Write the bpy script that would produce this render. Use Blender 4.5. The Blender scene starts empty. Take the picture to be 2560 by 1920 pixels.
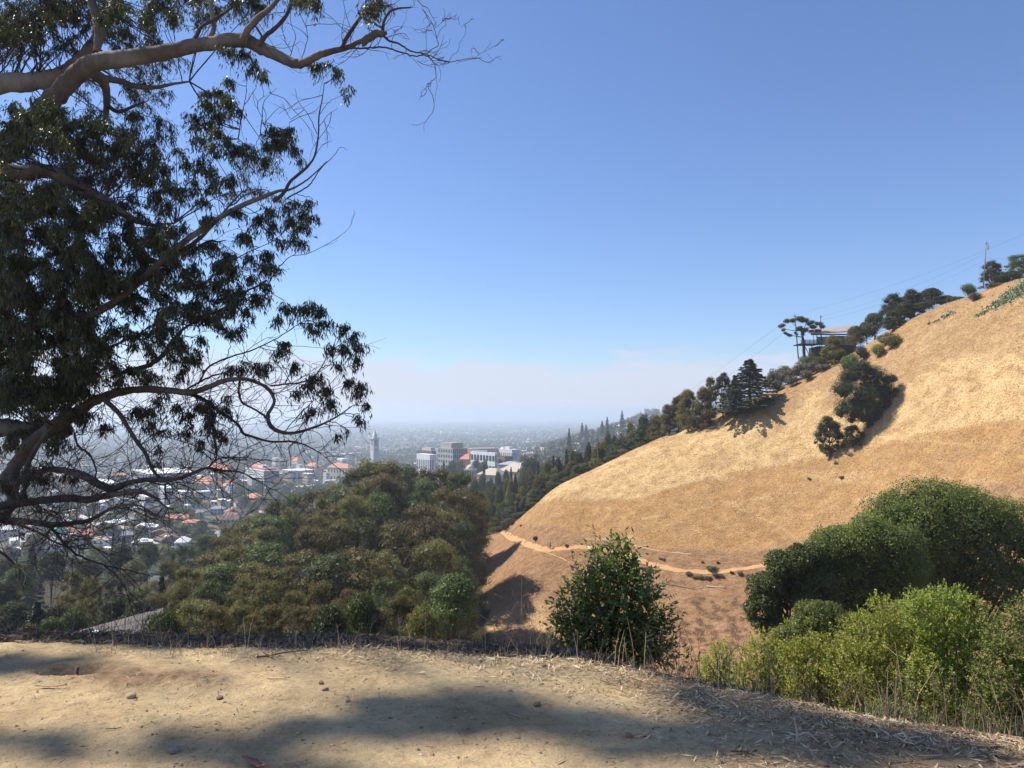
import bpy, math, random
import numpy as np
from mathutils import Vector
R = np.random.RandomState(7)
random.seed(7)
sc = bpy.context.scene
# ------------------------------------------------------------------ camera, sky, sun, exposure
F = 769.0; EYE = 1.65; HY = 414.0
cam = bpy.data.cameras.new('camera'); camo = bpy.data.objects.new('camera', cam); sc.collection.objects.link(camo)
cam.sensor_width = 36; cam.lens = 36 * F / 1024; cam.clip_start = 0.05; cam.clip_end = 80000
camo.location = (0, 0, EYE)
camo.rotation_euler = (math.radians(90) + math.atan((HY - 384) / F), 0, 0)
sc.camera = camo
SUN_EL = math.radians(50); SUN_ROT = math.radians(-68)
ts = Vector((math.sin(SUN_ROT) * math.cos(SUN_EL), math.cos(SUN_ROT) * math.cos(SUN_EL), math.sin(SUN_EL)))
sl = bpy.data.lights.new('sun', 'SUN'); sl.energy = 4.9; sl.angle = math.radians(0.53); sl.color = (1, 0.95, 0.87)
so = bpy.data.objects.new('sun', sl); sc.collection.objects.link(so)
so.rotation_euler = (-ts).to_track_quat('-Z', 'Y').to_euler()
w = bpy.data.worlds.new('World'); sc.world = w; w.use_nodes = True
nt = w.node_tree; N = nt.nodes; L = nt.links; N.clear()
sky = N.new('ShaderNodeTexSky'); sky.sky_type = 'NISHITA'; sky.sun_disc = False
sky.sun_elevation = SUN_EL; sky.sun_rotation = SUN_ROT; sky.altitude = 0
sky.air_density = 1.0; sky.dust_density = 0.3; sky.ozone_density = 3.0
geo = N.new('ShaderNodeTexCoord'); sep = N.new('ShaderNodeSeparateXYZ'); L.new(geo.outputs['Generated'], sep.inputs[0])
# fog bank low over the bay, all round the horizon
mp = N.new('ShaderNodeMapping'); mp.inputs['Scale'].default_value = (2.0, 2.0, 7.5)
L.new(geo.outputs['Generated'], mp.inputs[0])
nz = N.new('ShaderNodeTexNoise'); nz.inputs['Scale'].default_value = 4.0; nz.inputs['Detail'].default_value = 9
nz.inputs['Roughness'].default_value = 0.58; nz.inputs['Distortion'].default_value = 0.35; L.new(mp.outputs[0], nz.inputs['Vector'])
def mth(op, a, b=None, c=None, nodes=N, links=L):
    m = nodes.new('ShaderNodeMath'); m.operation = op
    for i, v in enumerate((a, b, c)):
        if v is None: continue
        if isinstance(v, (int, float)): m.inputs[i].default_value = v
        else: links.new(v, m.inputs[i])
    return m.outputs[0]
# threshold rises with height: thick at the horizon, wisps near 7 degrees
hh = mth('MULTIPLY', sep.outputs['Z'], 7.0)
dens = mth('SUBTRACT', mth('ADD', nz.outputs['Fac'], 0.20), hh)
fog = N.new('ShaderNodeMapRange'); fog.interpolation_type = 'SMOOTHSTEP'
fog.inputs['From Min'].default_value = 0.14; fog.inputs['From Max'].default_value = 0.36
fog.inputs['To Max'].default_value = 0.84; L.new(dens, fog.inputs['Value'])
mix = N.new('ShaderNodeMixRGB'); L.new(fog.outputs[0], mix.inputs['Fac']); 
tn = N.new('ShaderNodeMixRGB'); tn.blend_type = 'MULTIPLY'; tn.inputs[0].default_value = 1; tn.inputs[2].default_value = (.87, .95, 1.165, 1)
L.new(sky.outputs[0], tn.inputs[1]); L.new(tn.outputs[0], mix.inputs['Color1'])
mix.inputs['Color2'].default_value = (5.3, 5.6, 6.7, 1)
bg = N.new('ShaderNodeBackground'); bg.inputs["Strength"].default_value = 0.093
out = N.new('ShaderNodeOutputWorld'); L.new(mix.outputs[0], bg.inputs['Color']); L.new(bg.outputs[0], out.inputs['Surface'])
sc.view_settings.view_transform = 'Standard'; sc.view_settings.look = 'None'
sc.view_settings.exposure = 0.55; sc.view_settings.gamma = 1; sc.view_settings.use_curve_mapping = False
try:
    sc.cycles.volume_bounces = 3; sc.cycles.max_bounces = 6; sc.cycles.diffuse_bounces = 2; sc.cycles.glossy_bounces = 2
    sc.cycles.transmission_bounces = 3; sc.cycles.use_denoising = True
except Exception: pass

HAZE = 0.000165
# ------------------------------------------------------------------ helpers
C = sc.collection
def setp(o, label=None, cat=None, group=None, kind=None):
    if label: o['label'] = label
    if cat: o['category'] = cat
    if group: o['group'] = group
    if kind: o['kind'] = kind
    return o
def empty(name, loc, label, cat, group=None, rz=0.0, s=1.0):
    o = bpy.data.objects.new(name, None); C.objects.link(o); o.location = loc; o.rotation_euler = (0, 0, rz); o.scale = (s, s, s)
    o.empty_display_size = 0.1
    return setp(o, label, cat, group)
class MB:
    """collects triangles and quads into one mesh"""
    def __init__(s): s.v = []; s.q = []; s.t = []; s.n = 0; s.qa = []; s.ta = []; s.qm = []; s.tm = []
    def add(s, V, Q=None, T=None, tint=0.5, mi=0):
        V = np.asarray(V, np.float32).reshape(-1, 3)
        for A, L_, LA, LM in ((Q, s.q, s.qa, s.qm), (T, s.t, s.ta, s.tm)):
            if A is not None and len(A):
                A = np.asarray(A, np.int64); L_.append(A + s.n)
                LA.append(np.broadcast_to(np.asarray(tint, np.float32), (len(A),)).copy()); LM.append(np.full(len(A), mi, np.int32))
        s.v.append(V); s.n += len(V); return s
    def mesh(s, name, mats, smooth=False):
        V = np.concatenate(s.v) if s.v else np.zeros((0, 3), np.float32)
        Q = np.concatenate(s.q) if s.q else np.zeros((0, 4), np.int64); T = np.concatenate(s.t) if s.t else np.zeros((0, 3), np.int64)
        me = bpy.data.meshes.new(name); nl = Q.size + T.size; nf = len(Q) + len(T)
        me.vertices.add(len(V)); me.vertices.foreach_set('co', V.ravel())
        me.loops.add(nl); me.polygons.add(nf)
        me.loops.foreach_set('vertex_index', np.concatenate([Q.ravel(), T.ravel()]).astype(np.int32))
        st = np.concatenate([np.arange(len(Q)) * 4, len(Q) * 4 + np.arange(len(T)) * 3]).astype(np.int32)
        me.polygons.foreach_set('loop_start', st)
        me.polygons.foreach_set('material_index', np.concatenate(s.qm + s.tm) if nf else np.zeros(0, np.int32))
        me.polygons.foreach_set('use_smooth', np.full(nf, bool(smooth)))
        a = me.attributes.new('tint', 'FLOAT', 'FACE'); a.data.foreach_set('value', np.concatenate(s.qa + s.ta) if nf else np.zeros(0, np.float32))
        me.update(calc_edges=True)
        for m in (mats if isinstance(mats, (list, tuple)) else [mats]): me.materials.append(m)
        return me
    def obj(s, name, mats, parent=None, smooth=False):
        return link(name, s.mesh(name, mats, smooth), parent)
def link(name, me, parent=None, loc=None, rz=None, scale=None):
    o = bpy.data.objects.new(name, me); C.objects.link(o)
    if parent: o.parent = parent
    if loc is not None: o.location = loc
    if rz is not None: o.rotation_euler = (0, 0, rz)
    if scale is not None: o.scale = scale if hasattr(scale, '__len__') else (scale,) * 3
    return o
BQ = np.array([[0, 3, 2, 1], [4, 5, 6, 7], [0, 1, 5, 4], [1, 2, 6, 5], [2, 3, 7, 6], [3, 0, 4, 7]])
def box(b, x0, y0, z0, x1, y1, z1, tint=0.5, mi=0):
    b.add([(x0, y0, z0), (x1, y0, z0), (x1, y1, z0), (x0, y1, z0), (x0, y0, z1), (x1, y0, z1), (x1, y1, z1), (x0, y1, z1)], BQ, tint=tint, mi=mi)
def unit(a): return a / np.maximum(np.linalg.norm(a, axis=-1, keepdims=True), 1e-9)
def tube(b, P, Rr, n=6, tint=0.5, mi=0, cap=False):
    P = np.asarray(P, float); m = len(P); Rr = np.broadcast_to(np.asarray(Rr, float), (m,))
    T = unit(np.gradient(P, axis=0)); up = np.array([0.31, 0.17, 0.93])
    A = unit(np.cross(T, up)); B = np.cross(T, A)
    an = np.arange(n) * 2 * np.pi / n
    V = P[:, None, :] + Rr[:, None, None] * (np.cos(an)[None, :, None] * A[:, None, :] + np.sin(an)[None, :, None] * B[:, None, :])
    i = np.arange(m - 1)[:, None] * n; j = np.arange(n)[None, :]; j2 = (j + 1) % n
    Q = np.stack([i + j, i + j2, i + n + j2, i + n + j], -1).reshape(-1, 4)
    V = V.reshape(-1, 3); Tt = None
    if cap:
        V = np.vstack([V, P[0], P[-1]]); k = np.arange(n); k2 = (k + 1) % n
        Tt = np.vstack([np.stack([np.full(n, m * n), k2, k], -1), np.stack([np.full(n, m * n + 1), (m - 1) * n + k, (m - 1) * n + k2], -1)])
    b.add(V, Q, Tt, tint, mi)
def smooth_path(P, k=6):
    """Catmull-Rom through points (rows, any columns)"""
    P = np.asarray(P, float)
    if len(P) < 3: 
        t = np.linspace(0, 1, k + 1)[:, None]; return P[0] * (1 - t) + P[-1] * t
    Q = np.vstack([2 * P[0] - P[1], P, 2 * P[-1] - P[-2]]); o = []
    for i in range(1, len(Q) - 2):
        for t in np.arange(k) / k:
            o.append(0.5 * ((2 * Q[i]) + (Q[i + 1] - Q[i - 1]) * t + (2 * Q[i - 1] - 5 * Q[i] + 4 * Q[i + 1] - Q[i + 2]) * t * t + (3 * Q[i] - Q[i - 1] - 3 * Q[i + 1] + Q[i + 2]) * t ** 3))
    o.append(P[-1]); return np.array(o)
def cards(b, c, nrm, size, asp=0.5, tint=None, tdir=None, rs=R, mi=0):
    """rhombus leaves: centres c, normals nrm, length size"""
    n = len(c); nrm = unit(nrm)
    t = rs.normal(size=(n, 3)) if tdir is None else tdir
    t = unit(t - nrm * np.sum(t * nrm, 1, keepdims=True)); bt = np.cross(nrm, t)
    size = np.broadcast_to(size, (n,))[:, None]
    V = np.stack([c - t * size / 2, c + bt * size * asp / 2, c + t * size / 2, c - bt * size * asp / 2], 1)
    b.add(V.reshape(-1, 3), np.arange(4 * n).reshape(-1, 4), tint=rs.rand(n) if tint is None else tint, mi=mi)
def pchip(x, y, xq):
    x = np.asarray(x, float); y = np.asarray(y, float); h = np.diff(x); dl = np.diff(y) / h; d = np.zeros(len(x))
    for i in range(1, len(x) - 1):
        if dl[i - 1] * dl[i] > 0:
            w1 = 2 * h[i] + h[i - 1]; w2 = h[i] + 2 * h[i - 1]; d[i] = (w1 + w2) / (w1 / dl[i - 1] + w2 / dl[i])
    d[0] = dl[0]; d[-1] = dl[-1]
    k = np.clip(np.searchsorted(x, xq) - 1, 0, len(x) - 2); t = np.clip((xq - x[k]) / h[k], 0, 1)
    return (2*t**3-3*t*t+1)*y[k] + (t**3-2*t*t+t)*h[k]*d[k] + (-2*t**3+3*t*t)*y[k+1] + (t**3-t*t)*h[k]*d[k+1]
# value noise (numpy) for relief
_P = np.random.RandomState(11).rand(256, 256)
def vnoise(x, y):
    xi = np.floor(x).astype(int); yi = np.floor(y).astype(int); fx = x - xi; fy = y - yi
    fx = fx * fx * (3 - 2 * fx); fy = fy * fy * (3 - 2 * fy); g = lambda a, b_: _P[a & 255, b_ & 255]
    return (g(xi, yi) * (1 - fx) + g(xi + 1, yi) * fx) * (1 - fy) + (g(xi, yi + 1) * (1 - fx) + g(xi + 1, yi + 1) * fx) * fy
def fbm(x, y, o=4, g=0.5):
    s = 0; a = 1; n = 0
    for i in range(o): s = s + a * vnoise(x * 2 ** i + 17 * i, y * 2 ** i - 9 * i); n += a; a *= g
    return s / n
# ------------------------------------------------------------------ materials
def M(name, rough=0.9, spec=0.2):
    m = bpy.data.materials.new(name); m.use_nodes = True; t = m.node_tree; p = t.nodes['Principled BSDF']
    p.inputs['Roughness'].default_value = rough; p.inputs['Specular IOR Level'].default_value = spec
    return m, t, p
def nnoise(t, scale, detail=4, rough=0.6, coord='Object', stretch=None, dist=0.0):
    tc = t.nodes.new('ShaderNodeTexCoord'); n = t.nodes.new('ShaderNodeTexNoise'); n.inputs['Scale'].default_value = scale
    n.inputs['Detail'].default_value = detail; n.inputs['Roughness'].default_value = rough; n.inputs['Distortion'].default_value = dist
    if stretch:
        mpp = t.nodes.new('ShaderNodeMapping'); mpp.inputs['Scale'].default_value = stretch[:3]
        if len(stretch) > 3: mpp.inputs['Rotation'].default_value = (0, 0, stretch[3])
        t.links.new(tc.outputs[coord], mpp.inputs[0]); t.links.new(mpp.outputs[0], n.inputs['Vector'])
    else: t.links.new(tc.outputs[coord], n.inputs['Vector'])
    return n.outputs['Fac']
def ramp(t, fac, stops):
    r = t.nodes.new('ShaderNodeValToRGB'); e = r.color_ramp.elements
    while len(e) < len(stops): e.new(0.5)
    for q, (p, c) in zip(e, stops): q.position = p; q.color = (*c, 1)
    t.links.new(fac, r.inputs[0]); return r.outputs[0]
def mixc(t, fac, a, b, op='MIX'):
    m = t.nodes.new('ShaderNodeMixRGB'); m.blend_type = op
    for i, v in ((0, fac), (1, a), (2, b)):
        if isinstance(v, (int, float)): m.inputs[i].default_value = v
        elif isinstance(v, tuple): m.inputs[i].default_value = (*v, 1)
        else: t.links.new(v, m.inputs[i])
    return m.outputs[0]
def tmath(t, op, a, b=None):
    return mth(op, a, b, nodes=t.nodes, links=t.links)
def bump(t, p, h, strength=0.4, dist=0.05):
    b = t.nodes.new('ShaderNodeBump'); b.inputs['Strength'].default_value = strength; b.inputs['Distance'].default_value = dist
    t.links.new(h, b.inputs['Height']); t.links.new(b.outputs[0], p.inputs['Normal'])
def attr(t, name, out='Fac'):
    a = t.nodes.new('ShaderNodeAttribute'); a.attribute_name = name; return a.outputs[out]
def leafmat(name, dark, light, trans=0.25, vary=0.35, accent=None, rough=0.55, spec=0.35):
    m, t, p = M(name, rough, spec)
    oi = t.nodes.new('ShaderNodeObjectInfo')
    c = ramp(t, attr(t, 'tint'), [(0.0, dark), (0.75, light)] + ([(0.97, accent)] if accent else []))
    v = t.nodes.new('ShaderNodeHueSaturation'); t.links.new(c, v.inputs['Color'])
    t.links.new(tmath(t, 'ADD', tmath(t, 'MULTIPLY', oi.outputs['Random'], 0.035), 0.4825), v.inputs['Hue'])
    t.links.new(tmath(t, 'ADD', tmath(t, 'MULTIPLY', oi.outputs['Random'], vary * 1.3), 1 - vary / 2), v.inputs['Value'])
    t.links.new(v.outputs[0], p.inputs['Base Color'])
    tr = t.nodes.new('ShaderNodeBsdfTranslucent'); hs = mixc(t, 1.0, v.outputs[0], (1.25, 1.35, 0.6), 'MULTIPLY'); t.links.new(hs, tr.inputs[0])
    mx = t.nodes.new('ShaderNodeMixShader'); mx.inputs[0].default_value = trans
    t.links.new(p.outputs[0], mx.inputs[1]); t.links.new(tr.outputs[0], mx.inputs[2]); t.links.new(mx.outputs[0], t.nodes['Material Output'].inputs[0])
    return m
def flat(name, col, rough=0.85, spec=0.2, nscale=0.6, amt=0.25, metal=0):
    m, t, p = M(name, rough, spec); f = nnoise(t, nscale, 5)
    t.links.new(ramp(t, f, [(0.25, tuple(c * (1 - amt) for c in col)), (0.75, tuple(min(1, c * (1 + amt)) for c in col))]), p.inputs['Base Color'])
    p.inputs['Metallic'].default_value = metal
    return m
# ------------------------------------------------------------------ terrain: one height function, eye-relative table
#      px : 16 keys (distance, height under the eye)
FAR = {0: [(600, -100), (1200, -118), (2200, -140), (4000, -158), (8000, -170), (30000, -175)]}
T = {
 -600: [(4,-2.7),(8,-4.4),(14,-5.8),(30,-10.8),(90,-31),(120,-41),(170,-58),(220,-71),(300,-84),(400,-92),(480,-97)] + FAR[0],
    0: [(4,-2.7),(8,-4.4),(14,-5.8),(30,-10.8),(90,-31),(120,-41),(170,-56),(220,-70),(300,-82),(400,-91),(480,-96)] + FAR[0],
  180: [(4,-2.7),(8,-4.4),(14,-5.8),(30,-10.8),(85,-30),(115,-39),(150,-51),(200,-60),(280,-74),(380,-88),(470,-95)] + FAR[0],
  300: [(4,-2.7),(8,-4.4),(14,-5.8),(30,-10.8),(80,-27),(120,-38),(165,-42),(205,-47),(250,-58),(330,-78),(440,-92)] + FAR[0],
  400: [(4,-2.7),(8,-4.4),(14,-5.8),(30,-10.8),(80,-27.5),(125,-39),(165,-40),(205,-42),(250,-50),(330,-72),(440,-88)] + FAR[0],
  455: [(4,-2.7),(8,-4.4),(14,-5.8),(30,-11),(90,-33),(150,-51),(190,-48.5),(230,-46.0),(258,-45),(330,-66),(430,-84),(600,-95),(1200,-106),(2200,-138),(4000,-158),(8000,-170),(30000,-175)],
  480: [(4,-2.7),(8,-4.4),(14,-6.0),(30,-12),(100,-50),(165,-51.5),(205,-46.2),(240,-43.2),(261,-42.0),(310,-56),(420,-80),(600,-90),(1200,-100),(2200,-136),(4000,-158),(8000,-170),(30000,-175)],
  501: [(4,-2.7),(8,-4.4),(14,-6.0),(30,-12),(112,-53),(170,-50.5),(214,-41.2),(240,-39.6),(254,-38.6),(300,-50),(410,-76),(600,-88),(1200,-98),(2200,-132),(4000,-156),(8000,-168),(30000,-175)],
  525: [(4,-2.7),(8,-4.4),(14,-6.0),(30,-12),(115,-53),(172,-49.5),(205,-37.0),(226,-33.8),(240,-31.0),(290,-43),(400,-72),(600,-86),(1200,-90),(2200,-118),(4000,-154),(8000,-168),(30000,-175)],
  551: [(4,-2.7),(8,-4.4),(14,-6.0),(30,-12),(118,-52),(172,-47.5),(199,-34.6),(213,-27.6),(229,-22.6),(275,-34),(390,-68),(600,-84),(1200,-82),(2200,-92),(4000,-150),(8000,-166),(30000,-175)],
  602: [(4,-2.7),(8,-4.5),(14,-7.0),(30,-16),(115,-50),(165,-45.5),(189,-34.0),(206,-25.6),(233,-15.2),(285,-28),(390,-62),(600,-76),(1200,-62),(2200,-50),(4000,-110),(8000,-160),(30000,-175)],
  648: [(4,-2.8),(8,-4.6),(14,-7.0),(30,-16),(112,-49),(156,-44),(179,-34.3),(200,-23.6),(237,-8.5),(290,-20),(390,-52),(600,-68),(1200,-44),(2200,-18),(4000,6),(8000,-100),(30000,-175)],
  694: [(4,-2.8),(7,-4.4),(14,-6.8),(30,-15),(108,-47),(150,-43),(172,-34.2),(195,-22),(235,-3.2),(290,-12),(390,-40),(600,-58),(1200,-32),(2200,-3),(4000,28),(8000,-60),(30000,-175)],
  759: [(4,-2.8),(7,-4.6),(14,-6.8),(30,-13.5),(102,-44),(142,-41),(166,-33.2),(188,-18.6),(228,5.6),(280,-2),(380,-30),(600,-50),(1200,-35),(2200,-5),(4000,35),(8000,-30),(30000,-175)],
  847: [(4,-2.9),(7,-4.5),(14,-6.6),(30,-12.5),(90,-39),(122,-37),(148,-31),(175,-14),(216,16.4),(262,10),(360,-15),(600,-40),(1200,-25),(2200,5),(4000,38),(8000,0),(30000,-175)],
  916: [(4,-3.0),(7,-4.5),(14,-6.5),(30,-11.5),(80,-35),(108,-34),(134,-28.5),(161,-9.5),(205,26.3),(250,21),(340,0),(600,-30),(1200,-15),(2200,10),(4000,38),(8000,10),(30000,-175)],
  977: [(4,-3.0),(7,-4.4),(14,-6.4),(30,-11),(72,-31),(98,-31),(122,-27),(150,-6.2),(198,30.8),(240,28),(320,8),(600,-20),(1200,-10),(2200,10),(4000,38),(8000,10),(30000,-175)],
 1024: [(4,-3.0),(7,-4.4),(14,-6.3),(30,-10.5),(66,-28),(90,-29),(112,-26),(140,-4.5),(190,33.6),(232,32),(310,12),(600,-20),(1200,-10),(2200,10),(4000,38),(8000,10),(30000,-175)],
 1150: [(4,-3.0),(7,-4.4),(14,-6.3),(28,-10),(56,-24),(76,-25),(98,-22),(125,-3.5),(172,37),(215,36),(300,18),(600,-20),(1200,-10),(2200,10),(4000,38),(8000,10),(30000,-175)],
 1700: [(4,-3.0),(7,-4.4),(14,-6.3),(26,-9),(45,-20),(62,-20),(80,-17),(108,0),(150,38),(190,38),(280,22),(600,-20),(1200,-10),(2200,10),(4000,38),(8000,10),(30000,-175)],
}
PX = np.array(sorted(T)); TD = np.array([[k[0] for k in T[p]] for p in PX], float); TZ = np.array([[k[1] for k in T[p]] for p in PX], float)
PXD = np.arange(-600, 1701, 5.0); LG = np.linspace(math.log(4), math.log(30000), 1400)
_D = np.stack([pchip(PX, np.log(TD[:, k]), PXD) for k in range(TD.shape[1])], 1); _Z = np.stack([pchip(PX, TZ[:, k], PXD) for k in range(TD.shape[1])], 1)
GRID = np.stack([pchip(_D[i], _Z[i], LG) for i in range(len(PXD))])
# smooth a little in log distance so that keys do not read as creases
ker = np.exp(-0.5 * (np.arange(-9, 10) / 3.5) ** 2); ker /= ker.sum()
GRID = np.apply_along_axis(lambda r: np.convolve(np.pad(r, 9, mode='edge'), ker, 'valid'), 1, GRID)
def H(x, y):
    """ground height (world z) of the far terrain"""
    x = np.asarray(x, float); y = np.maximum(np.asarray(y, float), 4.01)
    a = (np.clip(512 + F * x / y, -599, 1699) + 600) / 5.0; b_ = (np.log(y) - LG[0]) / (LG[1] - LG[0])
    i = np.clip(a.astype(int), 0, len(PXD) - 2); j = np.clip(b_.astype(int), 0, len(LG) - 2); fa = a - i; fb = np.clip(b_ - j, 0, 1)
    z = (GRID[i, j] * (1 - fa) + GRID[i + 1, j] * fa) * (1 - fb) + (GRID[i, j + 1] * (1 - fa) + GRID[i + 1, j + 1] * fa) * fb
    n = (fbm(x / 14, y / 14, 3) - 0.5) * 1.3 + (fbm(x / 2.3 + 5, y / 2.3, 3) - 0.5) * 0.30
    return z + EYE + n * np.clip((y - 20) / 80, 0, 1) * np.clip(1.6 - y / 900, 0.0, 1)
def at(px, d, dz=0.0):
    x = (px - 512) / F * d; return Vector((x, d, float(H(x, d)) + dz))
def P3(px, py, d): return np.array([(px - 512) / F * d, d, EYE - (py - HY) / F * d])
def hit(px, py, d0=60, d1=300):
    """first ground point seen along a pixel's line of sight"""
    d = np.linspace(d0, d1, 1500); x = (px - 512) / F * d; z = EYE - (py - HY) / F * d
    hz_ = H(x, d); k = np.argmax(hz_ > z); k = k if hz_[k] > z[k] else int(np.argmax((hz_ - z) / d)); return np.array([x[k], d[k], float(H(x[k], d[k]))])

U = np.concatenate([np.linspace(-1.40, -0.72, 50)[:-1], np.linspace(-0.72, 0.72, 760), np.linspace(0.72, 1.40, 50)[1:]])
YR = np.concatenate([np.exp(np.linspace(math.log(4.2), math.log(90), 130))[:-1], np.exp(np.linspace(math.log(90), math.log(300), 330)), np.exp(np.linspace(math.log(300), math.log(26000), 150))[1:]])
uu, yy = np.meshgrid(U, YR, indexing='ij'); xx = uu * yy; zz = H(xx, yy)
nu, ny = uu.shape
idx = np.arange(nu * ny).reshape(nu, ny)
Q = np.stack([idx[:-1, :-1], idx[1:, :-1], idx[1:, 1:], idx[:-1, 1:]], -1).reshape(-1, 4)
# what grows where, painted on the ground as a colour layer (bare soil, pale grass, tall grass, wood floor)
ppx = 512 + F * uu; ppy = HY - (zz - EYE) / yy * F
n1 = fbm(xx / 9, yy / 9, 4); n2 = fbm(xx / 28 + 40, yy / 28, 3); n3 = fbm(xx / 3.2, yy / 3.2, 3)
def sst(a, b_, x): t = np.clip((x - a) / (b_ - a), 0, 1); return t * t * (3 - 2 * t)
wob = (n1 - 0.5) * 26 + (n3 - 0.5) * 12
l_up = np.interp(ppx, [500, 560, 600, 648, 700, 787, 850, 930, 1024], [508, 500, 498, 493, 481, 463, 452, 432, 418])     # pale above, tall grass below
l_lo = np.interp(ppx, [480, 520, 560, 600, 660, 740, 790, 860, 930, 1024], [530, 524, 527, 536, 547, 549, 543, 515, 490, 480])   # tall grass above, soil below
tall = sst(-3, 3, ppy - l_up + wob * 0.5) * (1 - sst(-3, 3, ppy - l_lo + wob * 0.4))
soil = sst(-3, 4, ppy - l_lo + wob * 0.4)
l_top = np.interp(ppx, [690, 760, 820, 880, 950, 1024], [430, 408, 400, 385, 372, 360])
upper = (1 - sst(-14, 14, ppy - l_top + wob * 2)) * sst(660, 740, ppx)
pale = (1 - tall) * (1 - soil) * (1 - 0.75 * upper) * (0.45 + 0.9 * sst(.38, .60, n2 * .6 + n1 * .4)); tall = tall * (.55 + .45 * sst(.62, .45, n1 * .6 + n3 * .4))
trk = np.zeros_like(ppx)
for (xa, ya, xb, yb_, cv) in [(787, 462, 1040, 416, 6), (790, 470, 1040, 500, 4), (800, 474, 1040, 516, 5), (830, 470, 1040, 486, 3), (850, 500, 1040, 470, 3), (600, 500, 760, 470, 3), (640, 520, 780, 498, 4), (700, 455, 860, 452, 5), (900, 440, 1040, 452, 3), (720, 500, 800, 540, 3)]:
    tt = np.clip((ppx - xa) / (xb - xa), 0, 1); yl = ya + (yb_ - ya) * tt - cv * np.sin(tt * 3.14) + (n1 - .5) * 10
    trk = np.maximum(trk, np.exp(-((ppy - yl) / 1.3) ** 2) * (ppx > xa) * (ppx < xb) * sst(.22, .42, n3))
low = sst(596, 612, ppy + wob) * (1 - sst(545, 600, ppx + wob)) 
pale = np.clip(pale + 0.85 * low * sst(.40, .6, n1), 0, 1); soil = soil * (1 - 0.7 * low); pale = np.clip(pale + 1.0 * trk, 0, 1); tall = tall * (1 - trk); soil = soil * (1 - .6 * trk)

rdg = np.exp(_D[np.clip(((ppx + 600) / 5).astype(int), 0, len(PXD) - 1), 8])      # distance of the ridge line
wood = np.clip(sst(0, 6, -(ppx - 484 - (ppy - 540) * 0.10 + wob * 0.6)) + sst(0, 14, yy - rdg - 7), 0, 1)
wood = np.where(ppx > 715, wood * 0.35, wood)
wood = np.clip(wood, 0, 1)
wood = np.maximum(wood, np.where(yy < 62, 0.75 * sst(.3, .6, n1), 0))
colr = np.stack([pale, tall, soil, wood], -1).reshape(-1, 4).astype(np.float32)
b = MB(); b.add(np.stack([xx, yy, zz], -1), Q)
m, t, p = M('hill_ground', 1.0, 0.05)
sx = t.nodes.new('ShaderNodeSeparateColor'); ca = t.nodes.new('ShaderNodeAttribute'); ca.attribute_name = 'cover'; t.links.new(ca.outputs['Color'], sx.inputs[0])
f1 = nnoise(t, 0.30, 8, 0.68); f2 = nnoise(t, 2.4, 6, 0.7); f3 = nnoise(t, 0.55, 7, 0.72, stretch=(0.6, 1.3, 1.0, 0.9), dist=0.4)
base = ramp(t, f3, [(0.32, (.25, .145, .072)), (0.50, (.365, .225, .110)), (0.66, (.47, .31, .150))])
palec = ramp(t, f1, [(0.30, (.33, .195, .090)), (0.47, (.53, .355, .165)), (0.70, (.68, .49, .25))])
tallc = ramp(t, f1, [(0.30, (.30, .170, .070)), (0.50, (.41, .240, .10)), (0.72, (.52, .335, .15))])
soilc = ramp(t, f3, [(0.30, (.20, .112, .058)), (0.48, (.31, .180, .094)), (0.70, (.43, .268, .142))])
c = mixc(t, sx.outputs[0], base, palec); c = mixc(t, sx.outputs[1], c, tallc); c = mixc(t, sx.outputs[2], c, soilc)
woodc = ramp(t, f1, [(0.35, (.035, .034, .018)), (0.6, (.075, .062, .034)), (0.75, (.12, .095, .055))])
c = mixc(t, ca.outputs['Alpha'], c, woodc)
# darker flecks between the tufts
f4 = nnoise(t, 0.9, 9, 0.78, stretch=(.7, 1.1, 2.2, .5), dist=1.2); c = mixc(t, .8, c, ramp(t, f4, [(.36, (.70, .66, .62)), (.48, (.97, .96, .95)), (.60, (1.16, 1.15, 1.12))]), 'MULTIPLY')
fl = ramp(t, f2, [(0.36, (.60, .58, .56)), (0.50, (1, 1, 1)), (0.75, (1.0, 1.0, 1.0))]); c = mixc(t, 0.85, c, fl, 'MULTIPLY')
t.links.new(c, p.inputs['Base Color']); bump(t, p, f2, 0.9, 0.45)
hill_mat = m
# plain and town floor beyond 420 m: its own material slot
m2, t, p = M('valley_floor', 1.0, 0.05); f = nnoise(t, 0.004, 12, 0.75); g = nnoise(t, 0.03, 6, 0.7)
c = ramp(t, g, [(0.36, (.030, .038, .026)), (0.5, (.055, .06, .042)), (0.58, (.13, .125, .11)), (0.70, (.22, .21, .19))])
t.links.new(c, p.inputs['Base Color'])
me = b.mesh('terrain', [hill_mat, m2], smooth=True)
ca_ = me.attributes.new('cover', 'FLOAT_COLOR', 'POINT'); ca_.data.foreach_set('color', colr.ravel())
ymid = yy[:-1, :-1].ravel(); me.polygons.foreach_set('material_index', (ymid > 420).astype(np.int32))
setp(link('hills', me), kind='structure')
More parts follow.
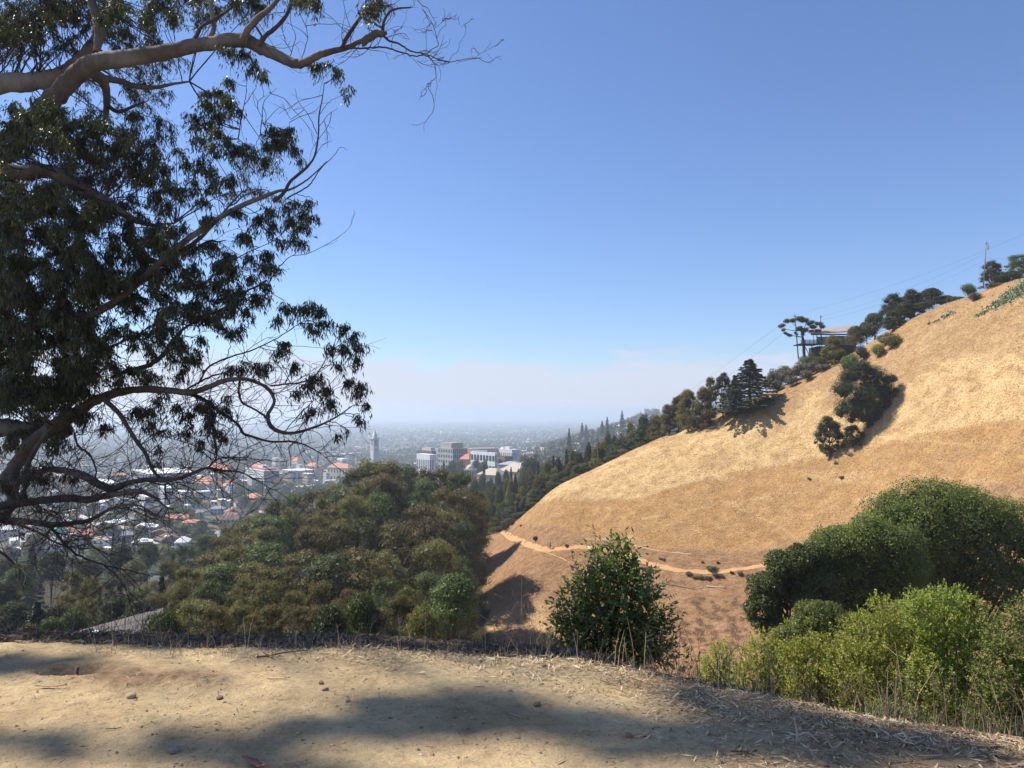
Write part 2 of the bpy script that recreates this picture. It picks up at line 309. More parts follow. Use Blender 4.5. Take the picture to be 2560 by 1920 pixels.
# ------------------------------------------------------------------ foliage materials
from collections import defaultdict
BARK_E, t, p = M('bark_pale', 0.8, 0.15)
f = nnoise(t, 1.6, 6, 0.65, stretch=(1, 1, 0.35)); c = ramp(t, f, [(0.3, (.16, .125, .09)), (0.5, (.30, .26, .21)), (0.7, (.42, .38, .32))])
t.links.new(c, p.inputs['Base Color']); bump(t, p, f, 0.4, 0.03)
BARK_D = flat('bark_dark', (.07, .05, .038), nscale=3)
LF_EUC = leafmat('leaf_olive', (.055, .052, .014), (.20, .168, .052), 0.36, 0.5, accent=(.17, .125, .05))
LF_BRN = leafmat('leaf_brownish', (.058, .048, .016), (.19, .145, .050), 0.34, 0.35, accent=(.22, .15, .07))
LF_GRN = leafmat('leaf_green', (.045, .058, .014), (.13, .155, .040), 0.26, 0.45)
LF_DRK = leafmat('leaf_dark', (.026, .034, .011), (.080, .090, .028), 0.18, 0.4)
LF_CON = leafmat('leaf_conifer', (.024, .034, .013), (.072, .084, .034), 0.15, 0.4)
LF_OAK = leafmat('leaf_oak', (.072, .092, .020), (.20, .215, .058), 0.38, 0.15)
LF_PIN = leafmat('leaf_pine', (.020, .028, .011), (.062, .074, .026), 0.15, 0.0)
LF_YEL = leafmat('leaf_golden', (.10, .085, .025), (.23, .19, .06), 0.3, 0.3, accent=(.30, .22, .08))
LF_GRY = leafmat('leaf_grey_brush', (.070, .055, .042), (.155, .125, .095), 0.15, 0.35)
LF_LIM = leafmat('leaf_lime', (.055, .085, .018), (.17, .22, .055), 0.35, 0.3)

def crown(b, puffs, n, size, rs, asp=0.55, core=0.25, droop=0.0, jit=0.50, rlo=0.80, rhi=1.05):
    P_ = np.asarray(puffs, float); k = len(P_)
    wgt = (P_[:, 3] * P_[:, 5]); wgt /= wgt.sum()
    i = rs.choice(k, int(n * 1.8), p=wgt); d = unit(rs.normal(size=(len(i), 3))); d[:, 2] = np.where((d[:, 2] < -0.3) & (rs.rand(len(i)) < .6), -d[:, 2], d[:, 2])
    r = rlo + (rhi - rlo) * rs.rand(len(i)) + 0.10 * np.sin(d[:, 0] * 7 + i) * np.sin(d[:, 1] * 6 + d[:, 2] * 5)
    c = P_[i, :3] + d * P_[i, 3:6] * r[:, None]
    # drop what lies deep inside another puff
    keep = np.ones(len(c), bool)
    for q in range(k):
        e = np.sum(((c - P_[q, :3]) / P_[q, 3:6]) ** 2, 1); keep &= ~((e < 0.55) & (i != q))
    c = c[keep][:n]; d = d[keep][:n]; i = i[keep][:n]
    nr = unit(d + jit * rs.normal(size=c.shape)); td = None
    if droop: td = rs.normal(size=c.shape) * 0.6 + np.array([0, 0, -droop])
    tint = np.clip(0.6 * rs.rand(len(c)) + 0.4 * rs.rand(k)[i] * 0.9 + 0.1 * rs.normal(size=len(c)), 0, 1)
    cards(b, c, nr, size * (0.7 + 0.6 * rs.rand(len(c))), asp, tint, td, rs)
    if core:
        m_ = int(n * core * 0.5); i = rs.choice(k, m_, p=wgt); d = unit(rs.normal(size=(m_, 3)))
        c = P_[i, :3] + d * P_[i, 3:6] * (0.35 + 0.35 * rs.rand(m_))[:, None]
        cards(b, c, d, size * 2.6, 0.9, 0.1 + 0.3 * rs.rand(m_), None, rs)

def limbs(b, puffs, base_z, rs, r0, frac=0.8, lean=0.0, fork=0.35):
    P_ = np.asarray(puffs); top = P_[:, 2].max(); f = base_z + (top - base_z) * fork
    path = smooth_path([(0, 0, base_z), (lean * .3 + .02 * top * rs.randn(), .02 * top * rs.randn(), base_z + (f - base_z) * .5), (lean * .6, 0, f), (lean, 0, top * 0.82)], 4)
    tube(b, path, np.linspace(r0, r0 * 0.25, len(path)), 7)
    for q in P_:
        if rs.rand() > frac: continue
        zt = min(max(q[2] - 0.25 * top * (0.5 + rs.rand()), base_z + (f - base_z) * .6), top * .75); s = path[np.argmin(abs(path[:, 2] - zt))]
        mid = s * .5 + q[:3] * .5 + np.array([0, 0, -0.1 * np.linalg.norm(q[:2])])
        pp = smooth_path([s, mid, q[:3]], 3); tube(b, pp, np.linspace(r0 * .38, r0 * .07, len(pp)), 5)

def sph(rs): return unit(rs.normal(size=3))
def gen_euc(seed, n=13000, size=0.36):       # 24 m, multi-domed, open below
    rs = np.random.RandomState(seed); pf = []
    for k in range(52):
        h = 6.0 + 16.5 * rs.rand() ** 0.8; R_ = 4.9 * math.sin(min(1, (25.5 - h) / 9.5) * 1.45) * (0.5 + 0.5 * rs.rand()); a = rs.rand() * 6.283
        r = .7 + 1.5 * rs.rand() ** 1.4; pf.append((R_ * math.cos(a), R_ * math.sin(a), h, r * (.8 + .6 * rs.rand()), r * (.8 + .6 * rs.rand()), r * (0.7 + .5 * rs.rand())))
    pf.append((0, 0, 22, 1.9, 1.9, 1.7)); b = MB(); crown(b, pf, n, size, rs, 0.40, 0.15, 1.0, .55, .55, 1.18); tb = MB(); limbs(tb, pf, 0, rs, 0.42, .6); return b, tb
def gen_round(seed, n=8000, size=0.30, flatk=1.0):     # 10 m oak like
    rs = np.random.RandomState(seed); pf = []
    for k in range(24):
        a = rs.rand() * 6.283; e = rs.rand() ** 0.7 * 1.45; R_ = 3.1 * math.cos(e) * (.75 + .25 * rs.rand()); r = 1.0 + 0.85 * rs.rand()
        pf.append((R_ * math.cos(a), R_ * math.sin(a), 3.6 + 4.6 * math.sin(e) * flatk, r, r, r * .85))
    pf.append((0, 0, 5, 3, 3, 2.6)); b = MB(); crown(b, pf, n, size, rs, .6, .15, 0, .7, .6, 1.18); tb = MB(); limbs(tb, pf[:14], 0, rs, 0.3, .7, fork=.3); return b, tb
def gen_con(seed, n=14000, size=0.60, wid=0.21):       # 20 m conifer
    rs = np.random.RandomState(seed); b = MB(); H_ = 20
    nb = 120; c = []; nn = []; tint = []
    per = n // nb
    for k in range(nb):
        z = 1.2 + (H_ - 1.6) * (k / nb) ** 0.92; L_ = (H_ - z) * wid * (0.65 + .55 * rs.rand()) + 0.25; a = k * 2.4 + rs.rand()
        s = rs.rand(per) ** 0.6; sp = (rs.rand(per) - .5) * L_ * 0.75 * (1.05 - s) 
        x = s * L_; dz = -0.22 * x + 0.10 * x * x / max(L_, .3) + 0.12 * rs.normal(size=per) - 0.15 * abs(sp)
        c.append(np.stack([x * math.cos(a) - sp * math.sin(a), x * math.sin(a) + sp * math.cos(a), z + dz], 1))
        nn.append(np.tile([0.35 * math.cos(a), 0.35 * math.sin(a), 1.0], (per, 1)) + .45 * rs.normal(size=(per, 3))); tint.append(np.clip(rs.rand(per) * .5 + .5 * rs.rand(), 0, 1))
    cards(b, np.concatenate(c), np.concatenate(nn), size * (.6 + .7 * rs.rand(nb * per)), .5, np.concatenate(tint), None, rs)
    tb = MB(); tube(tb, [(0, 0, 0), (0, 0, 8), (0, 0, 19)], [.32, .2, .04], 6); return b, tb
def gen_pine(seed, n=11000, size=0.30):        # 10 m, wind shaped, needle tufts pointing up
    rs = np.random.RandomState(seed); pf = []
    for k in range(80):
        h = 1.0 + 8.2 * rs.rand() ** .9; R_ = 3.5 * math.sin(min(1, (10.6 - h) / 7.5) * 1.5) * (.35 + .65 * rs.rand()); a = rs.rand() * 6.283; r = .38 + .55 * rs.rand() ** 1.5
        pf.append((R_ * math.cos(a), R_ * math.sin(a), h, r * 1.25, r * 1.25, r * .9))
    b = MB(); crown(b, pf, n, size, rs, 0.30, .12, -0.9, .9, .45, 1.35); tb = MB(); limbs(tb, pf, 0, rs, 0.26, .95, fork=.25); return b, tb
def gen_shrub(seed, n=1600, size=0.14, k_=9):      # 2 m
    rs = np.random.RandomState(seed); pf = []
    for k in range(k_):
        a = rs.rand() * 6.283; R_ = .75 * rs.rand(); r = .35 + .3 * rs.rand(); pf.append((R_ * math.cos(a), R_ * math.sin(a), .55 + .8 * rs.rand() * (1 - R_ * .5), r, r, r))
    b = MB(); crown(b, pf, n, size, rs, .5, .2, -.6, .8, .6, 1.15); tb = MB(); limbs(tb, pf, 0, rs, .045, .9, fork=.2); return b, tb
PROTO = {}
def protos(key, gens, leaf, bark, H_, W_):
    L_ = []
    for b, tb in gens: L_.append((b.mesh(key + '_crown', leaf), tb.mesh(key + '_trunk', bark, True)))
    PROTO[key] = (L_, H_, W_)
protos('euc', [gen_euc(s) for s in (1, 2, 3, 4, 5)], LF_EUC, BARK_E, 24.5, 12.5)
def recolor(key, src, leaf, ids):
    L_ = []
    for i in ids:
        m = PROTO[src][0][i][0].copy(); m.materials.clear(); m.materials.append(leaf); L_.append((m, PROTO[src][0][i][1]))
    PROTO[key] = (L_, PROTO[src][1], PROTO[src][2])
recolor('eucy', 'euc', LF_YEL, (0, 2, 3)); recolor('eucb', 'euc', LF_BRN, (1, 3)); recolor('eucg', 'euc', LF_GRN, (0, 4))
protos('round', [gen_round(s) for s in (11, 12, 13)], LF_DRK, BARK_D, 9.3, 8.2)
recolor('roundg', 'round', LF_GRN, (0, 1, 2)); recolor('roundy', 'round', LF_YEL, (0, 2)); recolor('roundb', 'round', LF_BRN, (1, 2)); recolor('roundo', 'round', LF_EUC, (0, 1, 2))
recolor('roundl', 'round', LF_LIM, (0, 1))
protos('con', [gen_con(s) for s in (21, 22)] + [gen_con(23, wid=.30)], LF_CON, BARK_D, 20.2, 7.0)
protos('pine', [gen_pine(s) for s in (31, 32, 33, 34)], LF_DRK, BARK_D, 10.2, 8.0)
recolor('pineb', 'pine', LF_EUC, (0, 2))
protos('shrub', [gen_shrub(s) for s in (41, 42, 43)], LF_GRN, BARK_D, 2.0, 2.2)
recolor('shrubg', 'shrub', LF_GRY, (0, 1, 2)); recolor('shrubd', 'shrub', LF_DRK, (0, 1, 2)); recolor('shruby', 'shrub', LF_YEL, (0, 1, 2)); recolor('shrubb', 'shrub', LF_BRN, (0, 1, 2))
recolor('shrubl', 'shrub', LF_LIM, (0, 1, 2))
MERGED = {}
def merged(key, i):
    """a small copy: crown and trunk in one mesh, for trees a few pixels high"""
    if (key, i) not in MERGED:
        cr, tr = PROTO[key][0][i]; me = cr
        MERGED[(key, i)] = me
    return MERGED[(key, i)]
KIND = {'eucy': ('eucalyptus_tree', 'tree'), 'euc': ('eucalyptus_tree', 'tree'), 'eucb': ('eucalyptus_tree', 'tree'), 'eucg': ('eucalyptus_tree', 'tree'), 'con': ('conifer_tree', 'conifer'), 'pine': ('pine_tree', 'pine tree'), 'pineb': ('pine_tree', 'pine tree')}
ADJ = {'eucy': 'golden bushy tree', 'euc': 'olive green eucalyptus', 'eucb': 'brownish eucalyptus', 'eucg': 'fresh green tree', 'con': 'dark pointed conifer', 'pine': 'dark wind-shaped pine', 'pineb': 'olive wind-shaped pine',
       'round': 'dark rounded tree', 'roundg': 'mid green rounded tree', 'roundy': 'golden bushy tree', 'roundb': 'brownish rounded tree', 'roundo': 'olive rounded tree', 'roundl': 'yellow green rounded tree',
       'shrub': 'green shrub', 'shrubg': 'grey dry shrub', 'shrubd': 'dark shrub', 'shruby': 'yellow shrub', 'shrubb': 'brownish shrub', 'shrubl': 'lime green shrub'}
PLANTS = []
def plant(key, px, top, d, wpx=None, base=None, i=None, group=None, label=None, area=None, small=False, h=None, hidx=0.0):
    """a tree standing on the ground at (px, d); its height comes from the pixel row its top reaches"""
    g = at(px, d, -0.15); z1 = EYE - (top - HY) / F * d if h is None else g.z + h
    L_, H_, W_ = PROTO[key]; i = R.randint(len(L_)) if i is None else i; hh_ = max(z1 - g.z, 0.4)
    sz = hh_ / H_; sxy = sz * (0.9 + .2 * R.rand()) if wpx is None else wpx / F * d / W_
    if key.startswith('shrub') or key.startswith('round'): sxy = max(sxy, sz / 1.6) if hh_ < 9 else sxy
    nm, cat = KIND.get(key, ('shrub', 'shrub') if key.startswith('shrub') else ('broadleaf_tree', 'tree'))
    rz = R.rand() * 6.283
    if small:
        o = link(nm, L_[i][0], None, g, rz, (sxy, sxy, sz)); setp(o, label, cat, group)
    else:
        o = empty(nm, g, label, cat, group, rz); o.scale = (sxy, sxy, sxy); q = sz / sxy; qc = min(q, 1.25 if key[:3] in ('euc', 'con', 'pin') else 1.65 if hh_ < 9 else 1.02)
        link('trunk', L_[i][1], o, scale=(1, 1, q)); link('crown', L_[i][0], o, (0, 0, (q - qc) * H_), None, (1, 1, qc))
    PLANTS.append((o, key, px, top, d, area, label)); return o
# ------------------------------------------------------------------ the grove left of the gully, row by row
def row(keys, d, pts, area, group, wpx=None, jd=6):
    for n_, (px, top) in enumerate(pts):
        if n_ % 5 == 3 and d < 215: continue
        plant(keys[n_ % len(keys)], px + R.uniform(-4, 4), top + R.uniform(-4, 3), d + R.uniform(-jd, jd), wpx * R.uniform(.95, 1.6), area=area, group=group)
G = 'trees of the eucalyptus grove'
row(['euc', 'euc', 'eucg'], 222, [(262, 508), (280, 499), (297, 491), (318, 482), (338, 480), (354, 466), (370, 457), (390, 457.5), (408, 461), (424, 464), (440, 465), (455, 470), (466, 482), (475, 496)], 'on the grove skyline', G, 36)
row(['euc', 'eucg', 'euc', 'eucb'], 196, [(248, 520), (268, 512), (288, 503), (308, 495), (328, 491), (346, 484), (364, 473), (384, 470), (404, 474), (423, 476), (442, 480), (458, 488), (470, 505), (480, 520)], 'in the second line of the grove', G, 40)
row(['euc', 'eucb', 'euc', 'eucg'], 170, [(226, 535), (248, 530), (270, 521), (294, 513), (316, 507), (338, 502), (358, 494), (380, 490), (402, 494), (424, 499), (444, 507), (462, 520)], 'in the middle of the grove', G, 46)
row(['eucb', 'euc', 'eucg', 'euc'], 146, [(212, 548), (236, 543), (262, 538), (288, 530), (314, 524), (338, 520), (364, 514), (390, 516), (416, 524), (438, 536), (456, 548)], 'on the near slope of the grove', G, 50)
row(['euc', 'eucg', 'eucb', 'euc'], 122, [(200, 562), (226, 560), (252, 556), (280, 552), (308, 546), (336, 548), (358, 545), (384, 546), (410, 556), (432, 566), (448, 575)], 'low on the front of the grove', G, 54)
G2 = 'bushy trees below the ledge'
for k, px, top, d, wp in [('eucb', 322, 577, 92, 40), ('eucb', 350, 583, 88, 42), ('eucg', 386, 572, 96, 44), ('euc', 408, 580, 100, 40), ('euc', 268, 576, 94, 46), ('euc', 246, 572, 98, 44), ('euc', 296, 586, 84, 36),
                          ('eucg', 214, 574, 96, 44), ('euc', 190, 560, 104, 44), ('euc', 238, 590, 80, 34)]:
    plant(k, px, top, d, wp, area='behind the bushes below the ledge', group=G)
for k, px, top, d, wp in [('eucy', 200, 594, 50, 62), ('eucy', 218, 600, 46, 40), ('eucy', 240, 598, 48, 42), ('eucb', 256, 608, 46, 40), ('shrubb', 262, 622, 24, 40), ('shrubg', 230, 626, 22, 60), ('shrubg', 190, 628, 22, 50), ('shrubb', 345, 624, 24, 50), ('shrubg', 380, 622, 24, 60), ('shrub', 410, 618, 26, 40), ('shrubg', 130, 630, 20, 40), ('shrubb', 66, 628, 22, 50), ('shrubg', 20, 628, 22, 50), ('euc', 272, 600, 54, 46), ('eucb', 308, 602, 52, 48), ('euc', 334, 600, 54, 46), ('roundg', 362, 596, 52, 38), ('eucb', 382, 603, 52, 44),
                          ('euc', 402, 590, 60, 46), ('shrubl', 286, 620, 30, 40), ('shrubl', 308, 623, 30, 36), ('roundg', 168, 607, 29, 36), ('roundg', 58, 619, 40, 34), ('shrubl', 8, 621, 36, 44), ('roundo', 34, 624, 38, 26), ('round', 334, 606, 40, 28), ('roundo', 420, 606, 52, 28)]:
    plant(k, px, top, d, wp, area='just past the dirt edge', group=G2)
plant('roundg', 454, 577, 74, 62, i=1, label='round mid green bush between the grove and the golden slope', group=None)
G3 = 'trees between the grove and the town'
for k, px, top, d, wp in [('con', 36, 541, 240, 26), ('round', 56, 553, 210, 36), ('euc', 78, 565, 150, 34), ('euc', 96, 572, 140, 30), ('eucg', 118, 572, 160, 36), ('round', 124, 546, 260, 38), ('roundg', 150, 543, 280, 30), ('roundo', 138, 560, 240, 30),
                          ('con', 165, 572, 120, 30), ('eucg', 188, 540, 250, 34), ('eucg', 206, 530, 260, 34), ('euc', 172, 556, 190, 36), ('con', 42, 597, 90, 36), ('round', 10, 582, 130, 32), ('roundg', 22, 566, 180, 34), ('roundg', 6, 556, 240, 28), ('euc', 150, 580, 150, 30),
                          ('eucb', 70, 588, 110, 34), ('eucb', 92, 592, 105, 36), ('round', 118, 598, 100, 36), ('round', 142, 600, 96, 34), ('roundg', 76, 612, 60, 30), ('round', 20, 600, 100, 34), ('euc', 232, 522, 262, 34), ('eucg', 246, 514, 268, 30), ('round', 90, 556, 250, 30), ('con', 176, 545, 300, 18),
                          ('round', -20, 570, 160, 50), ('round', -12, 600, 100, 40), ('round', 60, 604, 92, 30), ('euc', 160, 590, 110, 40), ('euc', 180, 580, 118, 40), ('euc', 196, 592, 98, 38), ('round', 104, 616, 78, 30), ('round', 132, 612, 84, 30), ('eucg', 140, 584, 128, 36)]:
    plant(k, px, top, d, wp, area='in the hollow before the town', group=G3)
# ------------------------------------------------------------------ single trees and scrub of the golden hill
def on_hill(key, px, top, base, wpx, label, i=None, grp=None, pxb=None):
    g = hit(px if pxb is None else pxb, base, 110, 250); return plant(key, px, top, g[1], wpx, i=i, label=label, group=grp)
on_hill('pine', 829, 414, 457, 32, 'small thin dark pine downhill left of the large slope pine', 1)
on_hill('pine', 852, 424, 446, 26, 'low half-dead pine between the small and the large slope pine', 2)
on_hill('con', 750, 358, 413, 52, 'broad tall conifer at the upper end of the ridge tree row', 2)
on_hill('pineb', 711, 375, 422, 20, 'slim upright pine in the middle of the ridge tree row', 0)
on_hill('pine', 723, 371, 419, 20, 'slim dark pine near the broad conifer of the ridge row', 1)
on_hill('con', 735, 374, 416, 20, 'short conifer half hidden by the broad ridge conifer', 2)
on_hill('pineb', 702, 384, 430, 30, 'open crowned pine with a dark trunk at the ridge shadow', 0)
on_hill('pineb', 688, 388, 431, 30, 'leaning pine with visible trunk left of the open crowned one', 1)
on_hill('pineb', 669, 402, 434, 26, 'lower pine on the ridge, third from the row end', 0)
on_hill('pineb', 678, 394, 432, 20, 'thin pine squeezed between two ridge pines', 1)
def ridge(px): return float(np.exp(np.interp(px, PXD, _D[:, 8])))
for k, px, top, wp, dd, lb in [
    ('pineb', 655, 413, 24, 22, 'shaggy pine just behind the lower ridge crest'), ('pine', 640, 424, 20, 30, 'dark pine at the low end of the ridge row'),
    ('round', 640, 431, 36, 34, 'wide dark oak behind the ridge above the lone valley pole'), ('round', 622, 438, 30, 36, 'dark oak left of the wide ridge oak'),
    ('shrubg', 770, 370, 17, 1, 'grey dry shrub nearest the broad conifer'), ('shrubg', 779, 364, 17, 0, 'grey dry shrub below the cable, second from the conifer'), ('shrubg', 789, 362, 18, -2, 'grey dry shrub left of the two poles'),
    ('shrub', 786, 358, 13, 0, 'small bright green shrub poking over the grey scrub'), ('shrubg', 800, 360, 18, -3, 'grey shrub at the foot of the wooden pole'), ('shrubg', 812, 358, 18, -4, 'grey shrub under the flat-topped pine'), ('shrub', 808, 350, 14, 2, 'green shrub at the trunk of the flat-topped pine'),
    ('shrubg', 824, 361, 18, -6, 'grey shrub in front of the hill house'), ('shrubg', 776, 376, 16, -5, 'low grey shrub at the lower edge of the scrub'), ('shrubg', 792, 371, 16, -7, 'low grey shrub below the wooden pole'), ('shrubg', 808, 367, 16, -8, 'low grey shrub beside bare earth'),
    ('pineb', 832, 333, 30, -4, 'squat round bush-like pine hiding the hill house front'), ('roundb', 856, 327, 22, 2, 'brown green bushy tree below the house roof end'), ('round', 876, 314, 26, 1, 'dark bushy tree right of the house roof'), ('round', 868, 322, 20, 4, 'lower dark bush beside the roof end'),
    ('pine', 895, 292, 32, 3, 'rounded dark pine, left one of the ridge top clump'), ('pine', 915, 287, 30, 4, 'tallest dark pine of the ridge top clump'), ('round', 934, 289, 30, 5, 'dark tree at right end of the ridge top clump'), ('pine', 894, 307, 24, -6, 'lower pine with short trunk in front of the ridge clump'), ('round', 948, 295, 20, 4, 'thinning shrubby end of the ridge top clump'),
    ('round', 906, 303, 26, -2, 'dark bush filling the shade under the ridge clump'), ('round', 924, 302, 26, -1, 'dark bush under the tallest ridge pine'),
    ('shrubb', 886, 331, 18, -12, 'brownish bush beside the yellow bush'), ('shruby', 892, 331, 20, -15, 'bright yellow dry bush under the ridge clump'), ('shruby', 880, 338, 16, -15, 'smaller yellow tuft left of the yellow bush'), ('shrubg', 862, 342, 15, -12, 'pale spiky dry bush near the bare ridge patch'),
    ('shrub', 853, 348, 11, -16, 'small dark green shrub standing in the bare soil'), ('shrub', 971, 280, 16, 2, 'grey green shrub on the skyline left of the tall pole'), ('shrubg', 976, 289, 16, -10, 'grey twiggy shrub below the skyline shrub'), ('shrub', 958, 294, 12, 2, 'tiny skyline bush right of the ridge clump'), ('shrub', 964, 296, 12, 0, 'low skyline bush joining the grey green shrub'),
    ('pine', 995, 259, 28, 5, 'dark pine behind the tall utility pole'), ('eucg', 1022, 252, 30, 14, 'pale leafed tree at the right edge of the skyline'),
    ('round', 1002, 275, 22, 3, 'dark hedge bush right of the tall pole'), ('round', 1016, 270, 22, 3, 'taller hedge bush at the right skyline'), ('shrubb', 996, 281, 12, -3, 'low brown bush at the foot of the tall pole')]:
    plant(k, px, top, ridge(px) + dd, wp, label=lb, group='scrub and trees along the ridge')
# ------------------------------------------------------------------ small scrub beside the trail
G5 = 'small shrubs scattered beside the trail'
rsx = np.random.RandomState(5)
for k, px, py, hp in [('shrub', 709, 568, 8), ('shrubg', 688, 574, 6), ('shrubg', 695, 577, 7), ('shrub', 649, 570, 5), ('shrubg', 643, 569, 4), ('shrubd', 656, 571, 4), ('shrubd', 661, 559, 4), ('shrubd', 646, 553, 3), ('shrubg', 706, 577, 6), ('shrubg', 716, 576, 6), ('shrub', 700, 577, 4),
                      ('shrubd', 701, 562, 3), ('shrubd', 716, 562, 3), ('shrubg', 572, 552, 5), ('shrubd', 535, 538, 4), ('shrubg', 566, 545, 3), ('shrubd', 581, 544, 3),
                      ('shrubd', 521, 525, 3), ('shrubg', 505, 521, 4), ('shrubg', 512, 520, 3), ('shrubg', 738, 574, 6), ('shrubg', 746, 576, 5), ('shrubd', 730, 574, 5), ('shrubg', 840, 478, 4), ('shrubg', 808, 480, 4), ('shrubd', 900, 560, 5)]:
    g = hit(px + rsx.uniform(-1.5, 1.5), py + rsx.uniform(-1, 1), 110 if px < 800 else 75, 250); plant(k, px, py - hp * rsx.uniform(.5, 1.1), g[1], hp * rsx.uniform(.8, 2.0), area='beside the trail', group=G5)
# ------------------------------------------------------------------ town materials
WHITE = flat('wall_white', (.66, .65, .62), amt=.08, nscale=.2); CREAM = flat('wall_cream', (.56, .50, .40), amt=.1, nscale=.2); CONC = flat('concrete', (.36, .35, .32), amt=.12, nscale=.15)
CONCD = flat('concrete_grey_green', (.25, .27, .25), amt=.12, nscale=.15); BRICKR = flat('red_brick_wall', (.30, .13, .10), amt=.15, nscale=.2); PINK = flat('wall_pink', (.55, .42, .38), amt=.1)
GREYW = flat('wall_grey', (.33, .33, .34), amt=.12); TANW = flat('wall_tan', (.42, .34, .24), amt=.12); BROWNW = flat('wall_brown_shingle', (.15, .10, .07), amt=.2); ORANW = flat('wall_orange', (.50, .27, .12), amt=.1)
RWHITE = flat('roof_white', (.74, .73, .71), amt=.07, nscale=.1); RGREY = flat('roof_grey', (.28, .28, .29), amt=.15, nscale=.3); RBRN = flat('roof_brown', (.17, .11, .085), amt=.2, nscale=.4)
RTER = flat('roof_terracotta', (.50, .22, .125), amt=.18, nscale=.4); RGRN = flat('awning_green', (.03, .30, .17), amt=.1); RDRK = flat('roof_dark', (.07, .07, .075), amt=.2); RTAN = flat('roof_tan', (.45, .38, .29), amt=.1); REDTRIM = flat('red_cladding', (.42, .14, .12), amt=.12)
GLASSM, t, p = M('window_glass', 0.15, 0.5); p.inputs['Base Color'].default_value = (.035, .045, .06, 1)
GLASSB, t, p = M('curtain_glass', 0.25, 0.5); p.inputs['Base Color'].default_value = (.12, .18, .24, 1)
METAL = flat('grey_metal', (.30, .32, .34), .5, .5, amt=.1)
def face_mesh(b, Wd, H_, nf, nc, mi_wall, mi_glass, z0=0.0, y=0.0, fill=(.55, .55), inset=.35):
    """a wall in the xz plane with real recessed window openings"""
    fh = H_ / nf; cw = Wd / nc; gw = cw * fill[0]; gh = fh * fill[1]
    xs = [0]; 
    for c in range(nc): xs += [c * cw + (cw - gw) / 2, c * cw + (cw + gw) / 2]
    xs.append(Wd); zs = [0]
    for f in range(nf): zs += [f * fh + (fh - gh) / 2, f * fh + (fh + gh) / 2]
    zs.append(H_)
    V = []; Qw = []; Qg = []
    def q(pts, L_): n = len(V); V.extend(pts); L_.append([n, n + 1, n + 2, n + 3])
    for i in range(len(xs) - 1):
        for j in range(len(zs) - 1):
            x0, x1, a, c_ = xs[i], xs[i + 1], z0 + zs[j], z0 + zs[j + 1]
            if i % 2 == 1 and j % 2 == 1:
                yi = y + inset; q([(x0, yi, a), (x1, yi, a), (x1, yi, c_), (x0, yi, c_)], Qg)
                q([(x0, y, a), (x1, y, a), (x1, yi, a), (x0, yi, a)], Qw); q([(x0, yi, c_), (x1, yi, c_), (x1, y, c_), (x0, y, c_)], Qw)
                q([(x0, y, a), (x0, yi, a), (x0, yi, c_), (x0, y, c_)], Qw); q([(x1, yi, a), (x1, y, a), (x1, y, c_), (x1, yi, c_)], Qw)
            elif x1 > x0 and c_ > a: q([(x0, y, a), (x1, y, a), (x1, y, c_), (x0, y, c_)], Qw)
    return V, Qw, Qg
def rotz(V, a, off=(0, 0, 0)):
    V = np.asarray(V, float); ca, sa = math.cos(a), math.sin(a)
    return np.stack([V[:, 0] * ca - V[:, 1] * sa + off[0], V[:, 0] * sa + V[:, 1] * ca + off[1], V[:, 2] + off[2]], 1)
def block(name, label, cat, l, c, r, ytop, d, wall, roofm, nf=4, ncl=8, ncr=5, alpha=28, wall_r=None, zb=None, fill=(.55, .5), fillr=None, group=None, parapet=True, glass=None, depth=None, windows=True, extra=None):
    """flat-roofed block with one corner towards the camera; the left face spans pixels l..c, the right face c..r"""
    alpha = max(alpha, 52) if alpha < 60 else alpha; a = math.radians(alpha); cx = (c - 512) / F * d; Wl = (c - l) / F * d / math.cos(a); Wr = (r - c) / F * d / math.sin(a) if depth is None else depth
    base = float(H(cx, d)) - 1.0 if zb is None else zb; top = EYE - (ytop - HY) / F * d; Ht = top - base
    root = empty(name, (cx, d, base), label, cat, group)
    glass = glass or GLASSM
    # left face runs from the corner to the left and away
    for side, Wd, nc, wm, fl in ((0, Wl, ncl, wall, fill), (1, Wr, ncr, wall_r or wall, fillr or fill)):  # wall_r: right wall colour, darker where it stands for the unlit side
        V, Qw, Qg = face_mesh(None, Wd, Ht, nf, nc, 0, 1, 0, 0, fl)
        V = np.array(V)
        if side == 0: V = rotz(V - [Wd, 0, 0], -a)
        else: V = rotz(V, math.pi / 2 - a)
        b = MB(); b.add(V, Qw, mi=0); b.obj('wall', [wm], root)
        # one part per window: pane set back in its opening
        if windows and len(Qg) <= 140:
            for qg in Qg:
                b = MB(); b.add(V[qg], [[0, 1, 2, 3]]); b.obj('window', [glass], root)
        else:
            b = MB(); b.add(V, Qg); o = b.obj('window_panes', [glass], root); o['kind'] = 'stuff'
    # back walls and roof slab
    el = np.array([-math.cos(a), math.sin(a)]); er = np.array([math.sin(a), math.cos(a)])
    p0 = np.zeros(2); p1 = el * Wl; p3 = er * Wr; p2 = p1 + p3
    def prism(poly, z0, z1): 
        n = len(poly); V = [(x, y, z0) for x, y in poly] + [(x, y, z1) for x, y in poly]
        return V, [[i, (i + 1) % n, n + (i + 1) % n, n + i] for i in range(n)] + [[0, 1, 2, 3][::-1], [4, 5, 6, 7]]
    g_ = (p0 + p1 + p2 + p3) / 4
    b = MB(); inner = [g_ + (q - g_) * .97 for q in (p0, p1, p2, p3)]; V, Qd = prism([p0 + er * .9 + el * .9, p1 + er * .9 - el * .9, p2 - er * .01 , p3 - er * .01], 0, Ht - .02); b.add(V, Qd); b.obj('core', [wall_r or wall], root)
    b = MB(); V, Qd = prism([g_ + (q - g_) * 1.02 for q in (p0, p1, p2, p3)], Ht + .01, Ht + .7); b.add(V, Qd); b.obj('roof', [roofm], root)
    if extra: extra(root, Wl, Wr, Ht, el, er, prism)
    return root
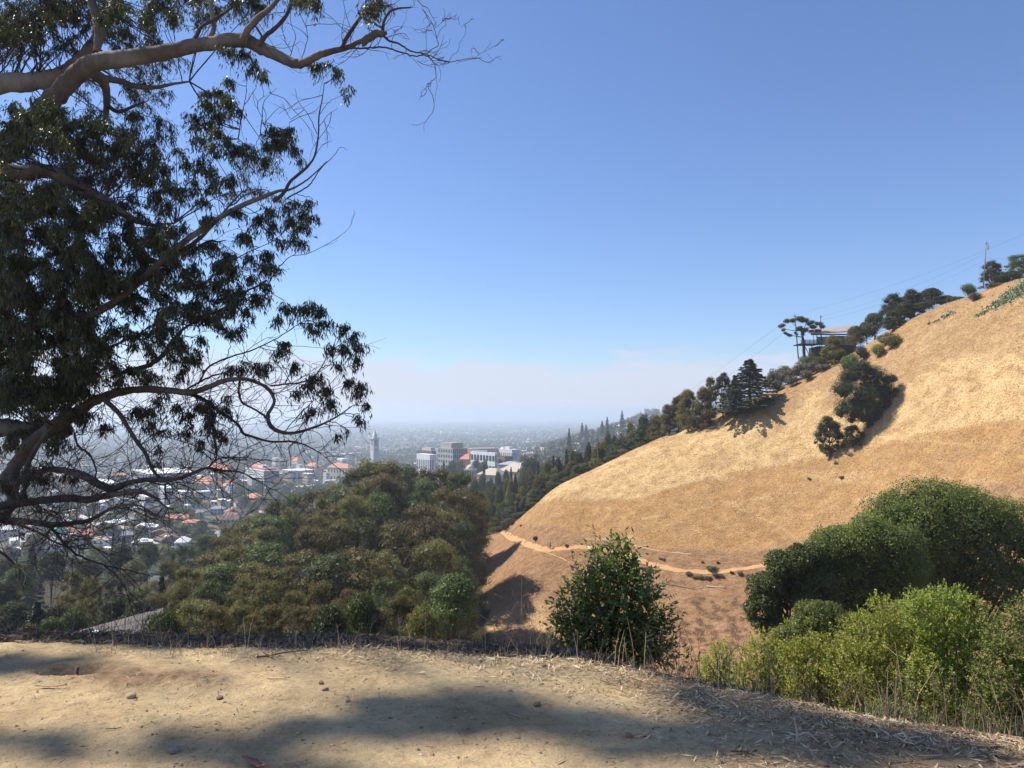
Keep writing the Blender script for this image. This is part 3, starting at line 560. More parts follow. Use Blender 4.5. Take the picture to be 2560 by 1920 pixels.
def on_roof(poly_l, poly_r, h, mat, name='penthouse', z0=.7):
    def f(root, Wl, Wr, Ht, el, er, prism):
        q = [el * Wl * poly_l[0] + er * Wr * poly_r[0], el * Wl * poly_l[1] + er * Wr * poly_r[0], el * Wl * poly_l[1] + er * Wr * poly_r[1], el * Wl * poly_l[0] + er * Wr * poly_r[1]]
        V, Qd = prism(q, Ht + z0, Ht + z0 + h); b = MB(); b.add(V, Qd); b.obj(name, [mat], root)
    return f
def both(*fs):
    def f(*a): [g(*a) for g in fs]
    return f
def gable(name, label, cat, l, r, yeave, yridge, d, wall, roofm, alpha=15, depth=11, group=None, nwin=6, nf=2, hip=True, ybot=None, rows=None):
    """building with a hipped or gabled roof, its long side towards the camera"""
    a = math.radians(38 + alpha * .3); Wd = (r - l) / F * d / math.cos(a) * .86; cx = ((l + r) / 2 - 512) / F * d
    base = float(H(cx, d)) - 1.5; ze = EYE - (yeave - HY) / F * d; zr = EYE - (yridge - HY) / F * d; Ht = max(ze - base, 2.5); rh = max(zr - ze, .8)
    root = empty(name, (cx, d, base), label, cat, group, -a)
    V, Qw, Qg = face_mesh(None, Wd, Ht, nf, nwin, 0, 1, 0, 0, (.45, .45)); V = np.array(V) - [Wd / 2, 0, 0]
    b = MB(); b.add(V, Qw, mi=0); box(b, -Wd / 2 + .01, .5, 0, Wd / 2 - .01, depth, Ht - .02); b.obj('wall', [wall], root)
    for qg in Qg: b = MB(); b.add(V[qg], [[0, 1, 2, 3]]); b.obj('window', [GLASSM], root)
    e = .8; i_ = Wd / 2 - (min(depth / 2, Wd * .3) if hip else -e)
    V = [(-Wd / 2 - e, -e, Ht), (Wd / 2 + e, -e, Ht), (Wd / 2 + e, depth + e, Ht), (-Wd / 2 - e, depth + e, Ht), (-i_, depth / 2, Ht + rh), (i_, depth / 2, Ht + rh)]
    b = MB(); b.add(V, [[0, 1, 5, 4], [2, 3, 4, 5], [0, 3, 2, 1]], [[1, 2, 5], [3, 0, 4]]); rf = b.obj('roof', [roofm], root)
    return root
# ------------------------------------------------------------------ landmarks
def clock_tower():
    d = 1400; g = at(375, d); base = EYE - (479.5 - HY) / F * d; a = math.radians(-50); Hh = 94.0; s = 5.6
    root = empty('clock_tower', (g.x, d, base), 'tall pale stone bell tower with a pointed spire rising behind the grove', 'tower', rz=a)
    b = MB(); box(b, -s, -s, 0, s, s, 60)
    for k in (-.62, 0, .62):                                    # shallow pilaster strips
        for sx_, sy_ in ((k, -1), (k, 1), (-1, k), (1, k)):
            x, y = s * sx_, s * sy_; hx, hy = (.35, .12) if abs(sy_) == 1 else (.12, .35); box(b, x - hx, y - hy, 6, x + hx, y + hy, 58)
    b.obj('shaft', [CREAM_T], root)
    b = MB(); box(b, -s - .5, -s - .5, 60.01, s + .5, s + .5, 61.6); b.obj('ledge', [CREAM_T], root)
    for x in (-1, 1):
        for y in (-1, 1):
            b = MB(); box(b, x * s * .8 - 1, y * s * .8 - 1, 61.61, x * s * .8 + 1, y * s * .8 + 1, 72.5); b.obj('corner_pier', [CREAM_T], root)
    for k in (-.27, .27):
        for sx_, sy_ in ((k, -.86), (k, .86), (-.86, k), (.86, k)):
            b = MB(); tube(b, [(s * sx_, s * sy_, 61.6), (s * sx_, s * sy_, 72.5)], .42, 8); b.obj('column', [CREAM_T], root)
    b = MB(); box(b, -s * .55, -s * .55, 61.61, s * .55, s * .55, 72.4); b.obj('belfry_core', [RDRK], root)
    b = MB(); box(b, -s - .3, -s - .3, 72.51, s + .3, s + .3, 74.2); box(b, -s - 1.1, -s - 1.1, 74.21, s + 1.1, s + 1.1, 75.0); b.obj('cornice', [CREAM_T], root)
    b = MB()
    for x in (-1, 1): box(b, x * (s + .8) - .2, -s - 1, 75.01, x * (s + .8) + .2, s + 1, 76.2); box(b, -s - 1, x * (s + .8) - .2, 75.01, s + 1, x * (s + .8) + .2, 76.19)
    b.obj('balustrade', [CREAM_T], root)
    for x in (-1, 1):
        for y in (-1, 1): b = MB(); tube(b, [(x * s * .85, y * s * .85, 75), (x * s * .85, y * s * .85, 78), (x * s * .85, y * s * .85, 80)], [.7, .5, .05], 4); b.obj('pinnacle', [CREAM_T], root)
    b = MB(); box(b, -3.2, -3.2, 75.0, 3.2, 3.2, 79.2); b.obj('lantern_base', [CREAM_T], root)
    b = MB(); q = 3.3; b.add([(-q, -q, 79.2), (q, -q, 79.2), (q, q, 79.2), (-q, q, 79.2), (0, 0, 93)], [[3, 2, 1, 0]], [[0, 1, 4], [1, 2, 4], [2, 3, 4], [3, 0, 4]]); sp = b.obj('spire', [WHITE], root)
    b = MB(); tube(b, [(0, 0, 92.6), (0, 0, 96.5)], .22, 5); b.obj('finial', [METAL], sp)
    for an, off in ((0, (0, -s - .13)), (math.pi / 2, (s + .13, 0))):
        b = MB(); th_ = np.linspace(0, 6.283, 17)[:-1]; V = [(2.1 * math.cos(q), 0, 55 + 2.1 * math.sin(q)) for q in th_] + [(0, 0, 55)]
        V = rotz(V, an, (off[0], off[1], 0)); b.add(V, None, [[i, (i + 1) % 16, 16] for i in range(16)]); b.obj('clock_face', [GREYW], root)
CREAM_T = flat('tower_stone', (.64, .61, .55), amt=.07, nscale=.1)
clock_tower()
block('office_building', 'large slab office block with white floor bands, shade-toned end wall and red roof edge', 'building', 231, 265, 277, 471, 1280, WHITE, RWHITE, 7, 16, 6, 32, wall_r=RDRK, fill=(.62, .5), fillr=(.3, .3), extra=both(on_roof((.05, .97), (.12, .9), 3.0, REDTRIM, 'red_band'), on_roof((.3, .55), (.3, .7), 7, RWHITE)))  # right wall's dark colour stands for its unlit side
gable('campus_hall', 'white hall with hipped terracotta roof left of the large slab office block', 'building', 186, 217, 482.5, 477.5, 1150, WHITE, RTER, 14, 20, nwin=9)
gable('campus_hall', 'small terracotta roofed wing attached right of the white hall', 'building', 218, 231, 486, 483, 1150, CREAM, RTER, 14, 12, nwin=4, nf=1)
gable('campus_hall', 'low terracotta roofed wing attached left of the white hall', 'building', 172, 188, 488, 484.5, 1140, CREAM, RTER, 14, 14, nwin=4, nf=1)
gable('campus_hall', 'long terracotta roof rising behind the slab office block', 'building', 199, 236, 468.5, 463.5, 1400, TANW, RTER, 10, 18, nwin=8)
gable('campus_hall', 'terracotta roofed hall right of the long terracotta roof', 'building', 248, 263, 466.5, 462.5, 1480, TANW, RTER, -8, 16, nwin=4)
gable('campus_hall', 'pinkish roofed hall farthest back, left of the bell tower', 'building', 286, 300, 461, 457, 1650, PINK, RTER, -10, 16, nwin=4)
gable('campus_hall', 'terracotta roofed hall halfway between bell tower and slab office block', 'building', 303, 318, 466, 462.5, 1480, TANW, RTER, 12, 16, nwin=4)
gable('campus_hall', 'wide terracotta roofed hall just left of the grove top', 'building', 324, 352, 467.5, 463.5, 1440, CREAM, RTER, -8, 18, nwin=7)
block('campus_library', 'long grey columned classical building behind the slab office block', 'building', 277, 293, 312, 471, 1360, CONC, RWHITE, 1, 12, 5, 40, fill=(.5, .75))
block('dormitory_tower', 'pale dormitory block with blank left end, right of its twin', 'building', 171.5, 184, 190, 492, 905, CONC, RWHITE, 7, 1, 3, 30, fill=(.1, .1), fillr=(.3, .3), group='dormitory towers on the hillside streets', windows=False)
block('dormitory_tower', 'wide pale dormitory block with shallow window bands beside the white houses', 'building', 191, 197, 209, 492, 930, CONC, RWHITE, 6, 3, 9, 60, fill=(.5, .5), group='dormitory towers on the hillside streets')
block('dormitory_tower', 'white dormitory block with vertical fins below the arching branch', 'building', 150, 166, 174, 488, 900, WHITE, RWHITE, 8, 10, 5, 30, fill=(.6, .7), wall_r=CONCD, group='dormitory towers on the hillside streets')
block('dormitory_tower', 'tall dormitory block with a clear grid of square windows', 'building', 131, 147, 153, 497, 860, WHITE, RWHITE, 9, 7, 3, 25, fill=(.66, .5), wall_r=CONCD, fillr=(.2, .2), group='dormitory towers on the hillside streets')
block('glass_building', 'bluish glass fronted block left of the window grid dormitory', 'building', 98, 122, 130, 500, 880, GREYW, RGREY, 5, 8, 3, 20, fill=(.8, .7), glass=GLASSB)
block('office_building', 'grey green windowless looking block behind the left branches', 'building', 60, 70, 77, 506, 880, CONCD, RGREY, 4, 4, 3, 35, fill=(.4, .35))
block('sports_hall', 'very wide low building with white roof behind the dormitories', 'building', 104, 150, 162, 474, 1190, CONC, RWHITE, 2, 14, 4, 15, fill=(.7, .3), depth=70)
block('office_building', 'long low pale building behind the glass fronted block', 'building', 60, 98, 108, 484, 1120, CREAM, RWHITE, 3, 12, 3, 15, depth=30)
block('office_building', 'mid rise pale block at the far left of the town', 'building', 10, 30, 38, 487, 1100, WHITE, RGREY, 5, 8, 4, 30)
block('office_building', 'brownish mid rise slab behind the branches at far left', 'building', 36, 52, 58, 492, 1050, TANW, RGREY, 5, 8, 3, 30)
block('office_building', 'tallest of the blocks seen through the far left branches', 'building', 76, 84, 92, 466, 1500, GREYW, RGREY, 9, 5, 4, 40)
block('office_building', 'pale tower block left of the wide low white roof', 'building', 108, 116, 122, 462, 1550, WHITE, RGREY, 8, 5, 4, 40)
block('mathematics_building', 'massive grey concrete slab building with deep vertical fins right of the bell tower', 'building', 436, 453, 469, 449, 1150, CONC, RTAN, 7, 6, 9, 42, wall_r=CONCD, fill=(.6, .55), fillr=(.62, .75), extra=both(on_roof((.15, .9), (.05, .3), 8, CONC), on_roof((.2, .9), (.35, .8), 8.5, TANW)))  # right wall coloured darker as the side away from the sun
block('office_building', 'low brown building between bell tower and massive concrete slab', 'building', 415, 432, 436, 451.5, 1250, BROWNW, RBRN, 2, 8, 2, 20)
block('office_building', 'low white building in front of the massive concrete slab', 'building', 414.5, 430, 436, 455, 1050, WHITE, RWHITE, 2, 7, 3, 25)
block('office_building', 'pale roofed building behind the low brown one', 'building', 421, 431, 435, 448, 1400, CREAM, RTAN, 2, 5, 2, 25)
block('laboratory_building', 'white framed laboratory block with big openings right of the orange gable', 'building', 469, 495, 498, 453.5, 900, WHITE, RWHITE, 4, 8, 2, 14, fill=(.8, .55), extra=on_roof((.35, .98), (.2, .8), 2.2, METAL))
block('laboratory_building', 'wide block with red left wall behind the white framed laboratory', 'building', 467, 472, 498, 449, 1010, REDTRIM, RTAN, 2, 2, 9, 68, wall_r=PINK, fillr=(.6, .3), windows=True)
gable('brick_hall', 'orange gabled roof wedged left of the white framed laboratory', 'building', 459, 470, 459, 454, 950, ORANW, RTER, -20, 14, nwin=3)
block('hillside_block', 'bright white stepped building left of the dark wooded slope', 'building', 498, 512, 520, 450, 1000, WHITE, RWHITE, 3, 7, 4, 32, fill=(.45, .5), extra=both(on_roof((.25, .55), (.1, .5), 3.5, WHITE), on_roof((.7, .9), (.1, .5), 2.5, WHITE)))
block('brick_hall', 'dark brick building below the bright white stepped one', 'building', 497, 505, 513, 457, 930, BRICKR, RDRK, 3, 4, 4, 40)
gable('auditorium', 'cream auditorium with a broad sloping roof and vent, right of the domed tower', 'building', 475.5, 497, 474.5, 468.5, 660, CREAM, RTAN, -6, 20, nwin=5, nf=1)
gable('auditorium', 'larger cream sloping roof below the laboratory buildings', 'building', 497, 518, 471, 463.5, 690, CREAM, RTAN, 10, 26, nwin=5, nf=1, hip=True)
gable('auditorium', 'grey metal roof behind the larger cream sloping roof', 'building', 496, 517, 464.5, 461.5, 740, GREYW, METAL, 6, 18, nwin=5, nf=1)
def domed_tower():
    d = 650; g = at(470.5, d); top = EYE - (464.4 - HY) / F * d; zb = EYE - (487 - HY) / F * d; s = 3.9; Hh = top - zb
    root = empty('domed_tower', (g.x, d, zb), 'cream tower with a round dome peeking over the right edge of the grove', 'tower', rz=math.radians(-30)); hs = Hh - s * 1.05
    b = MB(); V, Qw, Qg = face_mesh(None, 2 * s, hs, 3, 3, 0, 1, 0, 0, (.5, .55)); V = np.array(V)
    for k in range(4):
        W2 = rotz(V - [s, s, 0], k * math.pi / 2); b.add(W2, Qw)
        for qg in Qg: c = MB(); c.add(W2[qg], [[0, 1, 2, 3]]); c.obj('window', [GLASSM], root)
    b.obj('wall', [CREAM], root); b = MB(); box(b, -s - .4, -s - .4, hs, s + .4, s + .4, hs + .5); b.obj('cornice', [CREAM], root)
    b = MB(); th_ = np.linspace(0, math.pi / 2, 9); P_ = [(0, 0, hs + .5 + s * .95 * math.sin(q)) for q in th_]; tube(b, P_, [s * .9 * math.cos(q) + .02 for q in th_], 16); b.obj('dome', [CREAM], root, True)
    b = MB(); box(b, -s - 3.5, -s - 3, -4, s + 3.5, s + 5, hs * .42); b.obj('lower_wing', [WHITE], root)
    b = MB(); box(b, -s - 3.9, -s - 3.4, hs * .42 + .01, s + 3.9, s + 5.4, hs * .42 + .5); b.obj('roof', [RTER], root)
domed_tower()
def white_dome():
    d = 620; g = at(526, d); top = EYE - (460.5 - HY) / F * d; zb = g.z - 1; r = 6.0
    root = empty('white_dome', (g.x, d, zb), 'white ribbed dome half hidden behind a dark round tree', 'dome'); Hh = top - zb
    b = MB(); th_ = np.linspace(-.1, math.pi / 2, 9); tube(b, [(0, 0, Hh - r + r * math.sin(q)) for q in th_], [r * math.cos(q) + .02 for q in th_], 20); b.obj('dome_shell', [RWHITE], root, True)
    b = MB(); tube(b, [(0, 0, 0), (0, 0, Hh - r)], r * .96, 20); b.obj('drum', [WHITE], root)
    for k in range(10):
        a = k * .628; b = MB(); tube(b, [((r + .1) * math.cos(q) * math.cos(a), (r + .1) * math.cos(q) * math.sin(a), Hh - r + (r + .1) * math.sin(q)) for q in th_], .18, 4); b.obj('rib', [CONC], root)
white_dome()
gable('house', 'house with a light shed roof at the foot of the wooded slope', 'house', 526, 538.5, 489, 484.5, 420, TANW, RWHITE, 12, 8, nwin=4, nf=1)
gable('house', 'grey roofed house among trees above the light shed roof', 'house', 544, 555, 480, 476.5, 470, GREYW, RGREY, -12, 9, nwin=4, nf=1)
# ------------------------------------------------------------------ houses placed one by one
wl = [('white', WHITE), ('cream', CREAM), ('grey', GREYW), ('tan', TANW), ('pink', PINK), ('brown', BROWNW)]
def flat_house(l, r, top, bot, d, wall, roofm, label, group='houses of the near town', alpha=20, dp=10, nc=5, nf=1):
    c = l + (r - l) * .72; return block('house', label, 'house', l, c, r, top, d, wall, roofm, nf, nc, 2, alpha, zb=EYE - (bot + 4 - HY) / F * d, group=group, depth=dp)
for a in [(0, 20, 540.5, 548, 590, WHITE, RWHITE, 'white flat-roofed house at the left edge, lowest of its row'), (14, 29, 542, 549, 585, CREAM, RWHITE, 'cream flat-roofed house touching the left edge white house'),
          (70, 95, 535, 541, 640, WHITE, RWHITE, 'bright white boxy house under the drooping branch'), (48, 88, 539.5, 545, 615, CREAM, RWHITE, 'long low white roof in front of the boxy white house'), (90, 103, 549, 556, 555, WHITE, RWHITE, 'small white cube house between dark trees'),
          (78, 106, 556.5, 566, 530, CREAM, RWHITE, 'cream house with long white roof above the olive trees'), (0, 12, 550, 556, 560, WHITE, RWHITE, 'white house cut by the left picture edge, below the others'), (20, 34, 535, 540, 630, WHITE, RGREY, 'white house with grey roof left of the green roof')]:
    flat_house(*a)
gable('house', 'white house with a pale hipped roof right of the small white cube house', 'house', 129, 150, 545, 540.5, 590, WHITE, RWHITE, 12, 12, nwin=5, nf=1)
gable('house', 'large brown hipped roof house with a pink wing', 'house', 149, 176, 541, 535, 610, CREAM, RBRN, 10, 14, nwin=5)
gable('house', 'grey brown hipped roof house below the pink winged house', 'house', 160, 178, 553, 548.5, 545, GREYW, RGREY, 8, 11, nwin=4)
gable('house', 'brown roofed house at the grove edge, lowest of the right group', 'house', 160, 176, 561, 557, 520, BROWNW, RGREY, -10, 10, nwin=3)
gable('house', 'house with bright green roof behind the left branches', 'house', 48, 61, 530, 524.5, 650, WHITE, RGRN, 12, 10, nwin=3)
gable('house', 'salmon roofed house right of the green roof', 'house', 61, 75, 530, 526.5, 660, CREAM, RTER, -8, 10, nwin=3)
gable('house', 'orange stucco house with terracotta roof below the slab office block', 'house', 243, 259, 497, 493, 960, ORANW, RTER, 14, 14, nwin=4)
gable('house', 'house with bright terracotta roof above the grove edge', 'house', 224, 236, 511, 507, 800, CREAM, RTER, -12, 12, nwin=3)
gable('house', 'dark shingled house with steep grey gables near the grove edge', 'house', 218, 238, 518, 512, 760, BROWNW, RBRN, 18, 13, nwin=4, hip=False)
gable('house', 'white gabled cottage tucked against the grove edge', 'house', 241, 250, 527, 520, 700, WHITE, RTER, -20, 9, nwin=2, hip=False)
# ------------------------------------------------------------------ the rest of the town, house by house
rt = np.random.RandomState(77); HP = []
BLK = []
MR = [('white', WHITE, RWHITE), ('cream', CREAM, RTAN), ('grey', CONC, RGREY), ('white', WHITE, RGREY), ('tan', TANW, RWHITE), ('pale', WHITE, RTER)]
k_ = 0
for px, top, d in [(4, 500, 940), (18, 503, 900), (34, 508, 860), (46, 497, 1000), (70, 499, 960), (86, 494, 1050), (22, 480, 1300), (52, 476, 1350), (128, 485, 1050), (112, 489, 1000), (142, 466, 1500), (166, 470, 1400), (182, 466, 1500), (6, 470, 1500), (34, 468, 1550), (64, 466, 1600), (214, 490, 1040), (222, 484, 1120), (205, 474, 1330), (244, 478, 1230), (262, 488, 1100), (294, 465, 1500), (300, 474, 1300), (322, 473, 1320), (335, 459, 1600), (270, 458, 1700), (356, 462, 1550), (92, 506, 840), (214, 500, 880), (232, 503, 860)]:
    wn = rt.uniform(8, 15); nm_, wm_, rm_ = MR[k_ % 6]; k_ += 1
    o_ = block('apartment_block', None, 'building', px, px + wn * .62, px + wn, top, d, wm_, rm_, 3 + rt.randint(4), 5, 4, 55, fill=(.6, .5), group='mid-rise blocks of the town', windows=False); BLK.append((o_, nm_ + ' mid-rise block', px, 0, d, 'far left of the slab office block' if px < 120 else 'between the dormitories and the grove'))
combos = [('white', WHITE, 'white', RWHITE), ('cream', CREAM, 'white', RWHITE), ('grey', GREYW, 'grey', RGREY), ('tan', TANW, 'brown', RBRN), ('cream', CREAM, 'terracotta', RTER), ('white', WHITE, 'grey', RGREY), ('pink', PINK, 'tan', RTAN), ('brown', BROWNW, 'brown', RBRN), ('white', WHITE, 'white', RWHITE), ('white', WHITE, 'tan', RTAN)]
def house_mesh(seed):
    rs = np.random.RandomState(seed); w_, dp, h = 10 + 8 * rs.rand(), 9 + 5 * rs.rand(), 4 + 4 * rs.rand(); cn = combos[seed % len(combos)]; fl = (seed // len(combos)) % 2 == 0 if cn[2] == 'white' else False
    nf = 2 if h > 5.5 else 1
    bw = MB(); bg_ = MB()
    for k, (W_, D_) in enumerate(((w_, dp), (dp, w_), (w_, dp), (dp, w_))):
        V, Qw, Qg = face_mesh(None, W_, h, nf, max(2, int(W_ / 3.2)), 0, 1, 0, 0, (.42, .45), .15); V = rotz(np.array(V) - [W_ / 2, D_ / 2, 0], k * math.pi / 2); bw.add(V, Qw, mi=0); bw.add(V, Qg, mi=1)
    box(bw, -w_ / 2 + .3, -dp / 2 + .3, -6, w_ / 2 - .3, dp / 2 - .3, .02)
    br = MB(); e = .5
    if fl:
        box(br, -w_ / 2 - e, -dp / 2 - e, h + .01, w_ / 2 + e, dp / 2 + e, h + .45)
        if rs.rand() < .6: box(br, -w_ * .1, -dp * .2, h + .46, w_ * .25, dp * .2, h + 1.9)
    else:
        rh = 1.6 + 1.8 * rs.rand(); i_ = w_ / 2 - dp * .4 if rs.rand() < .6 else w_ / 2 + e
        br.add([(-w_ / 2 - e, -dp / 2 - e, h), (w_ / 2 + e, -dp / 2 - e, h), (w_ / 2 + e, dp / 2 + e, h), (-w_ / 2 - e, dp / 2 + e, h), (-i_, 0, h + rh), (i_, 0, h + rh)], [[0, 1, 5, 4], [2, 3, 4, 5], [0, 3, 2, 1]], [[1, 2, 5], [3, 0, 4]])
    ch = MB(); box(ch, w_ * .2, dp * .12, h + .3, w_ * .2 + .9, dp * .12 + .9, h + 3.0)
    return (bw.mesh('house_wall', [cn[1], GLASSM]), br.mesh('house_roof', [cn[3]]), None if fl else ch.mesh('house_chimney', [cn[1]]), f"{cn[0]} house with {'flat' if fl else 'pitched'} {cn[2]} roof")
HM = [house_mesh(k) for k in range(20)]
KEEP = [(l_.location.x, l_.location.y) for l_ in C.objects if l_.parent is None and l_.get('category') in ('building', 'house', 'tower', 'dome')]
HOUSES = []
def scatter_houses(n, pr, dr, sp, area, sc_=1.0, seed=1):
    rs = np.random.RandomState(seed); k = 0; tries = 0
    while k < n and tries < n * 40:
        tries += 1; px = rs.uniform(*pr); d = math.exp(rs.uniform(math.log(dr[0]), math.log(dr[1]))); x = (px - 512) / F * d
        if any((x - a) ** 2 + (d - b_) ** 2 < sp ** 2 for a, b_ in HP) or any((x - a) ** 2 + (d - b_) ** 2 < (sp * 1.2) ** 2 for a, b_ in KEEP): continue
        HP.append((x, d)); k += 1; i = rs.randint(20); g = at(px, d); o = empty('house', g, None, 'house', 'houses ' + area, rs.choice([0.3, 1.87]) + rs.uniform(-.12, .12), sc_ * rs.uniform(.85, 1.25))
        link('wall', HM[i][0], o); link('roof', HM[i][1], o)
        if HM[i][2]: link('chimney', HM[i][2], o)
        py = HY - (g.z - EYE) / d * F; HOUSES.append((o, HM[i][3], px, py, d, area))
scatter_houses(78, (-6, 262), (560, 960), 17, 'in the near town', 1.0, 3)
scatter_houses(46, (-4, 350), (960, 1500), 26, 'behind the dormitories', 1.2, 4)
scatter_houses(24, (400, 590), (760, 1700), 26, 'beyond the grove', 1.2, 5)
scatter_houses(26, (584, 634), (1350, 1900), 20, 'on the wooded rise', 1.1, 6)
scatter_houses(12, (500, 600), (330, 700), 26, 'below the golden hill', 0.9, 7)
# ------------------------------------------------------------------ trees of the town and of the wooded slopes
TP = []
def scatter_trees(n, pr, dr, sp, keys, hr, area, group, seed, small=True, cond=None, clear=9):
    rs = np.random.RandomState(seed); k = 0; tries = 0
    while k < n and tries < n * 60:
        tries += 1; px = rs.uniform(*pr); d = math.exp(rs.uniform(math.log(dr[0]), math.log(dr[1]))); x = (px - 512) / F * d
        if cond and not cond(px, d): continue
        if any((x - a) ** 2 + (d - b_) ** 2 < sp ** 2 for a, b_ in TP[-400:]): continue
        if any((x - a) ** 2 + (d - b_) ** 2 < clear ** 2 for a, b_ in HP): continue
        if any(abs(x - a) < 16 and -26 < b_ - d < 60 for a, b_ in KEEP): continue
        TP.append((x, d)); k += 1; h = rs.uniform(*hr); key = keys[rs.randint(len(keys))]
        if key == 'con': h *= 1.25
        o = plant(key, px, 0, d, h=h, area=area, group=group, small=small)
NK = ['round', 'roundg', 'con', 'roundo', 'round', 'euc', 'roundg', 'roundb']
scatter_trees(95, (-10, 262), (430, 800), 10, NK, (9, 17), 'between the near houses', 'street trees of the near town', 11)
scatter_trees(85, (-10, 300), (800, 1300), 14, NK, (12, 20), 'behind the dormitories', 'street trees of the farther town', 12)
def beyond(px, d): return d > (ridge(px) if px > 470 else 0) + 22
scatter_trees(16, (470, 560), (300, 460), 9, ['round', 'roundg', 'euc', 'roundo', 'eucg', 'con', 'roundb', 'round'], (9, 17), 'in the woods below the golden hill', 'trees in the hollow behind the golden hill', 13, cond=beyond)
scatter_trees(90, (478, 690), (430, 1050), 13, ['round', 'euc', 'con', 'roundg', 'round', 'eucg', 'con', 'roundl'], (13, 24), 'on the far wooded slope', 'trees of the wooded slope', 14)
scatter_trees(40, (395, 520), (760, 1400), 18, ['round', 'con', 'roundg', 'euc'], (12, 22), 'around the big campus buildings', 'campus trees', 15)
for px, top, d, lb in [(622, 410, 1500, 'tallest lone conifer on the skyline of the wooded rise'), (607, 416, 1500, 'broad dark conifer left of the tallest skyline conifer'), (602, 420, 1520, 'conifer touching the broad dark skyline conifer'), (569, 427, 1150, 'tall dark conifer standing alone below the pale row of houses'), (582, 422, 1650, 'small skyline conifer pair, left tree'), (586, 424, 1640, 'small skyline conifer pair, right tree')]:
    plant('con', px, top, d, 7, label=lb, group='skyline conifers on the wooded rise', small=True, i=2)
rq = np.random.RandomState(8)
def rpy(px):
    d = ridge(px); return HY - (float(H((px - 512) / F * d, d)) - EYE) / d * F
WK = ['round', 'roundg', 'euc', 'round', 'roundo', 'eucg', 'con', 'roundb', 'euc', 'round']
up = lambda px: float(np.interp(px, [480, 500, 520, 540, 560, 580, 600, 620, 640, 655], [488, 482, 470, 458, 448, 443, 436, 430, 420, 415]))
for dd_, f0, st, wp_ in ((12, .12, 8.5, 17), (30, .38, 8.5, 18), (60, .62, 8, 17), (105, .85, 8, 16), (160, 1.0, 8, 14)):
    for px in np.arange(492, 657, st):
        if rq.rand() < .12: continue
        px += rq.uniform(-3, 3); q0 = rpy(px); u_ = up(px); top = q0 + (u_ - q0) * f0 + rq.uniform(-3, 5) if u_ < q0 else q0 - 3
        plant(WK[rq.randint(10)], px, min(top, q0 - 3), ridge(px) + dd_ + rq.uniform(-5, 5), wp_ * rq.uniform(.8, 1.3), area='just past the hill crest', group='trees in the hollow behind the golden hill', small=dd_ > 50)
for px, top, d, k in [(474, 481, 520, 'round'), (482, 477, 540, 'roundo'), (490, 478, 530, 'round'), (498, 475, 545, 'roundg'), (506, 473, 560, 'round'), (515, 472, 560, 'con'), (478, 488, 420, 'euc'), (488, 489, 410, 'roundg'), (498, 487, 400, 'round'), (508, 484, 410, 'con'), (518, 480, 420, 'roundo'), (528, 476, 500, 'round'), (536, 473, 500, 'roundo'), (546, 468, 520, 'round'), (484, 500, 330, 'con'), (495, 503, 320, 'eucg'), (505, 498, 330, 'euc'), (470, 492, 380, 'round'), (556, 466, 500, 'euc'),
                      (452, 462, 900, 'round'), (460, 460, 900, 'roundo'), (476, 459, 820, 'round'), (484, 460, 810, 'round'), (444, 460, 930, 'con'), (500, 458, 860, 'con'), (512, 459, 800, 'euc'), (524, 455, 900, 'round'), (536, 452, 950, 'eucg')]:
    plant(k, px, top, d, rq.uniform(11, 16), area='in front of the campus roofs', group='trees in front of the campus roofs', small=True)
plant('round', 529, 459, 560, 26, i=1, label='dark round tree in front of the white dome')
plant('roundl', 543, 463, 640, 18, label='light green tree right of the dark round tree by the dome')
plant('con', 484, 463, 600, 7, label='small pointed conifer in front of the cream auditorium', i=0); plant('con', 511, 466, 600, 7, label='pointed conifer below the larger cream roof', i=1)
# beyond about 1.1 km nobody can tell them apart: crowns and house boxes as masses
rs = np.random.RandomState(31); n = 30000
px = rs.uniform(-60, 760, n); d = np.exp(rs.uniform(math.log(1050), math.log(13000), n)); x = (px - 512) / F * d
dens_ = fbm(x / 260, d / 420, 4); k_ = (dens_ + .25 * rs.rand(n) > .50) & (rs.rand(n) < np.where(d < 1500, .8, 1)); x, d, px = x[k_], d[k_], px[k_]; n = len(x); z = H(x, d)
ok = np.ones(n, bool)
for a, b_ in KEEP: ok &= ~((abs(x - a) < 24) & (b_ - d > -30) & (b_ - d < 200))
x, d, z = x[ok], d[ok], z[ok]; n = len(x)
mb = MB(); sz = 6 + 5.5 * rs.rand(n) + d / 1500; con = rs.rand(n) < .3; ht = np.where(con, 20, 11.5) * (0.7 + .6 * rs.rand(n)) + d / 2500
sz = np.where(con, sz * .55, sz)
# each far crown: 14 ragged facets
for k in range(7):
    a = rs.rand(n) * 6.283; hz = z + ht * (.25 + .11 * k); rr = sz * np.where(con, 1.05 - .13 * k, np.sin(np.clip(.55 + .42 * k, 0, 2.9)))
    c = np.stack([x + .45 * rr * np.cos(a), d + .45 * rr * np.sin(a), hz], 1); nr = np.stack([np.cos(a), np.sin(a) - .3, np.full(n, .7)], 1) + .5 * rs.normal(size=(n, 3))
    cards(mb, c, nr, rr * 1.5, .85, rs.rand(n) * .8, None, rs)
o = mb.obj('far_trees', LF_DRK); setp(o, 'blue green tree cover spread over the distant town', 'tree cover', kind='stuff')
n = 5000; px = rs.uniform(-60, 700, n); d = np.exp(rs.uniform(math.log(1450), math.log(14000), n)); x = (px - 512) / F * d; z = H(x, d)
k_ = (fbm(x / 300 + 9, d / 500, 3) > .45); x, d, z = x[k_], d[k_], z[k_]; n = len(x)
w_ = (7 + 9 * rs.rand(n) ** 2) * (1 + d / 6000) + np.where(rs.rand(n) < .03, 45, 0); h = 4.5 + 4 * rs.rand(n) + np.where(rs.rand(n) < .015, 22, 0) + d / 2500
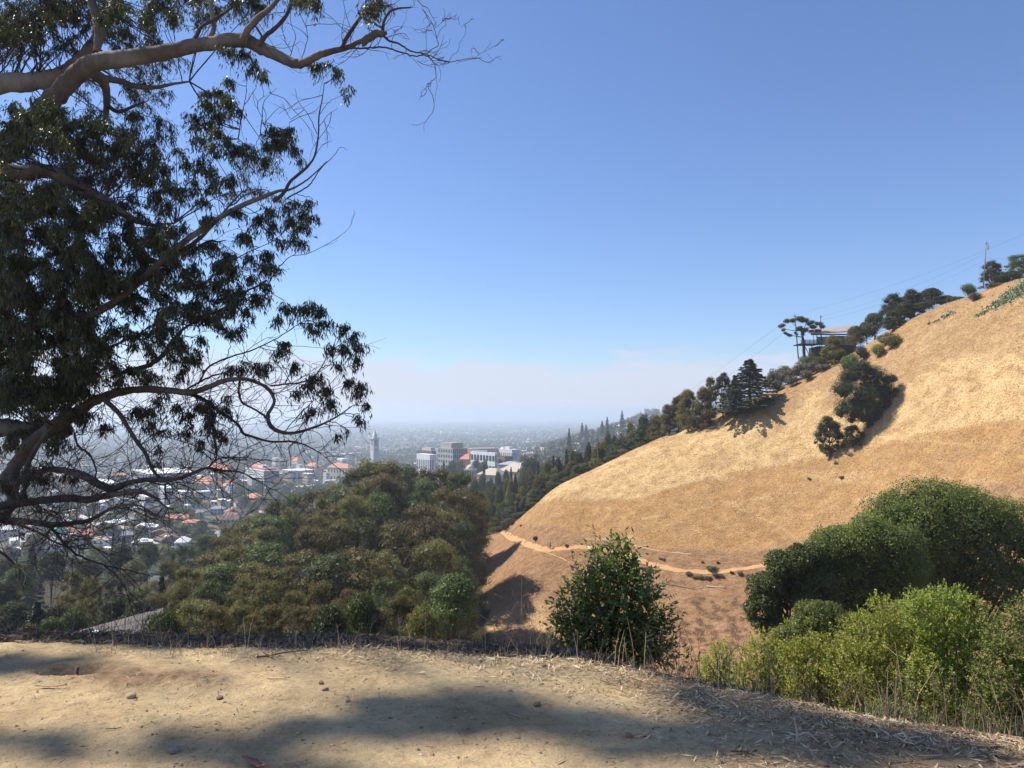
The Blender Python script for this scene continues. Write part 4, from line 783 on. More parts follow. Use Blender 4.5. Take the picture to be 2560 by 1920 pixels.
a = rs.choice([.3, 1.87], n) + .2 * rs.randn(n); ca, sa = np.cos(a), np.sin(a); dp = w_ * (.6 + .3 * rs.rand(n))
cor = []
for (sx_, sy_) in ((-1, -1), (1, -1), (1, 1), (-1, 1)): cor.append((x + sx_ * w_ / 2 * ca - sy_ * dp / 2 * sa, d + sx_ * w_ / 2 * sa + sy_ * dp / 2 * ca))
V = np.stack([np.stack([c[0], c[1], zz_], 1) for zz_ in (z - 3, z + h) for c in cor], 1).reshape(-1, 3)
Qf = np.array([[0, 1, 5, 4], [1, 2, 6, 5], [2, 3, 7, 6], [3, 0, 4, 7], [4, 5, 6, 7]]); Qa = (np.arange(n)[:, None, None] * 8 + Qf[None]).reshape(-1, 4)
mf, t, p = M('far_walls', .9, .1); t.links.new(ramp(t, attr(t, 'tint'), [(0, (.72, .70, .67)), (.35, (.55, .52, .48)), (.6, (.36, .33, .30)), (.8, (.46, .29, .21)), (1, (.80, .79, .77))]), p.inputs['Base Color'])
mb = MB(); mb.add(V, Qa, tint=np.repeat(rs.rand(n), 5)); o = mb.obj('far_houses', mf); setp(o, 'tiny pale houses of the distant flat city', 'houses', kind='stuff')
# low tree cover that fills the gaps between the houses and blocks of the town
rs = np.random.RandomState(41); pf = []
k = 0
while k < 520:
    px = rs.uniform(-10, 430); d = math.exp(rs.uniform(math.log(600), math.log(1700))); x = (px - 512) / F * d
    if any((x - a) ** 2 + (d - b_) ** 2 < 100 for a, b_ in HP) or any(abs(x - a) < 15 and -30 < b_ - d < 50 for a, b_ in KEEP) or fbm(np.float64(x / 90), np.float64(d / 120), 3) < .44: continue
    k += 1; z = float(H(x, d)); r = rs.uniform(2.4, 5.0) * (1 + d / 4000); h = rs.uniform(6, 12)
    for q in range(3): pf.append((x + rs.randn() * r * .5, d + rs.randn() * r * .5, z + h * .55 + rs.rand() * h * .35, r * rs.uniform(.5, .9), r * rs.uniform(.5, .9), r * rs.uniform(.5, .8)))
b = MB(); P_ = np.array(pf); i = rs.randint(0, len(P_), 75000); dv = unit(rs.normal(size=(75000, 3))); dv[:, 2] = abs(dv[:, 2]) * np.where(rs.rand(75000) < .75, 1, -1)
cards(b, P_[i, :3] + dv * P_[i, 3:] * (.6 + .5 * rs.rand(75000))[:, None], unit(dv + .6 * rs.normal(size=dv.shape)), 1.0 + .7 * rs.rand(75000), .7, np.clip(.55 * rs.rand(75000) + .45 * rs.rand(len(P_))[i], 0, 1), None, rs)
setp(b.obj('street_greenery', LF_GRN), 'green tree cover filling the gaps between the town buildings', 'tree cover', kind='stuff')
# ------------------------------------------------------------------ trail, tufts, poles, cables, house and cactus of the golden hill
def strip(name, pts, w0, mat, kind='structure', n=200, jit=.12, lift=.015, dmin=110, step=6, label=None, cat=None):
    W = np.array([hit(px, py, dmin, 275)[:2] for px, py in pts]); W = smooth_path(W, step); tg = unit(np.gradient(W, axis=0)); nr = np.stack([-tg[:, 1], tg[:, 0]], 1)
    # straighten onto a gentle bench
    k = np.arange(len(W)); cols = []
    for j, s_ in enumerate(np.linspace(-1, 1, 7)):
        wv = w0 * (1 + .9 * (fbm(k * .7 + 3 * (s_ > 0), k * 0.0, 3) - .5)) / 2; q = W + nr * (s_ * wv)[:, None]; zc = H(q[:, 0], q[:, 1])
        cols.append(np.stack([q[:, 0], q[:, 1], zc], 1))
    G_ = np.stack(cols, 1); mid = G_[:, 3, 2]; G_[:, :, 2] = np.maximum(G_[:, :, 2] + lift, mid[:, None] + (G_[:, :, 2] - mid[:, None]) * .9 + lift)
    m_, n_ = G_.shape[:2]; ix = np.arange(m_ * n_).reshape(m_, n_); b = MB(); b.add(G_.reshape(-1, 3), np.stack([ix[:-1, :-1], ix[1:, :-1], ix[1:, 1:], ix[:-1, 1:]], -1).reshape(-1, 4))
    return setp(b.obj(name, [mat], smooth=True), label, cat, kind=kind)
TRAIL = flat('trail_soil', (.50, .285, .13), 1, .05, nscale=.5, amt=.12); TRAIL2 = flat('faint_track_soil', (.43, .28, .15), 1, .05, nscale=.6)
strip('path', [(502, 531), (508, 534.5), (516, 538), (524, 541.5), (532, 545), (540, 547.5), (549, 548.6), (560, 548), (570, 546.8), (582, 546.5), (596, 547.6), (610, 549.5), (622, 552.5), (634, 557), (646, 561.5), (660, 565.5), (676, 568.5), (694, 570.2), (712, 570.5), (730, 568.8), (748, 566.4), (766, 564), (785, 560)], 1.25, TRAIL)
strip('path', [(585, 538), (602, 538.5), (616, 540), (630, 543.5), (648, 548), (668, 551), (690, 553)], .28, TRAIL2)
strip('path', [(533, 550), (546, 551.5), (556, 555), (566, 560)], .22, TRAIL2)
# dry tufts standing on the slope, thicker where the grass is pale
rs = np.random.RandomState(51); n = 70000
px = rs.uniform(470, 1180, n); t_ = rs.rand(n)
dr = np.exp(np.interp(px, PXD, _D[:, 8])); d = dr * (0.55 + .49 * t_); x = (px - 512) / F * d; z = H(x, d); py = HY - (z - EYE) / d * F
gz = fbm(x / 5, d / 5, 3); keep = (gz > .47 - .25 * rs.rand(n)) & (px > 484 + (py - 540) * .10); tl = np.interp(px, [500, 508, 524, 540, 560, 596, 634, 660, 694, 730, 785], [530, 534.5, 541.5, 547.5, 548, 547.6, 557, 565.5, 570.2, 568.8, 560]); keep &= abs(py - tl) > 2.4; x, d, z, px, py = x[keep], d[keep], z[keep], px[keep], py[keep]; n = len(x)
lowz = (py > np.interp(px, [480, 560, 660, 790, 1024], [532, 530, 549, 545, 482])); big = rs.rand(n)
hgt = np.where(lowz, .08, .15) * (0.6 + .9 * big); mb = MB()
for k in range(2):
    a = rs.rand(n) * 6.283; ln = .5 * rs.normal(size=(n, 2)); w_ = hgt * .55
    bx = np.stack([np.cos(a), np.sin(a)], 1) * w_[:, None]
    V = np.stack([np.stack([x - bx[:, 0], d - bx[:, 1], z - .03], 1), np.stack([x + bx[:, 0], d + bx[:, 1], z - .03], 1), np.stack([x + ln[:, 0] * hgt, d + ln[:, 1] * hgt, z + hgt], 1)], 1)
    mb.add(V.reshape(-1, 3), None, np.arange(3 * n).reshape(-1, 3), tint=np.clip(np.where(lowz, .25, .65) + .3 * rs.normal(size=n), 0, 1))
TUFT, t, p = M('dry_tuft', 1, .05); tcol = ramp(t, attr(t, 'tint'), [(0, (.34, .21, .10)), (.5, (.54, .355, .165)), (1, (.78, .58, .31))]); t.links.new(tcol, p.inputs['Base Color'])
tr_ = t.nodes.new('ShaderNodeBsdfTranslucent'); t.links.new(tcol, tr_.inputs[0]); mx_ = t.nodes.new('ShaderNodeMixShader'); mx_.inputs[0].default_value = .45; t.links.new(p.outputs[0], mx_.inputs[1]); t.links.new(tr_.outputs[0], mx_.inputs[2]); t.links.new(mx_.outputs[0], t.nodes['Material Output'].inputs[0])
setp(mb.obj('dry_grass', TUFT), 'short golden dry grass covering the whole hillside', 'grass', kind='stuff')
# fallen sticks and a bleached log below the trail
WOODP = flat('bleached_wood', (.52, .42, .32), amt=.15, nscale=3); WOODD = flat('weathered_wood', (.16, .11, .08), amt=.25, nscale=3)
def stick(p0, p1, r, mat, label, name='log', grp=None, bend=0.1):
    a, b_ = hit(*p0, 110, 250), hit(*p1, 110, 250); m_ = (a + b_) / 2 + np.array([0, 0, bend]); P_ = smooth_path([a + [0, 0, r], m_, b_ + [0, 0, r]], 4)
    b = MB(); tube(b, P_, np.linspace(r, r * .6, len(P_)), 7, cap=True); o = b.obj(name, [mat], smooth=True); return setp(o, label, 'log' if name == 'log' else 'branch', grp)
stick((705, 585.5), (724, 586.5), .17, WOODP, 'short pale bleached log lying below the trail near the big oak')
stick((657, 581.5), (692, 588), .08, WOODD, 'long dark crooked stick lying below the trail', 'fallen_branch'); stick((664, 583), (671, 576.5), .07, WOODP, 'thin pale stick leaning uphill across the long one', 'fallen_branch')
stick((643, 579), (648, 576), .08, WOODP, 'tiny pale stick just below the trail bend', 'fallen_branch'); stick((640, 591), (662, 595), .06, WOODP, 'pale thin branch lower on the slope by the laurel bush', 'fallen_branch'); stick((662, 597), (669, 595), .07, WOODD, 'short dark stick end beside the pale thin branch', 'fallen_branch')
# ---- poles
POLE = flat('pole_wood', (.10, .075, .06), amt=.2, nscale=1.5); POLEP = flat('pole_wood_grey', (.24, .20, .17), amt=.2, nscale=1.5); WIRE = flat('cable_black', (.05, .05, .06))
def pole(px, top, base, d, label, lean=0.0, arm=None, mat=POLE, trans=False, r=.17, steps=False):
    zt, zb = EYE - (top - HY) / F * d, EYE - (base - HY) / F * d; x = (px - 512) / F * d; Hh = zt - zb
    root = empty('utility_pole', (x, d, zb - .4), label, 'pole', 'wooden utility poles'); lx = lean / F * d
    b = MB(); tube(b, [(0, 0, 0), (-lx * .5, 0, Hh * .5 + .2), (-lx, 0, Hh + .4)], [r, r * .85, r * .62], 8, cap=True); b.obj('post', [mat], root, True)
    if arm:
        for za, ln in arm:
            b = MB(); box(b, -lx - ln, -.22, Hh * za - .06, -lx + ln, -.10, Hh * za + .08); ca = b.obj('crossarm', [mat], root)
            for s_ in (-.9, 0, .9): b = MB(); tube(b, [(-lx + ln * s_, -.16, Hh * za + .08), (-lx + ln * s_, -.16, Hh * za + .34)], [.07, .05], 6); b.obj('insulator', [METAL], ca)
    if trans:
        b = MB(); tube(b, [(.42 - lx, -.05, Hh * .86), (.42 - lx, -.05, Hh * .935)], .26, 12, cap=True); b.obj('transformer', [WHITE], root, True)
        b = MB(); tube(b, [(.55 - lx, -.05, Hh * .94), (.60 - lx, -.05, Hh * .965)], .05, 6); box(b, .1 - lx, -.1, Hh * .955, .62 - lx, 0, Hh * .962); b.obj('bracket', [METAL], root)
    return np.array([x - lx, d, zt])
top1 = pole(986, 240.5, 286, ridge(986) + 1, 'tall grey utility pole with a white transformer near the right skyline', -4, [(.985, .35)], POLEP, True, .17)
top2 = pole(799, 313.5, 357, ridge(799) + 3, 'dark utility pole with a short crossarm in front of the flat-topped pine', 3, [(.97, .45)], POLE)
top3 = pole(822, 315, 338, ridge(822) + 8, 'short utility pole rising above the hill house roof', 0, [(.98, .25)], POLE, r=.13)
top4 = pole(597.7, 441, 476, ridge(597.7) + 12, 'lone dark pole standing in the woods beyond the hill crest', 0, None, POLE, r=.20)
def cable(a, b_, sag, label, r=.015):
    a, b_ = np.array(a), np.array(b_); t_ = np.linspace(0, 1, 22)[:, None]; P_ = a * (1 - t_) + b_ * t_; P_[:, 2] -= sag * 4 * (t_ * (1 - t_))[:, 0]
    b = MB(); tube(b, P_, r, 4); o = b.obj('power_cable', [WIRE]); setp(o, label, 'cable', 'power cables across the ridge'); return o
off = np.array
cable(top2 + [.3, 0, -.2], P3(1100, 200, 195), 2.2, 'upper cable climbing from the pine pole past the tall pole to the upper right')
cable(top3 + [0, 0, -.3], top1 + [0, 0, -2.9], 1.6, 'middle cable from the house pole to below the transformer')
cable(top3 + [0, 0, -1.4], top1 + [0, 0, -4.6], 1.8, 'lowest cable between the house pole and the tall pole')
cable(top1 + [0, 0, -4.3], P3(1100, 246, 196), 1.2, 'cable leaving the tall pole towards the right edge')
cable(top2 + [-.3, 0, -.2], P3(500, 500, 420), 5, 'cable falling from the pine pole down to the left valley', .022)
cable(top2 + [0, 0, -2.8], P3(560, 480, 330), 4, 'lower cable falling from the pine pole behind the broad conifer', .022)
# ---- flat-topped pine beside the house
def flat_pine():
    d = ridge(805) + 6; g = at(805, d, -.3); s = d / F; root = empty('pine_tree', g, 'tall flat-topped pine with a bare trunk beside the hill house', 'pine tree')
    q = lambda px, py, dy=0: ((px - 805) * s, dy, EYE - (py - HY) / F * d - g.z)
    rs = np.random.RandomState(3); b = MB(); P_ = smooth_path([(0, 0, 0), q(804.5, 345), q(803.5, 337), q(802, 326)], 5); tube(b, P_, np.linspace(.48, .28, len(P_)), 8); b.obj('trunk', [POLE], root, True)
    pf = []
    for px, py, r in [(783, 325, 2.6), (788, 322, 3), (794, 321, 3), (800, 319, 3.4), (806, 320, 3.6), (810, 323, 3), (814, 327, 3), (819, 324, 2.8), (823, 327, 2.6), (787, 333, 1.8), (784, 330, 2), (793, 335, 2), (797, 334, 1.6), (801, 329, 2.6), (807, 329, 3), (813, 331, 2.4), (820, 331, 2.2), (804, 333, 2)]:
        for k in range(2): pf.append((*q(px + rs.uniform(-2, 2), py + rs.uniform(-1, 1), rs.uniform(-1.6, 1.6)), r * s * 1.1, r * s * 1.1, r * s * .75))
    b = MB(); crown(b, pf, 9000, .26, rs, .35, .3, -.8, .9, .6, 1.2); b.obj('crown', [LF_DRK], root)
    for e in [(784, 328), (789, 333), (795, 333), (822, 328), (815, 331), (808, 322), (794, 323)]:
        st = P_[-3] if e[1] < 332 else P_[-6]; en = np.array(q(*e)); md = (st + en) / 2 + [0, 0, -.3]; W_ = smooth_path([st, md, en], 4); b = MB(); tube(b, W_, np.linspace(.16, .04, len(W_)), 5); b.obj('limb', [POLE], root)
flat_pine()
# ---- house on stilts with a long flat roof and a deck
def hill_house():
    d = ridge(835) + 9; g = at(835, d); s = d / F; root = empty('hill_house', g, 'dark timber house with a long flat pale roof and a projecting deck on the ridge', 'house')
    q = lambda px, py: ((px - 835) * s, EYE - (py - HY) / F * d - g.z)
    DT = flat('dark_timber', (.045, .04, .04), amt=.2); SH = flat('roof_shingle_pale', (.33, .28, .25), amt=.12, nscale=1.2)
    x0, zr = q(812, 334.5); x1, zt = q(862, 328.5); yb = 7.5
    b = MB(); b.add([(x0 - .5, -1.2, zr), (x1, -1.2, zr + .9), (x1, yb, zt + 1.6), (x0 + 2.2, yb, zt + .3), (x0 - .5, -1.2, zr + .28), (x1, -1.2, zr + 1.18), (x1, yb, zt + 1.9), (x0 + 2.2, yb, zt + .6)], BQ); b.obj('roof', [SH], root)
    b = MB(); box(b, x0 - .5, -1.26, zr - .25, x1, -1.21, zr + .15); b.obj('fascia', [DT], root)
    xg0, zf = q(818, 346); xg1, _ = q(858, 346)
    b = MB(); box(b, xg0 + .2, .2, -3.5, xg1, 7, zf); b.obj('lower_storey', [DT], root)
    b = MB(); box(b, xg0 + 5, .6, zf + .01, xg1, 7, zr - .3); b.obj('wall', [DT], root)
    n_ = 9
    for k in range(n_):
        xa = xg0 + (xg1 - xg0) * k / n_; b = MB(); box(b, xa, -.02, zf + .02, xa + .14, .12, zr - .26); b.obj('post', [DT], root)
        b = MB(); box(b, xa + .15, .04, zf + .3, xg0 + (xg1 - xg0) * (k + 1) / n_ - .01, .08, zr - .6); b.obj('window', [GLASSB], root)
    xd0, zd1 = q(800.5, 339.5); xd1, zd0 = q(817.5, 344.2)
    b = MB(); box(b, xd0, -1, zd0, xg0 + 1, 5.5, zd0 + .25); dk_ = b.obj('deck', [DT], root)
    for k in range(3): b = MB(); box(b, xd0, -1.02, zd0 + .35 + k * .34, xg0, -.98, zd0 + .55 + k * .34); b.obj('railing_board', [DT], dk_)
    for k in range(5): xa = xd0 + (xg0 - xd0) * k / 4; b = MB(); box(b, xa - .05, -1.1, zd0 + .26, xa + .05, -1.03, zd0 + 1.35); b.obj('railing_post', [DT], dk_)
    for xa in (xd0 + 3.4, xg0 + .6):
        b = MB(); tube(b, [(xa, -.5, -3.2), (xa, -.5, zd0)], .13, 6); b.obj('stilt', [DT], root)
    b = MB(); tube(b, [(xg0, 0, -2), (xd0 + 1.2, 0, zd0)], .1, 6); b.obj('brace', [DT], root)
    for px, py in [(813, 336), (816, 336)]:
        xa, za = q(px, py); b = MB(); tube(b, [(xa, -1, zd0 + .2), (xa, -1, zr)], .07, 5); b.obj('post', [DT], root)
hill_house()
# ---- prickly pear: pads stacked on pads
LF_CAC = leafmat('cactus_pad', (.10, .13, .06), (.27, .31, .16), 0.0, .2, rough=.7)
def cactus(px0, py0, px1, py1, n, wid, label):
    a, b_ = hit(px0, py0, 110, 250), hit(px1, py1, 110, 250); rs = np.random.RandomState(int(px0)); tt = rs.rand(n); c = a[None] * (1 - tt[:, None]) + b_[None] * tt[:, None]
    c = c + np.stack([rs.normal(size=n) * wid * .35, rs.normal(size=n) * wid * .8, np.zeros(n)], 1); c[:, 2] = H(c[:, 0], c[:, 1]) + rs.rand(n) ** 1.3 * .9 * min(1, wid)
    mb = MB(); n6 = 8; an = np.linspace(0, 6.283, n6, endpoint=False)
    for k in range(n):
        nr = unit(rs.normal(size=3) * [1, 1, .4]); up_ = unit(np.array([.3 * rs.randn(), .3 * rs.randn(), 1])); sd = unit(np.cross(up_, nr)); nr = np.cross(sd, up_); r = .19 + .11 * rs.rand()
        ring = c[k] + r * (np.cos(an)[:, None] * sd * .75 + np.sin(an)[:, None] * up_); V = np.vstack([ring, c[k] + nr * .04, c[k] - nr * .04]); j = np.arange(n6); j2 = (j + 1) % n6
        mb.add(V, None, np.vstack([np.stack([j, j2, np.full(n6, n6)], 1), np.stack([j2, j, np.full(n6, n6 + 1)], 1)]), tint=rs.rand())
    setp(mb.obj('prickly_pear_cactus', LF_CAC), label, 'cactus', 'prickly pear patches on the upper slope')
cactus(994, 309, 1032, 290, 620, 1.6, 'largest prickly pear patch climbing to the right picture edge'); cactus(1006, 300, 1040, 278, 420, 1.6, 'upper prickly pear thicket at the right edge above the largest')
cactus(943, 318, 955, 312, 90, .6, 'small prickly pear clump left of the largest patch'); cactus(978, 317, 988, 312, 60, .5, 'sparse prickly pear clump at the foot of the largest patch'); cactus(930, 325, 941, 320, 22, .4, 'thin line of prickly pear pads below the small clump')
# ---- walkers on the trail
def person(px, py, d, label, hgt=1.72, shirt=(.35, .4, .5), trou=(.03, .035, .05), hair=(.03, .02, .02), walk=.18, face=0.0, hat=None):
    g = hit(px, py, d - 60, d + 60); root = empty('person', (g[0], g[1], g[2] + .04), label, 'person', 'people on the hill trail', face, hgt / 1.72)
    SKN = flat('skin', (.45, .28, .20), .6, nscale=5, amt=.05)
    def skin(name, verts, edges, rad, mat, par, sub=1):
        me = bpy.data.meshes.new(name); me.from_pydata(verts, edges, []); o = link(name, me, par); me.materials.append(mat)
        md = o.modifiers.new('skin', 'SKIN'); sv = me.skin_vertices[0].data
        for v_, r in zip(sv, rad): v_.radius = r if hasattr(r, '__len__') else (r, r)
        sv[0].use_root = True
        if sub: o.modifiers.new('sub', 'SUBSURF').levels = sub
        return o
    w_ = walk
    J = [(0, 0, .93), (0, 0, 1.15), (0, .01, 1.38), (0, .02, 1.50), (0, 0, 1.62), (-.17, .02, 1.40), (-.24, -w_ * .5, 1.14), (-.23, -w_ * 1.1, .90), (.17, .02, 1.40), (.24, w_ * .5, 1.14), (.23, w_ * .9, .90),
         (-.10, 0, .88), (-.10, w_ * .7, .48), (-.10, w_ * 1.1, .07), (-.10, w_ * 1.1 - .14, .03), (.10, 0, .88), (.10, -w_ * .6, .48), (.10, -w_ * .9 + .05, .07), (.10, -w_ * .9 - .1, .03), (0, -.01, 1.72)]
    E = [(0, 1), (1, 2), (2, 3), (3, 4), (2, 5), (5, 6), (6, 7), (2, 8), (8, 9), (9, 10), (0, 11), (11, 12), (12, 13), (13, 14), (0, 15), (15, 16), (16, 17), (17, 18), (4, 19)]
    body = skin('body', J, E, [(.13, .10), (.13, .10), (.14, .10), .055, .095, .06, .04, .03, .06, .04, .03, .085, .06, .04, .035, .085, .06, .04, .035, .08], SKN, root)
    skin('shirt', [J[0], J[1], J[2], J[5], J[6], J[8], J[9]], [(0, 1), (1, 2), (2, 3), (3, 4), (2, 5), (5, 6)], [(.155, .12), (.15, .115), (.165, .12), .075, .055, .075, .055], flat('shirt', shirt, nscale=4), body)
    skin('trousers', [J[0], J[11], J[12], J[13], J[15], J[16], J[17]], [(0, 1), (1, 2), (2, 3), (0, 4), (4, 5), (5, 6)], [(.15, .115), .10, .075, .055, .10, .075, .055], flat('trousers', trou, nscale=4), body)
    b = MB(); th_ = np.linspace(0, 1.5, 6); tube(b, [(0, .015, 1.64 + .115 * math.sin(q)) for q in th_], [.112 * math.cos(q) + .01 for q in th_], 10); b.obj('hair', [flat('hair', hat or hair)], body, True)
person(550, 548.3, 199, 'walker in a grey top and dark trousers alone on the trail bend', 1.8, (.25, .30, .40), face=.7)
person(493.5, 533.2, 250, 'leftmost of the walkers at the far end of the trail', 1.75, (.05, .05, .06), face=2.6)
person(496.5, 532.4, 252, 'walker in a white top in the group at the far trail end', 1.7, (.75, .75, .75), face=.4)
person(499.2, 531.6, 254, 'dark dressed walker nearest the trail in the far group', 1.78, (.04, .04, .05), face=2.2)
# ---- big oaks at the right
def lobed(name, lobes, d, label, leaf, n, size, seed, cat='tree', asp=.6, core=.2, depth=.8, trunk=True, jit=.6, sub=9, group=None, droop=0.0, rr=(.42, .34), base=None, rhi=1.08):
    """tree or bush from lobes given by where their centres lie across and up at distance d"""
    s = d / F; cx = np.mean([l_[0] for l_ in lobes]); g = at(cx, d) if base is None else Vector(((cx - 512) * s, d, base)); root = empty(name, g, label, cat, group); rs = np.random.RandomState(seed); pf = []
    for (px, py, r, *dz) in lobes:
        R_ = r * s; c = np.array([(px - cx) * s, (dz[0] if dz else 0) * R_, EYE - (py - HY) * s - g.z])
        for k in range(sub):
            u = unit(rs.normal(size=3)); u[2] = abs(u[2]) * 1.0 if rs.rand() < .7 else u[2]; q = rr[0] + rr[1] * rs.rand(); pf.append((*(c + u * R_ * np.array([.62, depth * .7, .62])), R_ * q, R_ * q, R_ * q * .9))
    b = MB(); crown(b, pf, n, size, rs, asp, core, droop, jit, rhi=rhi); b.obj('crown', [leaf], root)
    if trunk: tb = MB(); limbs(tb, pf[::3], 0, rs, max(.05, min(.35, d / 150)), .6, fork=.2); tb.obj('trunk', [BARK_D], root, True)
    return root
GO = 'oaks in the ravine at the right'
lobed('pine_tree', [(862, 369, 9), (852, 380, 11), (872, 379, 12), (889, 382, 8), (845, 394, 12), (864, 396, 16), (884, 396, 13), (895, 394, 6), (850, 408, 13), (870, 410, 15), (888, 408, 10), (841, 413, 8), (858, 420, 10), (874, 420, 10)], hit(866, 430, 110, 250)[1], 'large dark bushy pine alone in the middle of the golden slope', LF_PIN, 42000, .26, 60, cat='pine tree', asp=.32, core=.35, jit=.9, sub=9, droop=-.8, rr=(.34, .40), rhi=1.25, group='scrub and trees along the ridge')
lobed('oak_tree', [(905, 525, 44), (930, 520, 40), (962, 522, 42), (992, 535, 40), (1012, 552, 36), (950, 555, 60, .2), (900, 562, 46, .2), (985, 590, 52, .3), (930, 595, 50, .3), (1025, 600, 40)], 62, 'huge dome shaped dark green oak at the right above the lime bushes', LF_OAK, 110000, .15, 61, group=GO, sub=30, rr=(.12, .34), jit=.9, rhi=1.35)
lobed('oak_tree', [(868, 548, 36), (846, 556, 32), (880, 580, 44, .2), (838, 582, 36, .2), (865, 612, 44, .2), (890, 545, 30), (826, 552, 26), (812, 560, 22), (900, 575, 30, -.3)], 56, 'rounded oak joined to the left side of the huge dome', LF_OAK, 56000, .14, 62, group=GO, sub=24, rr=(.12, .34), jit=.9, rhi=1.35)
lobed('oak_tree', [(800, 562, 24), (782, 574, 24), (768, 592, 24), (790, 600, 32, .2), (762, 612, 20), (812, 590, 28), (776, 626, 18)], 54, 'darkest small oak at the left end of the ravine oaks', LF_GRN, 42000, .14, 63, group=GO, sub=18, rr=(.18, .32), jit=.8, rhi=1.18)
lobed('oak_tree', [(815, 622, 26), (795, 642, 26), (835, 640, 32), (870, 640, 36), (815, 664, 30), (850, 672, 32), (905, 640, 38), (778, 655, 20)], 44, 'low mid green oak below the others, behind the lime bushes', LF_OAK, 56000, .13, 64, group=GO, sub=18, rr=(.18, .32), jit=.8, rhi=1.18)
# grey dead brush in the ravine bottom
rb = np.random.RandomState(66); pf = []; tb = MB()
for k in range(150):
    px = rb.normal(705, 34); py = rb.uniform(596, 650); 
    if not 640 < px < 770: continue
    g = hit(px, py, 90, 250); r = rb.uniform(.25, .8); pf.append((g[0], g[1], g[2] + r * .25, r * 1.3, r * 1.3, r * .55))
b = MB(); crown(b, pf, 16000, .28, rb, .12, .0, -.5, 1.2, .3, 1.3); setp(b.obj('dead_brush', LF_GRY), 'tangle of grey dead brush low in the ravine', 'brush', kind='stuff')
# ------------------------------------------------------------------ foreground: trodden dirt ledge
CX = np.array([-12, -4.1, -2.6, -1.17, -.48, .16, .42, .66, .85, 1.10, 1.42, 2.06, 2.64, 4.0, 6.0, 9.0]); CY = np.array([6.2, 6.08, 5.92, 5.9, 5.72, 5.62, 5.58, 5.41, 5.29, 5.05, 4.78, 4.30, 3.97, 3.1, 1.6, -1.5])
HOLE = (-2.93, 5.25)
def FG(x, y):
    x = np.asarray(x, float); y = np.asarray(y, float); yc = pchip(CX, CY, np.clip(x, -12, 9)) + .10 * (fbm(x * 1.3 + 3, x * 0, 3) - .5)
    z = -.05 * (y - 3.5) + .035 * (fbm(x * .9, y * .9, 3) - .5) + .022 * (fbm(x * 4 + 9, y * 4, 4) - .5) + .010 * (fbm(x * 17, y * 17, 3) - .5)
    e = np.maximum(y - yc, 0); e2 = np.maximum(e - np.interp(x, [-3, .3, 1.2], [.75, .8, .25]), 0); z = z - .03 * np.clip(e / .08, 0, 1) - .10 * e - .75 * e2 * e2 / (e2 + .3)
    hx = (x - HOLE[0]) / .26; hy = (y - HOLE[1]) / .15; q = hx * hx + hy * hy; z = z - .15 * np.exp(-(q + .5 * (fbm(x * 9, y * 9, 3) - .5)) * 2.6) + .02 * np.exp(-((np.sqrt(q) - 1.2) / .4) ** 2)
    sx_ = (x + 2.25) / .55; sy_ = (y - 5.02) / .20; z = z + .035 * np.exp(-(sx_ ** 2 + sy_ ** 2)) * (0.4 + 1.3 * fbm(x * 22, y * 22, 3))
    return z
def gpt(px, py):
    y = np.linspace(1.5, 9, 1500); x = (px - 512) / F * y; zz_ = EYE - (py - HY) / F * y; k = int(np.argmax(FG(x, y) > zz_)); return np.array([x[k], y[k], float(FG(x[k], y[k]))])
xs = np.concatenate([np.linspace(-14, -5.2, 40)[:-1], np.linspace(-5.2, 5.2, 620), np.linspace(5.2, 12, 35)[1:]]); ys = np.concatenate([np.linspace(-8, 2.2, 40)[:-1], np.linspace(2.2, 7.4, 430), np.linspace(7.4, 10.5, 30)[1:]])
gx, gy = np.meshgrid(xs, ys, indexing='ij'); gz_ = FG(gx, gy); ix = np.arange(gx.size).reshape(gx.shape)
b = MB(); b.add(np.stack([gx, gy, gz_], -1), np.stack([ix[:-1, :-1], ix[1:, :-1], ix[1:, 1:], ix[:-1, 1:]], -1).reshape(-1, 4))
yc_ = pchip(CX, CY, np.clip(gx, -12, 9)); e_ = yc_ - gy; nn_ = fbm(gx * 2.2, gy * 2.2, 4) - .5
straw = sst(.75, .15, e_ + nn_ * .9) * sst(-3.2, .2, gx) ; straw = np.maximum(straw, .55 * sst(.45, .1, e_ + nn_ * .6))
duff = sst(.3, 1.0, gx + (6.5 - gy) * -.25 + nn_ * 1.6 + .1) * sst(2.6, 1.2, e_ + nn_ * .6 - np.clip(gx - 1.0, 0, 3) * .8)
dig = np.exp(-(((gx + 2.25) / .5) ** 2 + ((gy - 5.05) / .22) ** 2)) + .8 * np.exp(-(((gx + 2.93) / .4) ** 2 + ((gy - 5.25) / .25) ** 2)); bank = sst(.0, -.06, e_ + nn_ * .12)  # bank: dark litter, with the tree shade put into its colour
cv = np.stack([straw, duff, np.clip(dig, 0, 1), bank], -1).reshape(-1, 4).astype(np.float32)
m, t, p = M('trodden_dirt', 1, .04); sx = t.nodes.new('ShaderNodeSeparateColor'); ca = t.nodes.new('ShaderNodeAttribute'); ca.attribute_name = 'cover'; t.links.new(ca.outputs['Color'], sx.inputs[0])
f1 = nnoise(t, 1.3, 8, .65); f2 = nnoise(t, 14, 8, .72); f3 = nnoise(t, 70, 5, .7)
c = ramp(t, f1, [(.32, (.38, .268, .142)), (.5, (.54, .395, .215)), (.68, (.66, .50, .275))]); c = mixc(t, .75, c, ramp(t, f2, [(.33, (.58, .56, .54)), (.46, (.93, .93, .93)), (.7, (1.14, 1.14, 1.14))]), 'MULTIPLY')
c = mixc(t, tmath(t, 'MULTIPLY', sx.outputs[0], .8), c, ramp(t, f2, [(.35, (.30, .21, .11)), (.55, (.52, .40, .23)), (.7, (.66, .53, .32))]))
